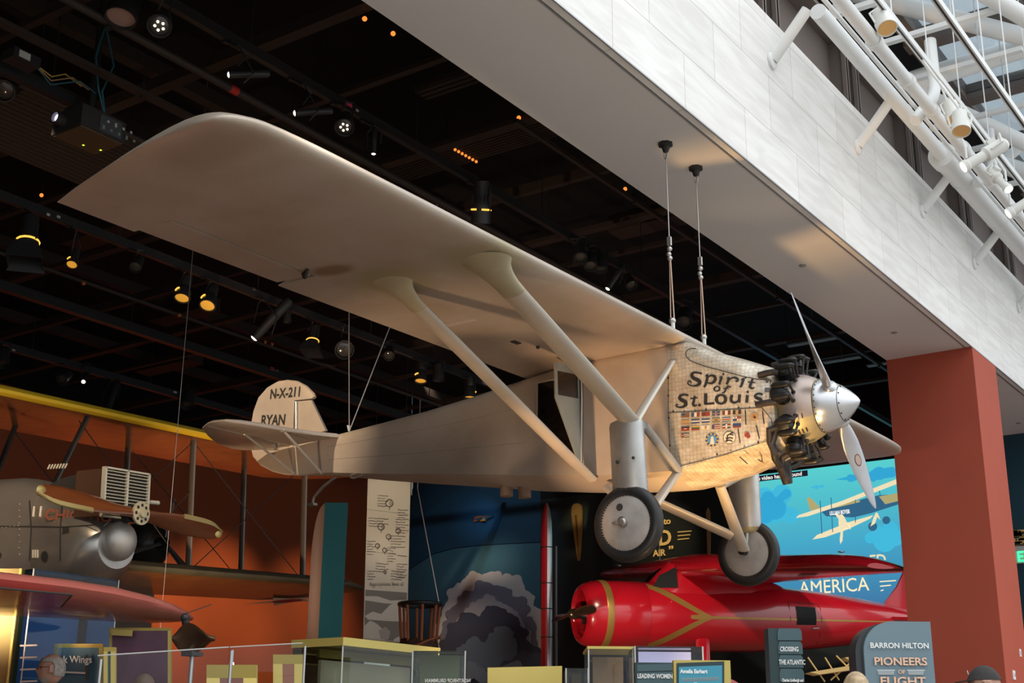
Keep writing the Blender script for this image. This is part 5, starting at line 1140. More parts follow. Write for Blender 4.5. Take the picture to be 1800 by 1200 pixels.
def vside(x, ang, out=.006): r = vr(x) + out; return Vector((x, r * cos(ang), r * sin(ang)))
m_win = mat('dark_window', (.008, .007, .007), .35, spec=.15)
for s in (1, -1):
    y0 = .50 * s
    ws = vpart(MB().add([(-1.46, .34 * s, .56), (-1.94, .535 * s, .58), (-1.96, .40 * s, 1.0), (-1.64, .26 * s, .82)], [(0, 1, 2, 3)]), 'windshield', m_win, vf)
    ang = (lambda d: d) if s > 0 else (lambda d: pi - d)
    vpart(MB().loft([[vside(x, ang(a0), .008) for a0 in (-.16, .0, .16, .36, .42)] for x in (-4.55, -4.72, -4.9, -5.02)], ring_closed=False, cap=False), 'door_window', m_win, vf)
    vpart(MB().path([vside(-4.4, ang(a0)) for a0 in (-.9, -.5, 0, .4, .55)] + [vside(x, ang(.56)) for x in (-4.6, -4.9, -5.1)] + [vside(-5.15, ang(a0)) for a0 in (.4, 0, -.5, -.9)], .006, 5), 'door_seam', m_seam, vf)
    vpart(MB().path([vside(-5.08, ang(-.26), .02), vside(-5.0, ang(-.26), .035), vside(-4.93, ang(-.27), .02)], .014, 8), 'door_handle', m_alu, vf)
    # gold arcs: two bands meeting in a spearhead, then a thin line to the tail
    def band(fn, nm='gold_stripe', n=14):
        vs = []
        for i in range(n + 1):
            x, a0, a1 = fn(i / n); vs += [vside(x, ang(a0)), vside(x, ang((a0 + a1) / 2)), vside(x, ang(a1))]
        vpart(MB().add(vs, [q for i in range(n) for q in ((3 * i, 3 * i + 1, 3 * i + 4, 3 * i + 3), (3 * i + 1, 3 * i + 2, 3 * i + 5, 3 * i + 4))]), nm, m_gold, vf)
    band(lambda t: (-1.36 - 1.25 * t, .95 * (1 - t) ** 1.5 - .02, .95 * (1 - t) ** 1.5 + .04 + .26 * (1 - t) ** .7))
    band(lambda t: (-1.36 - 1.25 * t, -.95 * (1 - t) ** 1.5 + .02, -.95 * (1 - t) ** 1.5 - .04 - .26 * (1 - t) ** .7))
    band(lambda t: (-2.15 - .5 * t, -.05 - .06 * t, .05 + .06 * t) if t < .5 else (-2.15 - .5 * t - 1.0 * (t - .5), -.08 * (1.2 - t), .08 * (1.2 - t)))
    band(lambda t: (-2.6 - 5.2 * t, -.03, .03), n=30)
    vpart(strut(MB(), (-2.5, s * .5, -.4), (-2.3, s * 1.0, -1.35), .30, .10), 'gear_leg', m_red)
    vpart(MB().loft([[Vector((-2.3 + .62 * k * cos(a) * (1 if cos(a) > 0 else 1.4), s * 1.0 + yy, -1.45 + .34 * k * sin(a))) for a in [2 * pi * j / 24 for j in range(24)]] for k, yy in ((.6, -.13), (1, -.06), (1, .06), (.6, .13))]), 'wheel_fairing', m_red)
    vpart(MB().sphere((-2.3 - .3, s * 1.0, -1.68), .24, 16, 10, (1, .3, 1)), 'wheel', m_tyre)
    vpart(MB().lathe([(.0, 0), (.06, .015), (.06, .03)], (-2.9, s * 5.3, .88 + .28), (0, 0, 1), 12), 'wing_light', m_alu, vw)
    h = [(-6.9, .1), (-7.3, 1.5), (-7.8, 1.6), (-8.0, 1.2), (-8.05, .05)]
    vpart(MB().loft([[Vector((x, s * y, .08 + z)) for x, y in h] for z in (-.03, .03)]), 'tailplane', m_red)
vpart(MB().loft([[Vector((x, yy, z)) for x, z in ((-7.0, .36), (-7.35, .75), (-7.6, 1.2), (-7.9, 1.3), (-8.15, 1.1), (-8.2, .1), (-7.4, .15))] for yy in (-.03, .03)]), 'fin', m_red)
MB().tube(Vector((-8.0, 13.6, 4.9)), (-8.0, 13.6, 11), .006, 6).thing('hanging_wire', m_wire, 'thin wire from the ceiling to the far wing of the red monoplane', 'wire')

# ------------------------------------------------------------------ video screen on the back wall
m_bezel = mat('black_bezel', (.01, .01, .01), .5)
YS = YB - .16
sx0, sx1, sz0, sz1 = W(1316, 840, 1, YS).x, -2.9, 4.62, 8.13
def screen_mat():
    m = bpy.data.materials.new('screen_picture'); m.use_nodes = True; n = m.node_tree.nodes; l = m.node_tree.links; b = n['Principled BSDF']
    t = n.new('ShaderNodeTexCoord'); s = n.new('ShaderNodeSeparateXYZ'); l.new(t.outputs['Generated'], s.inputs[0]); r = n.new('ShaderNodeValToRGB'); e = r.color_ramp.elements
    e[0].position = 0; e[0].color = (.045, .17, .36, 1); e[1].position = 1; e[1].color = (.10, .62, .62, 1); k = e.new(.45); k.color = (.06, .38, .58, 1)
    l.new(s.outputs[2], r.inputs[0]); l.new(r.outputs[0], b.inputs['Emission Color']); b.inputs['Emission Strength'].default_value = 1.0; b.inputs['Base Color'].default_value = (.01, .01, .01, 1); b.inputs['Roughness'].default_value = .3
    return m
scr = MB().bb((sx0 - .06, YS, sz0 - .06), (sx1 + .06, YB - .035, sz1 + .06)).thing('video_screen', m_bezel, 'large bright blue video screen on the back wall behind the red monoplane', 'screen')
MB().bb((sx0, YS - .01, sz0), (sx1, YS, sz1)).build('picture', screen_mat(), scr)
def em(name, c, k=1): return mat(name, c, .5, emit=c, estr=k)
SCN = [0]
def onscr(pxs, m, name):
    SCN[0] += 1; mb = MB(); P = [W(x, y, 1, YS - .012 - .0007 * SCN[0]) for x, y in pxs]; mb.add(P, [tuple(range(len(P)))]); mb.build(name, m, scr)
def blob(cs, cx, cy, n=72, frill=0):
    out = []; rn = random.Random(int(cx * 7 + cy))
    if frill: cs = list(cs) + [(x + r * .86 * cos(a), y + r * .86 * sin(a), r * rn.uniform(.28, .44)) for x, y, r in cs for a in [rn.uniform(0, 1.2) + 1.25 * k for k in range(5)]]
    for k in range(n):
        a = 2 * pi * k / n; d = Vector((cos(a), sin(a))); best = 2
        for x, y, r in cs:
            c = Vector((x - cx, y - cy)); b = c.dot(d); q = b * b - c.length_squared + r * r
            if q >= 0 and b + sqrt(q) > best: best = b + sqrt(q)
        out.append((cx + d.x * best, cy + d.y * best))
    return out
e_b1 = em('screen_blue', (.03, .36, .62)); e_b2 = em('screen_blue_pale', (.05, .45, .66)); e_cr = em('screen_cream', (.80, .70, .45)); e_nv = em('screen_navy', (.03, .12, .22)); e_ol = em('screen_olive', (.40, .36, .16)); e_w = em('screen_white', (.85, .85, .8)); e_k = em('screen_black', (.01, .01, .02))
onscr(blob([(1345, 870, 14), (1375, 868, 17), (1330, 895, 18), (1360, 895, 25), (1390, 905, 14), (1340, 912, 12)], 1355, 892), e_b2, 'cloud_shape')
onscr(blob([(1350, 874, 11), (1338, 890, 15), (1362, 893, 20), (1382, 868, 9), (1345, 905, 15)], 1355, 888), e_b1, 'cloud_shape')
onscr(blob([(1495, 840, 7), (1520, 835, 9), (1545, 832, 12), (1565, 830, 11), (1470, 842, 3), (1535, 842, 5)], 1520, 838), e_b1, 'cloud_shape')
onscr(blob([(1435, 856, 4), (1445, 854, 3), (1428, 856, 2)], 1436, 856), e_b2, 'cloud_shape')
onscr(blob([(1545, 935, 12), (1565, 930, 14), (1530, 945, 10), (1575, 945, 14), (1555, 950, 20)], 1555, 942), e_b2, 'cloud_shape')
onscr([(1418, 876), (1421, 873), (1428, 877), (1436, 886), (1443, 893), (1424, 897)], e_ol, 'tail_shape')
onscr([(1438, 893), (1470, 890), (1520, 876), (1545, 870), (1580, 868), (1580, 886), (1530, 902), (1500, 909), (1452, 907)], e_nv, 'fuselage_shape')
onscr([(1442, 895), (1470, 886), (1510, 878), (1512, 882), (1470, 892)], e_ol, 'fuselage_top_shape')
onscr([(1545, 872), (1580, 866), (1580, 880), (1556, 886)], e_ol, 'engine_shape')
onscr([(1399, 910), (1404, 905), (1480, 880), (1580, 840), (1580, 849), (1484, 886), (1420, 907)], e_cr, 'upper_wing_shape')
onscr([(1428, 948), (1436, 940), (1490, 918), (1535, 905), (1530, 911), (1490, 930), (1450, 944)], e_cr, 'lower_wing_shape')
for x0, y0, x1, y1 in ((1441, 880, 1444, 938), (1460, 874, 1463, 935), (1503, 878, 1503, 918), (1545, 862, 1547, 872)):
    onscr([(x0, y0), (x0 + 1.4, y0), (x1 + 1.4, y1), (x1, y1)], e_nv, 'strut_shape')
for x, y, r in ((1534, 925, 8), (1558, 914, 7)): onscr([(x + r * cos(a), y + r * sin(a)) for a in [2 * pi * k / 18 for k in range(18)]], e_nv, 'wheel_shape')
onscr([(1530, 925), (1536, 908), (1540, 900), (1543, 902), (1548, 914), (1542, 908), (1538, 920)], e_cr, 'undercarriage_shape')
onscr([(1476, 905), (1480, 903), (1484, 908), (1489, 918), (1496, 930), (1488, 928), (1482, 930), (1481, 950), (1477, 956), (1476, 948), (1478, 930), (1474, 922), (1474, 912), (1468, 904), (1470, 902)], e_cr, 'wing_walker_shape')
def scrtext(body, px, py, px2, py2, size, m, ws=1, bold=0, sp=1):
    SCN[0] += 1; y = YS - .012 - .0007 * SCN[0]; o = W(px, py, 1, y); text_mb(body, size, o, Vector((1, 0, 0)), Vector((0, 0, 1)), wscale=ws, ext=0, bold=bold, space=sp).build('screen_text', m, scr)
onscr([(1310, 839), (1419.5, 826), (1420, 836), (1310, 849)], e_k, 'caption_box')
scrtext('This video has no sound', 1365, 837.5, 0, 0, .142, e_w, .98, .003)
scrtext('LILLIAN BOYER', 1476, 900.5, 0, 0, .13, e_w, .58, .005)
scrtext('ED', 1543, 985, 0, 0, .37, e_cr, .9, .004); scrtext('AMERICA', 1465, 1031, 0, 0, .46, e_cr, .92, 0)
for i, (a, b) in enumerate(((1546, 1575), (1547, 1566), (1548, 1553))): onscr([(a, 1021 + i * 8), (b, 1019 + i * 8.2), (b, 1021 + i * 8.2), (a, 1023 + i * 8)], e_cr, 'dash_shape')

# ------------------------------------------------------------------ painted sky wall, cut-out cloud, lit exhibits on the wall
YM = YB - .02
sky = empty('sky_mural', (-14, YM, 3), 'night blue wall painting with pale arcs behind the hanging basket', 'mural')
def onwall(pxs, y, th, m, name, parent):
    P = [W(a, b, 1, y) for a, b in pxs]; return MB().prism(P, (0, th, 0)).build(name, m, parent, smooth=0)
arc = lambda pts: pts
onwall([(690, 1190), (690, 1030), (722, 1000), (760, 975), (800, 964), (850, 959), (900, 956), (950, 954), (950, 1190)], YM, .012, mat('mural_teal', (.045, .13, .165), .8), 'pale_arc', sky)
onwall([(690, 1030), (690, 960), (720, 930), (750, 900), (790, 872), (830, 848), (950, 840), (950, 952), (850, 957), (800, 962), (760, 973), (722, 998)], YM, .010, mat('mural_blue', (.012, .055, .095), .8), 'middle_arc', sky)
cl = empty('cloud_cutout', (-14.5, YB - .2, 2), 'large layered cut-out cloud in greys standing before the blue wall', 'cloud')
LY = [((.52, .47, .43), (862, 1130), [(866, 1024, 20), (835, 1026, 20), (898, 1036, 24), (812, 1048, 22), (918, 1056, 20), (796, 1078, 20), (928, 1084, 22), (782, 1106, 18), (934, 1112, 20), (774, 1132, 16), (942, 1136, 16), (860, 1110, 75), (936, 1160, 20), (782, 1160, 22)]),
      ((.16, .15, .18), (862, 1135), [(852, 1042, 20), (826, 1058, 20), (880, 1050, 20), (904, 1070, 22), (808, 1084, 22), (922, 1104, 20), (796, 1112, 20), (928, 1132, 16), (860, 1110, 58), (790, 1140, 16), (920, 1160, 24)]),
      ((.32, .29, .30), (862, 1140), [(858, 1066, 18), (838, 1078, 18), (880, 1080, 20), (898, 1096, 20), (818, 1098, 18), (914, 1122, 18), (806, 1122, 16), (862, 1110, 40), (918, 1148, 14)]),
      ((.045, .05, .075), (862, 1150), [(868, 1082, 18), (890, 1094, 18), (824, 1096, 20), (906, 1116, 18), (806, 1112, 20), (916, 1140, 18), (796, 1136, 20), (862, 1120, 42), (792, 1160, 26), (926, 1164, 26), (860, 1166, 60)]),
      ((.11, .15, .20), (866, 1165), [(884, 1116, 16), (868, 1126, 12), (896, 1134, 12), (882, 1146, 26), (832, 1134, 14), (816, 1146, 12), (850, 1150, 22), (866, 1175, 46), (810, 1172, 14), (900, 1176, 22)]),
      ((.06, .07, .10), (900, 1185), [(918, 1168, 20), (940, 1172, 20), (900, 1180, 20), (925, 1190, 30)]), ((.16, .20, .25), (835, 1190), [(826, 1178, 14), (842, 1184, 12), (812, 1188, 12), (860, 1196, 14), (908, 1170, 8)])]
for i, (c, ct, cs) in enumerate(LY):
    onwall(blob(cs, *ct, n=260, frill=1), YM - .06 - i * .05, .04, mat('cloud_grey_%d' % i, c, .85), 'cloud_layer', cl)
MB().bb((W(780, 1100, 1, YM - .3).x, YM - .32, 0), (W(945, 1100, 1, YM - .3).x, YM - .06, .9)).build('base', m_navy, cl)
jet = empty('model_aircraft', W(847, 911, 1, YM - .06), 'tiny orange and dark model aircraft lit on the night blue wall', 'model')
onwall([(832, 917), (834, 908), (842, 906), (866, 907), (846, 913)], YM - .08, .04, m_orange, 'body', jet); onwall([(834, 912), (846, 909), (868, 906.5), (850, 915)], YM - .11, .03, m_navy, 'wing', jet); onwall([(843, 916), (851, 909), (854, 915)], YM - .13, .02, mat('orange_wing', (.6, .18, .03), .5), 'wing', jet)
spot('beam_model', W(847, 911, 1, YM - 1.6) + Vector((0, 0, .4)), W(847, 911, 1, YM), 60, (.25, .6, 1), 46, 1, .03)
# standing rocket
rk = H(961, 1190, 29.5); rx, ry = rk.x, rk.y
ztop = H(961, 884, 29.5).z
rocket = empty('rocket', (rx, ry, 0), 'tall slender red and silver rocket standing between cloud and dark wall', 'rocket')
zz = ztop
MB().lathe([(.125, 0), (.125, zz - .75), (.115, zz - .45), (.075, zz - .15), (.02, zz), (.001, zz + .01)], (rx, ry, 0), (0, 0, 1), 24).build('body', mat('rocket_red', (.42, .012, .02), .3, coat=.4), rocket)
hs = MB(); rings = []
for r, z in ((.128, 0), (.128, zz - .75), (.118, zz - .45), (.078, zz - .15), (.022, zz + .0)):
    rings.append([Vector((rx, ry, z)) + (RT * cos(a) - _fh * sin(a)) * r * 1.02 for a in [radians(-20 + 105 * k / 10) for k in range(11)]])
MB().loft(rings, cap=False, ring_closed=False).build('silver_side', mat('silver_panel', (.62, .6, .58), .28, .8), rocket)
for pyb in (962, 1025, 1070, 1120): 
    z = H(961, pyb, 29.5).z; MB().tube((rx, ry, z - .012), (rx, ry, z + .012), .134, 20).build('joint_ring', m_seam, rocket)
q = H(978, 1190, 29.7); MB().tube((q.x, q.y, 0), (q.x, q.y, H(978, 960, 29.7).z), .03, 10).thing('steel_post', mat('dull_steel', (.12, .13, .14), .4, .5), 'thin grey post right beside the red and silver rocket', 'post')
# gold blade and lettering on the dark wall
YG = YB - .12
m_gleam = mat('gilded_blade', (.75, .48, .16), .3, .7)
bl = onwall([(1005, 890), (1009, 885), (1016, 884), (1022, 888), (1023.5, 898), (1022, 930), (1020, 965), (1018, 985), (1015, 985), (1010, 950), (1006, 920), (1004, 902)], YG, .06, m_gleam, 'propeller_blade', None)
bl.name = 'gilded_blade'; tag(bl, 'gilded club shaped propeller blade lit on the dark wall left of the wheel', 'propeller'); 
MB().prism([W(x, y, 1, YG - .01) for x, y in ((1010, 905), (1014, 905), (1018, 975), (1017, 978))], (0, .02, 0)).build('blade_groove', mat('dark_gilt', (.2, .11, .03), .4, .5), bl)
b2 = MB().prism([W(x, y, 1, YG) for x, y in ((1241, 900), (1244, 892), (1247, 900), (1248, 940), (1247, 985), (1248, 1010), (1243, 1010), (1243, 960))], (0, .06, 0)).thing('wooden_blade', mat('wooden_blade', (.36, .22, .09), .4), 'narrow brown wooden blade on the dark wall between the two wheels', 'propeller')
m_gl = mat('gilt_letter', (.85, .55, .16), .4, .2, emit=(1, .62, .18), estr=.25)  # faint glow added to the gilt; the letters are no lamps
sg = empty('wall_lettering', W(1165, 945, 1, YB - .05), 'gold relief lettering on the dark wall behind the near wheel', 'lettering')
def wl(body, px, py, size, ws=1, bold=0, m=m_gl):
    o = W(px, py, 1, YB - .06); t = text_mb(body, size, o, (1, 0, 0), (0, 0, 1), ext=.0, wscale=ws, bold=bold)
    MB().add(t.v + [p + Vector((0, -.02, 0)) for p in t.v], t.f + [tuple(i + len(t.v) for i in f) for f in t.f]).build('letters', m, sg)
wl('to', 1173, 916, .24, 1, .004); wl('D', 1169, 946, .56, .95, .012); wl('AIR', 1159, 972, .24, 1, .004); wl('”', 1180, 968, .34, 1, .006)
for i, (a, b) in enumerate(((1191, 1215), (1191, 1213), (1191, 1211))): onwall([(a, 934 + i * 6.5), (b, 932 + i * 6.5), (b, 933.6 + i * 6.5), (a, 935.6 + i * 6.5)], YB - .06, .02, m_gl, 'dash', sg)
# hanging banner
bn_ = empty('banner', H(680, 1126, 29), 'tall pale banner with sketched balloons and snowy mountains', 'banner')
bq = [H(646.7, 840, 29), H(721.7, 842, 29), H(715, 1130, 29), H(638.3, 1123, 29)]
def bnr(u, v, out=0): 
    a = bq[0] + (bq[1] - bq[0]) * u; b = bq[3] + (bq[2] - bq[3]) * u; return a + (b - a) * v - _fh * out
MB().prism([bnr(0, 0), bnr(1, 0), bnr(1, 1), bnr(0, 1)], _fh * .04).build('panel', mat('banner_cream', (.66, .60, .52), .7), bn_)
m_ink = mat('banner_ink', (.16, .13, .11), .7); m_mt = mat('banner_grey', (.22, .20, .19), .8); m_sn = mat('banner_snow', (.60, .57, .53), .8); m_haze = mat('banner_haze', (.40, .37, .34), .8)
def bpoly(uv, m, out, name): MB().add([bnr(u, v, out) for u, v in uv], [tuple(range(len(uv)))]).build(name, m, bn_)
bpoly([(.02, .70), (.98, .70), (.98, .995), (.02, .995)], m_mt, .004, 'stormy_sky')
bpoly([(.02, .74), (.3, .735), (.6, .755), (.98, .745), (.98, .77), (.5, .775), (.02, .765)], m_sn, .006, 'cloud_bank'); bpoly([(.02, .86), (.2, .83), (.4, .84), (.6, .78), (.78, .76), (.98, .82), (.98, .875), (.5, .88), (.1, .88)], m_sn, .007, 'snow_peak')
bpoly([(.02, .92), (.15, .885), (.3, .9), (.42, .925), (.55, .96), (.5, .995), (.02, .995)], m_sn, .008, 'snow_peak'); bpoly([(.35, .94), (.5, .915), (.62, .94), (.58, .99), (.4, .99)], m_haze, .009, 'snow_ridge'); bpoly([(.7, .985), (.82, .965), (.95, .98), (.95, .995), (.7, .995)], m_sn, .009, 'snow_peak')
for u, v, r in ((.52, .155, .085), (.34, .305, .075), (.74, .325, .055), (.52, .365, .055), (.27, .425, .05), (.44, .45, .05), (.46, .585, .03)):
    asp = (bq[1] - bq[0]).length / (bq[3] - bq[0]).length
    ring = [bnr(u + r * cos(a), v + r * asp * sin(a), .008) for a in [2 * pi * k / 18 for k in range(18)]]
    bb_ = MB().path(ring, .010, 6, closed=True).tube(ring[4], bnr(u, v + r * asp * 1.9, .008), .006, 5).build('balloon', m_ink, bn_)
    MB().add([bnr(u + .35 * r + .45 * r * cos(a), v + r * asp * .75 * sin(a), .005) for a in [2 * pi * k / 12 for k in range(12)]], [tuple(range(12))]).build('balloon_shade', m_haze, bb_)
random.seed(3)
def scrib(u, v, w, rows, h=.011):
    mb = MB()
    for r in range(rows):
        pts = []; x = 0
        while x < w * (1 - .25 * (r % 2)):
            pts.append(bnr(u + x, v + r * .0165 + random.uniform(-.5, .5) * h * .7, .005)); x += .013
        if len(pts) > 2: mb.path(pts, .006, 4)
    mb.build('handwritten_caption', m_ink, bn_)
for u, v, w, r in ((.24, .11, .26, 5), (.72, .195, .24, 4), (.04, .255, .48, 4), (.68, .255, .3, 6), (.56, .36, .36, 5), (.03, .40, .2, 6), (.50, .435, .2, 6), (.75, .48, .2, 1), (.24, .535, .3, 4), (.72, .53, .25, 6), (.05, .585, .2, 4), (.6, .575, .34, 4), (.72, .735, .2, 1)): scrib(u, v, w, r)
for v in (.20, .46): MB().path([bnr(.02, v, .004), bnr(.98, v + .02, .004)], .004, 4).build('ruled_line', m_haze, bn_)
text_mb('Approximate Base of\nThe Stratosphere', .115, bnr(.5, .672, .01), RT, UP, ext=0, wscale=.75).build('script_caption', m_ink, bn_)
for u in (.15, .85):
    p = bnr(u, 0); MB().tube(p, (p.x, p.y, 11), .012, 6).build('hanger', m_rail, bn_)
MB().path([bnr(1.03, .07), bnr(1.05, .05), bnr(1.05, .02), bnr(1.03, .02), bnr(1.03, .10)], .012, 6).build('clip', m_lab, bn_)
# hanging basket with ropes
gp = H(738, 1062, 27.5); gon = empty('balloon_basket', gp, 'small balloon basket with rope rigging hung beside the banner', 'basket')
ring = [gp + RT * (.42 * cos(a)) + _fh * (.42 * sin(a)) for a in [2 * pi * k / 28 for k in range(28)]]
MB().path(ring, .045, 10, closed=True).build('hoop', m_rail, gon)
m_rope = mat('orange_rope', (.42, .13, .05), .8)
for k in range(8):
    a = 2 * pi * k / 8 + .2; t = gp + RT * (.42 * cos(a)) + _fh * (.42 * sin(a)); bt = gp + RT * (.34 * cos(a)) + _fh * (.34 * sin(a)) + Vector((0, 0, -.98))
    MB().tube(t, bt, .03, 8).build('rope', m_rope, gon)
bc = gp + Vector((0, 0, -1.0))
MB().lathe([(.20, -.36), (.38, -.22), (.42, .0), (.40, .22), (.36, .30), (.001, .30)], bc, (0, 0, 1), 24).build('basket', mat('dark_wicker', (.10, .045, .025), .8, noise=(14, .5)), gon)
for k in (-1, 1): MB().path([bc + RT * (.43 * cos(a)) + _fh * (.43 * sin(a)) + Vector((0, 0, .15 * k + .2 * cos(a) * k)) for a in [2 * pi * j / 20 for j in range(20)]], .022, 6, closed=True).build('girth_rope', m_rope, gon)
tp = H(734, 858, 27.5); MB().tube(gp + RT * .40, tp, .012, 6).build('suspension_wire', m_wire, gon); MB().tube(tp, (tp.x, tp.y, 8.56), .012, 6).build('suspension_wire', m_wire, gon)
# small black aircraft nose behind the grey biplane
bk = empty('engine_display', H(275, 955, 21), 'black cowled aircraft engine with a three bladed propeller behind the biplane nose', 'engine')
nd = (RT * .75 - _fh * .66).normalized(); p = H(262, 958, 21)
MB().lathe([(.02, .30), (.22, .22), (.36, .05), (.40, -.2), (.38, -.6), (.3, -1.2)], p, nd, 24).build('cowl', m_eng, bk)
MB().lathe([(.001, .55), (.05, .5), (.09, .4), (.10, .28)], p, nd, 16).build('spinner', m_eng, bk)
for k, L_ in enumerate((.62, .62, .62)):
    a = radians(100 + 120 * k); u = (Vector((0, 0, 1)) * sin(a) + nd.cross(Vector((0, 0, 1))) * cos(a)); strut(MB(), p + nd * .42 + u * .08, p + nd * .42 + u * (L_ + .1), .07, .02, .13, .014, xd=nd.cross(u) + nd).build('propeller_blade', m_seam if k else mat('steel_blade', (.2, .2, .21), .35, .7), bk)
MB().bb(p - Vector((.5, .5, p.z)) - nd * .5, p + Vector((.3, .3, -.45)) - nd * .5).build('stand', mat('dark_stand', (.10, .075, .06), .7), bk)
# ------------------------------------------------------------------ display cases, signs and visitors at the bottom
m_gp = mat('gold_painted_metal', (.50, .40, .11), .45, .25, noise=(2, .08)); m_gd2 = mat('dull_gold', (.30, .23, .06), .5, .2)
g_clear = glass('clear_glass', (.93, .95, .95), .1); g_green = glass('greenish_glass', (.72, .78, .70), .12); g_blue = glass('blue_grey_glass', (.50, .68, .88), .09)
m_tealp = mat('teal_panel', (.004, .05, .058), .5, spec=.2); m_side = mat('mauve_metal', (.17, .13, .125), .4, .5)
m_sign = mat('slate_blue_sign', (.145, .215, .255), .5); m_dk = mat('deep_slate', (.02, .045, .05), .5); m_tile = mat('slate_tile', (.055, .105, .12), .5)
m_wt = mat('white_lettering', (.80, .80, .78), .6); m_copper = mat('copper_lettering', (.74, .48, .34), .35, .5)
gx, gy = Vector((1, 0, 0)), Vector((0, 1, 0))
def slab(a, b, dep, z0, z1, n=None):    # upright box between floor points a,b (front edge), going back dep
    a = Vector((a.x, a.y, 0)); b = Vector((b.x, b.y, 0)); n = n or Vector((-(b - a).y, (b - a).x, 0)).normalized(); z = Vector((0, 0, 1))
    return MB().prism([a + z * z0, b + z * z0, b + n * dep + z * z0, a + n * dep + z * z0], z * (z1 - z0))
def wr(parent, body, o, ux, size, m, ws=1, bold=0, align='CENTER', uz=Vector((0, 0, 1)), deep=0):
    t = text_mb(body, size, o, ux, uz, align, wscale=ws, bold=bold, ext=.004)
    if deep:
        n = Vector(ux).cross(uz).normalized(); t = MB().add(t.v + [p + n * deep for p in t.v], t.f + [tuple(i + len(t.v) for i in f) for f in t.f] + [])
    return t.build('lettering', m, parent)
# big sign with a rounded shoulder
d = 8.4
a, b = H(1522, 1195, d), H(1644, 1195, d); zt = H(1600, 1092, d).z; w = (Vector((b.x, b.y, 0)) - Vector((a.x, a.y, 0))); ux = w.normalized(); w = w.length; nb = Vector((-ux.y, ux.x, 0))
A = Vector((a.x, a.y, 0)); r = .19
prof = [(0, 0), (w, 0), (w, zt)] + [(r - r * sin(t), zt - r + r * cos(t)) for t in [pi / 2 * k / 10 for k in range(11)]]
sgn = empty('entrance_sign', A + ux * w / 2, 'slate blue sign with rounded corner and copper lettering beside the red pillar', 'sign')
MB().prism([A + ux * x + Vector((0, 0, z)) for x, z in prof], nb * .03).build('face_panel', m_sign, sgn, smooth=30)
MB().prism([A + ux * (x * 1.0 - .045) + nb * .03 + Vector((0, 0, z - .01 * (z > 1))) for x, z in prof], nb * .18).build('body', mat('dark_slate_side', (.03, .035, .04), .45), sgn, smooth=30)
def sp_(px, py): p = H(px, py, d); return p - nb * .012
wr(sgn, 'BARRON HILTON', sp_(1580, 1135), ux, .046, m_wt, 1.0, .0008)
wr(sgn, 'PIONEERS', sp_(1582, 1163), ux, .066, m_copper, 1.13, .001, deep=-.01); wr(sgn, 'OF', sp_(1584, 1181), ux, .034, m_copper, 1, deep=-.008); wr(sgn, 'FLIGHT', sp_(1586, 1198), ux, .072, m_copper, 1.2, .001, deep=-.01)
for x0, x1 in ((1541, 1572), (1594, 1624)):
    for i in range(3): MB().tube(sp_(x0 + i * 1, 1178 + i * 3.2), sp_(x1 - i * 1, 1178 + i * 3.2), .0022, 5).build('rule_line', m_wt, sgn)
# tiled directory sign
d = 8.9
a, b = H(1371, 1195, d), H(1414, 1195, d); A = Vector((a.x, a.y, 0)); ux = (Vector((b.x, b.y, 0)) - A); w = ux.length; ux.normalize(); nb = Vector((-ux.y, ux.x, 0))
ds = empty('direction_sign', A + ux * w / 2, 'dark slate sign of stacked tiles with white words in front of the red monoplane', 'sign')
MB().prism([A - ux * .06 + nb * .01, A + ux * (w - .01) + nb * .01, A + ux * (w - .01) + nb * .16, A - ux * .06 + nb * .16], Vector((0, 0, H(1390, 1104, d).z))).build('core', m_dk, ds)
tt = (1103, 1126, 1150, 1174, 1199)
for i in range(5):
    z1 = H(1390, tt[i] + 1, d).z; z0 = H(1390, tt[i + 1] - 1, d).z if i < 4 else .02
    MB().prism([A + Vector((0, 0, z0)), A + ux * w + Vector((0, 0, z0)), A + ux * w + Vector((0, 0, z1 - .02)), A + ux * (w - .012) + Vector((0, 0, z1)), A + ux * .01 + Vector((0, 0, z1)), A + Vector((0, 0, z1 - .03))], nb * .05).build('tile', m_tile, ds)
for body, px, py, sz in (('CROSSING', 1387, 1141, .042), ('THE ATLANTIC', 1392, 1164, .042), ('Charles Lindbergh and', 1393, 1195.5, .028)):
    wr(ds, body, H(px, py, d) - nb * .006, ux, sz, m_wt, .60 if sz > .04 else .55, .001)
# gold framed touch screen and dark women sign
d = 8.2
def panel_px(x0, x1, ytop, d, name, label, cat, m, dep=.05, zb=0, z1=None):
    a, b = H(x0, 1195, d), H(x1, 1195, d); zt = H((x0 + x1) / 2, ytop, d).z
    e = empty(name, Vector(((a.x + b.x) / 2, (a.y + b.y) / 2, 0)), label, cat); sl = slab(a, b, dep, zb, zt); sl.build('body', m, e)
    ux = (Vector((b.x, b.y, 0)) - Vector((a.x, a.y, 0))).normalized(); return e, ux, zt
e, ux, zt = panel_px(1185, 1285, 1160, d, 'framed_panel', 'gold framed panel with a blue picture in front of the red monoplane', 'panel', m_gp, .07)
nb = Vector((-ux.y, ux.x, 0))
def flat(pxs, d, off, m, name, parent, emit=False): MB().add([H(x, y, d) - nb * off for x, y in pxs], [tuple(range(len(pxs)))]).build(name, m, parent)
flat([(1189, 1165), (1273, 1162), (1273, 1210), (1189, 1210)], d, .004, m_dk, 'mat_board', e); flat([(1193, 1172), (1269, 1169), (1269, 1212), (1193, 1212)], d, .008, mat('lit_blue_print', (.03, .17, .24), .5, emit=(.03, .2, .28), estr=.5), 'picture', e)
wr(e, 'Amelia Earhart', H(1219, 1180, d) - nb * .010, ux, .033, m_wt, .82, .0012)
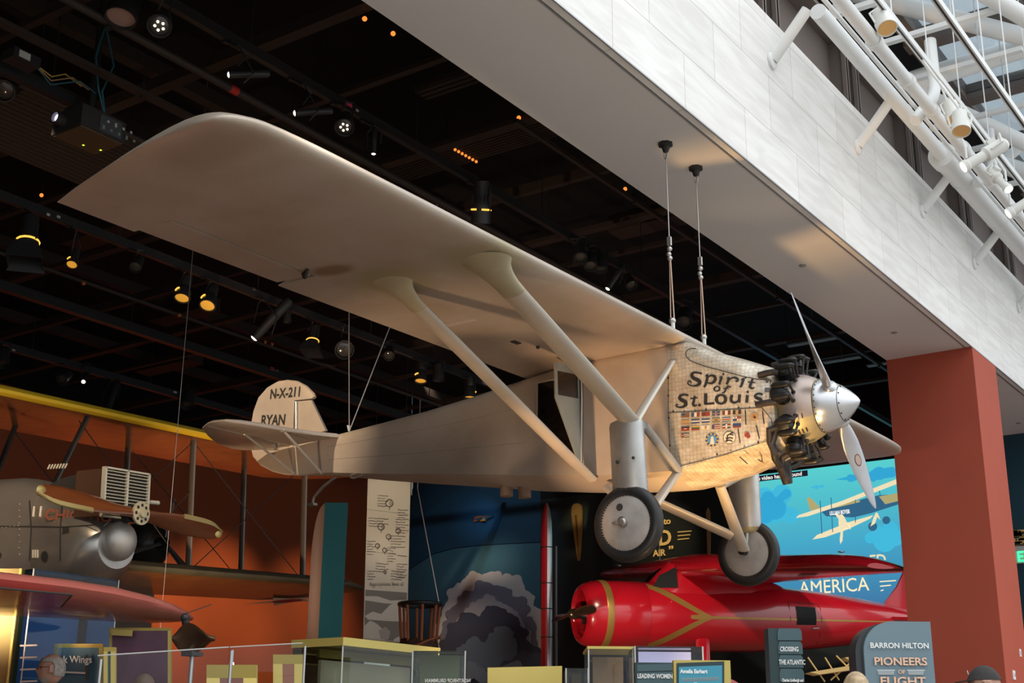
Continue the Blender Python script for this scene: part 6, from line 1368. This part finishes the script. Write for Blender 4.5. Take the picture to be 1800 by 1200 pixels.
for i in range(3): flat([(1198, 1192 + i * 2), (1263, 1190 + i * 2), (1263, 1191 + i * 2), (1198, 1193 + i * 2)], d, .010, mat('print_stripe_%d' % i, ((.4, .28, .2), (.2, .3, .33), (.35, .2, .15))[i], .6), 'stripe', e)
MB().sphere(H(1222, 1203, d) - nb * .01, .016, 10, 6, (1.3, 1, .8)).build('portrait', m_lab, e)
d = 9.0
e, ux, zt = panel_px(1117, 1187, 1164, d, 'topic_sign', 'dark slate sign reading leading women under the lilac lit case', 'sign', m_dk, .12)
nb = Vector((-ux.y, ux.x, 0)); flat([(1120, 1168), (1185, 1166), (1185, 1178), (1120, 1180)], d, .004, m_tile, 'tile', e); flat([(1120, 1182), (1185, 1180), (1185, 1210), (1120, 1210)], d, .004, m_tile, 'tile', e)
wr(e, 'LEADING WOMEN', H(1151, 1188.5, d) - nb * .008, ux, .040, m_wt, .70, .001)
def glass_case(x0, x1, ytop, d, dep, label, inner=None, rim=None, gl=None, name='display_case', base=.9, axis=None, top=True):
    a, b = H(x0, 1195, d), H(x1, 1195, d); A = Vector((a.x, a.y, 0)); Bq = Vector((b.x, b.y, 0))
    if axis == 'y': Bq = A + gy * ((W(x1, 1195, 0, A.x) - A).dot(gy))
    if axis == 'x': Bq = A + gx * ((W(x1, 1195, 1, A.y) - A).dot(gx))
    zt = H(x0, ytop, d).z; u = (Bq - A); L_ = u.length; u.normalize(); n = Vector((-u.y, u.x, 0)); z = Vector((0, 0, 1))
    e = empty(name, A + u * L_ / 2 + n * dep / 2, label, 'display case')
    MB().prism([A, Bq, Bq + n * dep, A + n * dep], z * base).build('base', m_gd2, e)
    g = MB()
    for p, q in ((A, Bq), (Bq, Bq + n * dep), (Bq + n * dep, A + n * dep), (A + n * dep, A)): g.add([p + z * base, q + z * base, q + z * zt, p + z * zt], [(0, 1, 2, 3)])
    g.build('glass', gl or g_clear, e, smooth=0)
    if rim: MB().prism([A - u * .01 - n * .01 + z * (zt), Bq + u * .01 - n * .01 + z * zt, Bq + u * .01 + n * (dep + .01) + z * zt, A - u * .01 + n * (dep + .01) + z * zt], z * rim[1]).build('top', rim[0], e)
    else: MB().prism([A + z * (zt - .012), Bq + z * (zt - .012), Bq + n * dep + z * (zt - .012), A + n * dep + z * (zt - .012)], z * .01).build('top_glass', gl or g_clear, e)
    for p in (A, Bq): MB().tube(p + z * base, p + z * zt, .006, 6).build('corner_edge', m_lab, e)
    if inner: MB().prism([A + n * dep * .5 + u * .05, Bq + n * dep * .5 - u * .05, Bq + n * (dep * .5 + .03) - u * .05, A + n * (dep * .5 + .03) + u * .05], z * (zt - inner[1])).build('back_panel', inner[0], e)
    return e, A, u, n, zt
m_lil = mat('lilac_glow_panel', (.5, .48, .7), .4, emit=(.42, .40, .62), estr=.55)  # lilac lighting of the case, put in as a panel's own glow
glass_case(1117, 1237, 1135, 9.5, .5, 'glass case glowing lilac above the dark sign, below the red monoplane', (m_lil, .02), None, None, base=1.0)
glass_case(1035, 1113, 1140, 10.5, .6, 'warm lit glass case left of the lilac one', (mat('warm_lit_panel', (.32, .20, .10), .5, noise=(4, .3)), .04), (m_gp, .02), None, base=1.0)  # warm light inside the case is painted as a brown panel
MB().prism([H(x, y, 9.9) for x, y in ((857, 1173), (988, 1170), (988, 1230), (857, 1230))], _fh * .5).thing('display_plinth', m_gp, 'plain gold box plinth at the bottom under the rocket', 'plinth')
pl = bpy.data.objects['display_plinth.001']
pb = H(922, 1230, 10.1); MB().box(Vector((pb.x, pb.y, pb.z / 2 - .02)), (.5, .4, pb.z - .05)).build('pedestal', m_gd2, pl)
glass_case(995, 1034, 1174, 10.0, .4, 'small brown glass case right of the gold plinth', (mat('brown_panel', (.14, .08, .04), .5), .03), None, g_green, base=1.0)
# gold topped long case
e, A, u, n, zt = glass_case(600, 770, 1134, 10.8, .55, 'long glass case with a thick gold top, in front of the banner', (mat('ivory_panel', (.62, .54, .45), .6), .10), (m_gp, .065), g_green, axis='y', base=1.0)
MB().prism([A + n * .25 + Vector((0, 0, zt - .085)), A + u * 1.2 + n * .25 + Vector((0, 0, zt - .085)), A + u * 1.2 + n * .28 + Vector((0, 0, zt - .085)), A + n * .28 + Vector((0, 0, zt - .085))], Vector((0, 0, .07))).build('inner_band', m_gd2, e)
e, A, u, n, zt = glass_case(724, 817, 1143, 10.6, .4, 'grey green glass case with reversed lettering right of the gold topped one', (mat('grey_green_panel', (.16, .17, .13), .5), .02), None, g_green, base=1.0)
tx = text_mb('NORTHROP GRUMMAN', .040, H(787, 1196, 10.55), -RT, UP, ext=0, wscale=.82, bold=.001); tx.build('lettering', m_wt, e)
# teal pylon
d = 12.6
a, b = H(556, 1195, d), H(595, 1195, d); A = Vector((a.x, a.y, 0)); Bq = Vector((b.x, b.y, 0)); zt = H(578, 883, d).z; ux = (Bq - A).normalized(); w = (Bq - A).length
back = (_fh * .62 - _rt * .20)
py_ = empty('pylon_sign', A + ux * w / 2, 'tall narrow teal pylon with mauve side left of the banner', 'sign')
MB().prism([A, Bq, Bq + Vector((0, 0, zt)) + ux * .015, A + Vector((0, 0, zt)) + ux * .0], back.normalized() * .02).build('edge_panel', m_tealp, py_)
o = A + back.normalized() * .02
MB().prism([o + back * t + Vector((0, 0, z)) for t, z in [(0, 0), (1, 0)] + [(1 - .75 * (1 - cos(q)), zt - .45 + .45 * sin(q)) for q in [pi / 2 * k / 8 for k in range(9)]] + [(0, zt)]], ux * (w - .01)).build('body', m_side, py_, smooth=30)
# left: tall blue case with plaque, purple case, gold frames
e, A, u, n, zt = glass_case(37, 192, 999, 11.4, .9, 'tall blue grey glass case under the biplane at the lower left', (mat('blue_panel', (.06, .14, .27), .5), .05), None, g_blue, axis='y', base=.5)
p0 = H(0, 1000, 11.4); q0 = H(37, 999, 11.4)
MB().prism([Vector((p0.x - .3, p0.y - .2, 0)), Vector((q0.x - .005, q0.y, 0)), Vector((q0.x - .005, q0.y + .12, 0)) - gx * .05, Vector((p0.x - .3, p0.y - .05, 0))], Vector((0, 0, q0.z))).build('corner_panel', mat('olive_gold_panel', (.11, .09, .025), .75), e)
MB().tube(Vector((q0.x, q0.y, 0)), q0, .012, 6).build('gold_edge', m_gp, e)
for i in range(4): MB().prism([H(35 + x, 1133 + i * 21 + y, 11.3) for x, y in ((0, 0), (30, -1), (30, 2), (0, 3))], _fh * .01).build('label_line', m_lab, e)
def frame_px(x0, x1, ytop, d, t, label, m, m_in, yb=1215):
    A_, B_ = H(x0, yb, d), H(x1, yb, d); C_, D_ = H(x1, ytop, d), H(x0, ytop, d); e = empty('framed_panel', Vector(((A_.x + B_.x) / 2, (A_.y + B_.y) / 2, 0)), label, 'panel')
    f = lambda p, q, r_, s: MB().prism([p, q, r_, s], _fh * .04)
    mb = MB(); mb.prism([D_, C_, C_ - UP * t, D_ - UP * t], _fh * .04); mb2 = MB().prism([D_ - UP * t, D_ - UP * t + RT * t, A_ + RT * t, A_], _fh * .04); mb3 = MB().prism([C_ - UP * t - RT * t, C_ - UP * t, B_, B_ - RT * t], _fh * .04)
    for q in (mb, mb2, mb3): q.build('frame_bar', m, e)
    MB().prism([D_ - UP * t + RT * t, C_ - UP * t - RT * t, B_ - RT * t, A_ + RT * t], _fh * .02).build('panel', m_in, e)
    zl = min(A_.z, B_.z); c = (A_ + B_) / 2 + _fh * .03; MB().box((c.x, c.y, zl / 2), (.12, .12, zl)).build('stand', m_dk, e)
    return e
m_bp = mat('dark_blue_print', (.02, .075, .12), .5)
e = frame_px(95, 181, 1131, 11.7, .035, 'gold framed dark blue plaque inside the blue glass case', m_gd2, m_bp)
wr(e, 'Black Wings', H(124, 1159, 11.65), RT, .088, m_wt, .85, .001, uz=UP); MB().prism([H(x, y, 11.67) for x, y in ((108, 1179), (150, 1181), (150, 1184), (108, 1182))], _fh * .005).build('text_line', m_lab, e); MB().prism([H(x, y, 11.67) for x, y in ((150, 1150), (155, 1150), (155, 1195), (150, 1195))], _fh * .005).build('dark_bar', m_seam, e)
frame_px(182, 202, 1137, 9.6, .03, 'narrow gold frame right of the blue glass case', m_gp, m_dk)
e = frame_px(192, 300, 1103, 10.2, .022, 'dark purple glass panel in a thin gold frame behind the red wing', m_gd2, mat('purple_print', (.075, .025, .05), .35, noise=(3, .5)))
MB().prism([H(x, y, 10.15) for x, y in ((194, 1105), (233, 1107), (232, 1118), (196, 1116))], _fh * .01).build('caption_strip', m_gd2, e)
frame_px(363, 451, 1168, 9.2, .09, 'low gold framed panel under the bronze propeller', m_gp, mat('dark_red_print', (.14, .05, .035), .5))
frame_px(480, 534, 1150, 10.0, .07, 'gold framed red panel left of the teal pylon', m_gp, mat('brick_print', (.22, .085, .05), .6))
# low glass screens with steel posts
for x0, x1, y0, y1, d, lab in ((172, 402, 1152, 1137, 8.2, 'low clear glass screen with steel posts in front of the red wing'), (404, 532, 1137, 1130, 9.6, 'low clear glass screen left of the teal pylon')):
    P = [H(x0, 1215, d), H(x1, 1215, d), H(x1, y1, d), H(x0, y0, d)]; e = empty('glass_screen', Vector(((P[0].x + P[1].x) / 2, (P[0].y + P[1].y) / 2, 0)), lab, 'screen')
    MB().add([Vector((P[0].x, P[0].y, .02)), Vector((P[1].x, P[1].y, .02)), P[2], P[3]], [(0, 1, 2, 3)]).build('pane', g_clear, e, smooth=0); MB().tube(P[3], P[2], .004, 6).build('top_edge', m_lab, e)
    for f in (0, 1):
        q = P[f]; t = P[3 - f]; MB().tube((q.x, q.y, 0), (q.x, q.y, t.z - .02), .009, 10).build('post', m_metal, e)
# bronze propeller on a chromed stand
d = 10.6; c = H(340, 1122, d); e = empty('propeller_display', Vector((c.x, c.y, 0)), 'broad twisted bronze propeller on a chrome stand below the red wing tip', 'propeller')
m_br = mat('dark_bronze', (.13, .075, .045), .3, .6, noise=(5, .3)); rings = []
for i in range(13):
    t = -1 + i / 6; w = .15 * (1 - abs(t) ** 3) + .02; be = radians(25 + 70 * t); cc = UP * cos(be) - _fh * sin(be) * .7; nn = cc.cross(RT).normalized()
    rings.append([c + RT * (.17 * t) + cc * (cos(a) * w * .75) + nn * (sin(a) * .02) for a in [2 * pi * j / 14 for j in range(14)]])
MB().loft(rings).build('blade', m_br, e); MB().box(c + Vector((0, 0, -.12)), (.12, .12, .03)).build('clamp', m_seam, e)
MB().tube((c.x, c.y, 0), (c.x, c.y, c.z - .1), .018, 12).lathe([(.001, 0), (.16, 0), (.16, .02), (.001, .02)], (c.x, c.y, 0), (0, 0, 1), 20).build('stand', m_metal, e)
fx = H(325, 1085, 10.6); MB().tube(fx, fx + RT * .02 - UP * .14, .03, 10).sphere(fx, .035).tube(fx + UP * .03, H(372, 1062, 10.9), .004, 5).build('pivot_fitting', m_rail, e)
lp = H(407, 1167, 9.7); MB().sphere(lp, .018, 10, 6).tube(lp, (lp.x, lp.y, 0), .006, 6).thing('picture_light', mat('tiny_lamp', (1, 1, 1), .3, emit=(1, .9, .8), estr=8), 'tiny bright lamp above the low gold panel', 'lamp')
# red wing at the lower left
m_rw = mat('dusky_red_enamel', (.50, .14, .11), .3, coat=.5, noise=(2, .1)); m_rw2 = mat('deep_red_enamel', (.40, .06, .05), .32, coat=.5)
zw = 2.32
def wq(px, py): return W(px, py, 2, zw - .125)
def wp(px, py, dz=0): p = W(px, py, 2, zw); return p + Vector((0, 0, dz))
up_ = [(-420, 985), (-160, 1003), (0, 1017), (120, 1031), (200, 1043), (260, 1056), (300, 1067), (325, 1077), (340, 1085)]; lo_ = [(338, 1089), (310, 1090), (262, 1090), (190, 1086), (100, 1080), (0, 1076), (-160, 1068), (-420, 1050)]
rw = empty('airplane_wing', Vector((wp(-100, 1040).x, wp(-100, 1040).y, zw - .1)), 'glossy dusky red wing tip reaching in from the lower left', 'airplane wing')
rings = []
for i in range(len(up_)):
    a, b = wp(*up_[i]), wp(*lo_[-1 - i]) if i < len(lo_) else wp(*lo_[0])
    k = min(1, (a - b).length / 2.0); r = []
    for j in range(20):
        an = 2 * pi * j / 20; t = .5 - .5 * cos(an); r.append(a + (b - a) * t + Vector((0, 0, sin(an) * .13 * k * (1 - .45 * t))))
    rings.append(r)
MB().loft(rings).build('wing', m_rw, rw)
MB().add([wq(x, y) for x, y in ((-420, 1012), (-160, 1024), (0, 1033), (127, 1045), (108, 1066), (0, 1063), (-160, 1056), (-420, 1042))], [tuple(range(8))]).build('aileron', m_rw2, rw)
MB().path([wq(x, y) for x, y in ((-420, 1012), (-160, 1024), (0, 1033), (127, 1045), (108, 1066))], .007, 6).build('aileron_gap', m_seam, rw)
MB().box(Vector((wp(-250, 1040).x, wp(-250, 1040).y, zw / 2 - .1)), (.3, .3, zw - .2)).build('stand', m_dk, rw)
# golden glider parts below the red monoplane
e = empty('model_glider', H(1455, 1200, 13), 'golden wire braced model wing seen under the red monoplane', 'model')
m_go = mat('golden_fabric', (.62, .40, .14), .5, emit=None)
MB().prism([H(x, y, 13) for x, y in ((1423, 1181), (1435, 1179), (1510, 1167), (1510, 1175), (1440, 1185))], _fh * .25).build('wing', m_go, e); MB().prism([H(x, y, 13.4) for x, y in ((1485, 1155), (1512, 1152), (1512, 1164), (1492, 1160))], _fh * .2).build('tail', m_go, e)
for p, q in (((1420, 1155), (1450, 1198)), ((1450, 1155), (1475, 1195)), ((1500, 1160), (1460, 1195)), ((1470, 1152), (1508, 1190))): MB().tube(H(*p, 13.1), H(*q, 13.1), .008, 6).build('strut', m_go, e)
pp = H(1465, 1183, 13.3); MB().box((pp.x, pp.y, pp.z / 2 - .05), (.1, .1, pp.z - .1)).build('stand', m_dk, e)
# exit sign, wall panel behind, switches on the pillar
es = empty('exit_sign', W(1795, 975, 0, .62), 'green lit exit sign sticking out from the far side of the red pillar', 'exit sign')
ey = 11.6
def ep(px, py): return W(px, py, 1, ey)
MB().prism([ep(x, y) for x, y in ((1780, 960), (1840, 957), (1840, 987), (1783, 990))], (0, .06, 0)).build('housing', mat('grey_housing', (.35, .36, .35), .5), es)
MB().prism([ep(x, y) + Vector((0, -.004, 0)) for x, y in ((1783, 969), (1840, 966), (1840, 986), (1784, 989))], (0, .003, 0)).build('face', mat('sign_face', (.15, .25, .18), .4, emit=(.10, .30, .18), estr=.8), es)
text_mb('EXIT', .25, ep(1812, 977.5) + Vector((0, -.012, 0)), gx, Vector((0, 0, 1)), ext=0, wscale=.9, bold=.006).build('lettering', mat('green_led_letters', (.05, .8, .3), .4, emit=(.05, 1, .32), estr=1.6), es)
MB().bb((X1 - .02, ey + .01, ep(1780, 957).z - .16), (ep(1781, 957).x + .02, ey + .05, ep(1780, 957).z - .02)).build('bracket', m_rail, es)
for px, py, sz in ((1793, 1147, (.012, .08, .12)), (1782, 1186, (.014, .12, .14))):
    p = W(px, py, 0, X1); o = empty('wall_switch', p, 'upper white switch plate on the side of the red pillar' if py < 1160 else 'lower white switch plate on the side of the red pillar', 'switch')
    MB().box(p + gx * .006, sz).build('plate', m_wt, o); MB().box(p + gx * .018, (.014, .03, .05)).build('rocker', m_lab, o)
gl_ = empty('exhibit_frame', W(1795, 940, 1, 15.6), 'gold lit clutter of an exhibit behind the exit sign', 'exhibit'); random.seed(5)
for i in range(14):
    x, y = 1784 + random.random() * 16, 934 + random.random() * 22; p = W(x, y, 1, 15.7); MB().box(p, (random.uniform(.05, .2), .1, random.uniform(.03, .10))).build('piece', (m_go, m_gd2, m_rail)[i % 3], gl_)
p = W(1795, 933, 1, 15.7); MB().box(p, (.5, .1, .04)).build('rail', m_go, gl_); MB().box((p.x, 15.75, p.z / 2), (.06, .06, p.z)).build('stand', m_dk, gl_)
# visitors ------------------------------------------------------------------
m_skin = mat('skin', (.38, .21, .15), .5); m_hair_g = mat('grey_hair', (.36, .32, .28), .8, noise=(40, .4)); m_hair_b = mat('blond_hair', (.50, .37, .22), .6, noise=(30, .4)); m_hair_d = mat('brown_hair', (.10, .06, .04), .7, noise=(40, .4))
def person(px, ytop, d, face, cloth, trous, label, hair=None, beard=None, glasses=False, cap=None, step=0):
    top = H(px, ytop, d); hgt = top.z - step; s = hgt / 1.75; base = Vector((top.x, top.y, step)); f = Vector((cos(face), sin(face), 0)); l = Vector((-f.y, f.x, 0)); z = Vector((0, 0, 1))
    e = empty('person', base, label, 'person')
    def P(x, y, h): return base + (f * x + l * y + z * h) * s
    verts = [P(0, 0, .95), P(0, 0, 1.15), P(-.01, 0, 1.36), P(0, 0, 1.47), P(.01, 0, 1.54)]; rad = [.15, .145, .15, .065, .06]; ed = [(0, 1), (1, 2), (2, 3), (3, 4)]
    def chain(st, pts):
        k = st
        for p, r in pts: verts.append(P(*p)); rad.append(r); ed.append((k, len(verts) - 1)); k = len(verts) - 1
        return k
    for sd in (-1, 1):
        chain(0, [((0, sd * .10, .86), .095), ((.01, sd * .10, .50), .062), ((-.01, sd * .10, .10), .042), ((.02, sd * .10, .05), .045), ((.15, sd * .11, .035), .033)])
        h = chain(2, [((-.01, sd * .19, 1.40), .062), ((-.03, sd * .24, 1.12), .045), ((.06, sd * .23, .88), .032), ((.09, sd * .22, .80), .03)])
        for k, (dx, dl) in enumerate(((.02, .075), (.005, .085), (-.01, .08), (-.025, .065))): chain(h, [((.10 + dx, sd * .22, .77), .012), ((.115 + dx, sd * .215, .77 - dl * .6), .010), ((.11 + dx, sd * .21, .77 - dl), .008)])
        chain(h, [((.125, sd * .20, .785), .013), ((.15, sd * .19, .755), .010)])
    me = bpy.data.meshes.new('body'); me.from_pydata([tuple(v) for v in verts], ed, []); ob = bpy.data.objects.new('body', me); COL.objects.link(ob)
    sk = ob.modifiers.new('s', 'SKIN'); 
    for i, sv in enumerate(me.skin_vertices[0].data): sv.radius = (rad[i] * s, rad[i] * s); sv.use_root = (i == 0)
    ss = ob.modifiers.new('u', 'SUBSURF'); ss.levels = 1; ss.render_levels = 1
    dg = bpy.context.evaluated_depsgraph_get(); m2 = bpy.data.meshes.new_from_object(ob.evaluated_get(dg)); mb = MB().add([v.co.copy() for v in m2.vertices], [tuple(p.vertices) for p in m2.polygons])
    bpy.data.objects.remove(ob); bpy.data.meshes.remove(me); bpy.data.meshes.remove(m2)
    bodyv = list(mb.v); bodyf = list(mb.f)
    hc = P(.015, 0, 1.645); R0 = .105 * s
    def headpt(a, b, k=1.0):    # a around, b up
        c = Vector((cos(b) * cos(a), cos(b) * sin(a), sin(b))); x, y, q = c.x * .098, c.y * .078, c.z * .118
        if c.x > 0:
            x += .022 * math.exp(-((y / .018) ** 2) - ((q + .012) / .028) ** 2) * (c.x > .5) + .012 * math.exp(-((q + .085) / .03) ** 2) - .006 * math.exp(-((abs(y) - .032) / .014) ** 2 - ((q - .012) / .012) ** 2) + .005 * math.exp(-((q - .035) / .012) ** 2) + .006 * math.exp(-((q + .055) / .008) ** 2 - (y / .028) ** 2)
        if q < -.02: y *= 1 - .25 * min(1, (-.02 - q) / .09)
        if abs(c.y) > .93 and abs(q) < .03 and abs(c.x) < .25: y += .016 * (1 if y > 0 else -1)
        return hc + (f * x + l * y + z * q) * s * k
    rings = [[headpt(2 * pi * j / 36, -pi / 2 + .05 + (pi - .1) * i / 26) for j in range(36)] for i in range(27)]
    mb.loft(rings); mb.build('body', m_skin, e)
    def shell(sel, nm, m, off):
        b2 = MB(); bmm = bmesh.new(); vs_ = [bmm.verts.new(v) for v in bodyv]; [bmm.faces.new([vs_[i] for i in q]) for q in bodyf]; bmesh.ops.recalc_face_normals(bmm, faces=bmm.faces); bmm.normal_update()
        nv = [v.co + v.normal * off * s for v in bmm.verts]; keep = [q for q in bodyf if all(sel((bodyv[i] - base) / s) for i in q)]; bmm.free()
        used = sorted({i for q in keep for i in q}); mp = {i: k for k, i in enumerate(used)}; b2.add([nv[i] for i in used], [tuple(mp[i] for i in q) for q in keep]).build(nm, m, e)
    shell(lambda p: p.z > .90 and p.z < 1.515 and not (p.z < 1.0 and abs(p.dot(l)) > .17), 'shirt', cloth, .018); shell(lambda p: .08 < p.z < .99 and abs(p.dot(l)) < .185, 'trousers', trous, .012); shell(lambda p: p.z < .10, 'shoe', m_seam, .010)
    if hair:
        hm, low, frontb = hair[:3]; hth = hair[4] if len(hair) > 4 else .25; topb = hair[3] if len(hair) > 3 else pi / 2 - .03
        rg = []
        for i in range(12):
            b = low + (topb - low) * i / 11; rg.append([headpt(2 * pi * j / 36, max(b, (frontb if cos(2 * pi * j / 36) > hth else low) * (1 - i / 11) + b * i / 11) , 1.09) for j in range(36)])
        MB().loft(rg, cap=False).build('hair', hm, e)
    if beard:
        rg = [[headpt(a, b, 1.05) for a in [radians(-80 + 160 * j / 16) for j in range(17)]] for b in [radians(-75 + 40 * i / 6) for i in range(7)]]; MB().loft(rg, cap=False, ring_closed=False).build('beard', beard, e)
    for sd in (-1, 1): MB().sphere(hc + (f * .080 + l * sd * .031 + z * .010) * s, .0095 * s, 10, 6).build('eye', mat('eye_dark', (.03, .02, .02), .3), e)
    if glasses:
        for sd in (-1, 1): MB().path([hc + (f * .105 + l * (sd * .033 + .022 * cos(a)) + z * (.010 + .017 * sin(a))) * s for a in [2 * pi * j / 14 for j in range(14)]], .003, 5, closed=True).tube(hc + (f * .10 + l * sd * .055 + z * .012) * s, hc + (-f * .01 + l * sd * .085 + z * .012) * s, .0022, 5).build('glasses', m_seam, e)
    if cap:
        rg = [[headpt(2 * pi * j / 36, radians(18 + 71 * i / 8), 1.10) for j in range(36)] for i in range(9)]; c_ = MB().loft(rg, cap=False).build('cap', cap, e)
        bm_ = MB(); bm_.prism([hc + (f * (.06 + .125 * cos(a) ** .8) + l * .085 * sin(a) + z * (.038 - .02 * cos(a))) * s for a in [radians(-85 + 170 * j / 12) for j in range(13)]], z * .006); bm_.build('visor', cap, c_)
        k = hc + (f * .105 * .72 - l * .075 * 0 + z * .085) * s; MB().prism([k + (l * y + z * q + f * .022) * s for y, q in ((-.03, -.012), (0, .014), (.03, -.012), (.008, -.004), (0, .004), (-.008, -.004))], f * .003).build('emblem', m_lab, c_)
    return e
ang = atan2(_rt.y, _rt.x)
stp = H(100, 1150, 10.2); MB().bb((stp.x - .5, stp.y - .5, 0), (stp.x + .5, stp.y + .5, .24)).thing('floor_step', m_dk, 'low dark step under the bearded person at the lower left', 'step')
person(97, 1152, 10.2, ang + pi + .35, mat('grey_jacket', (.26, .24, .23), .8), m_dk, 'balding grey bearded person with glasses in a grey jacket facing left, at the lower left', (m_hair_g, radians(-25), radians(40), radians(42), -.12), m_hair_g, True, None, .24)
person(255, 1189, 9.4, ang + pi / 2 + .3, mat('dark_coat', (.04, .04, .05), .8), m_dk, 'person with thinning hair seen from behind at the bottom edge, left', (m_hair_d, radians(-10), radians(20)))
person(1505, 1186, 8.0, ang + pi / 2, mat('cream_top', (.5, .45, .4), .8), m_dk, 'blond person seen from behind in front of the slate blue sign', (m_hair_b, radians(-55), radians(10)))
person(1733, 1176, 8.6, ang + pi * .95, mat('black_top', (.03, .03, .035), .8), m_dk, 'person in a dark baseball cap in front of the red pillar', None, None, False, mat('charcoal_cap', (.03, .027, .027), .8))
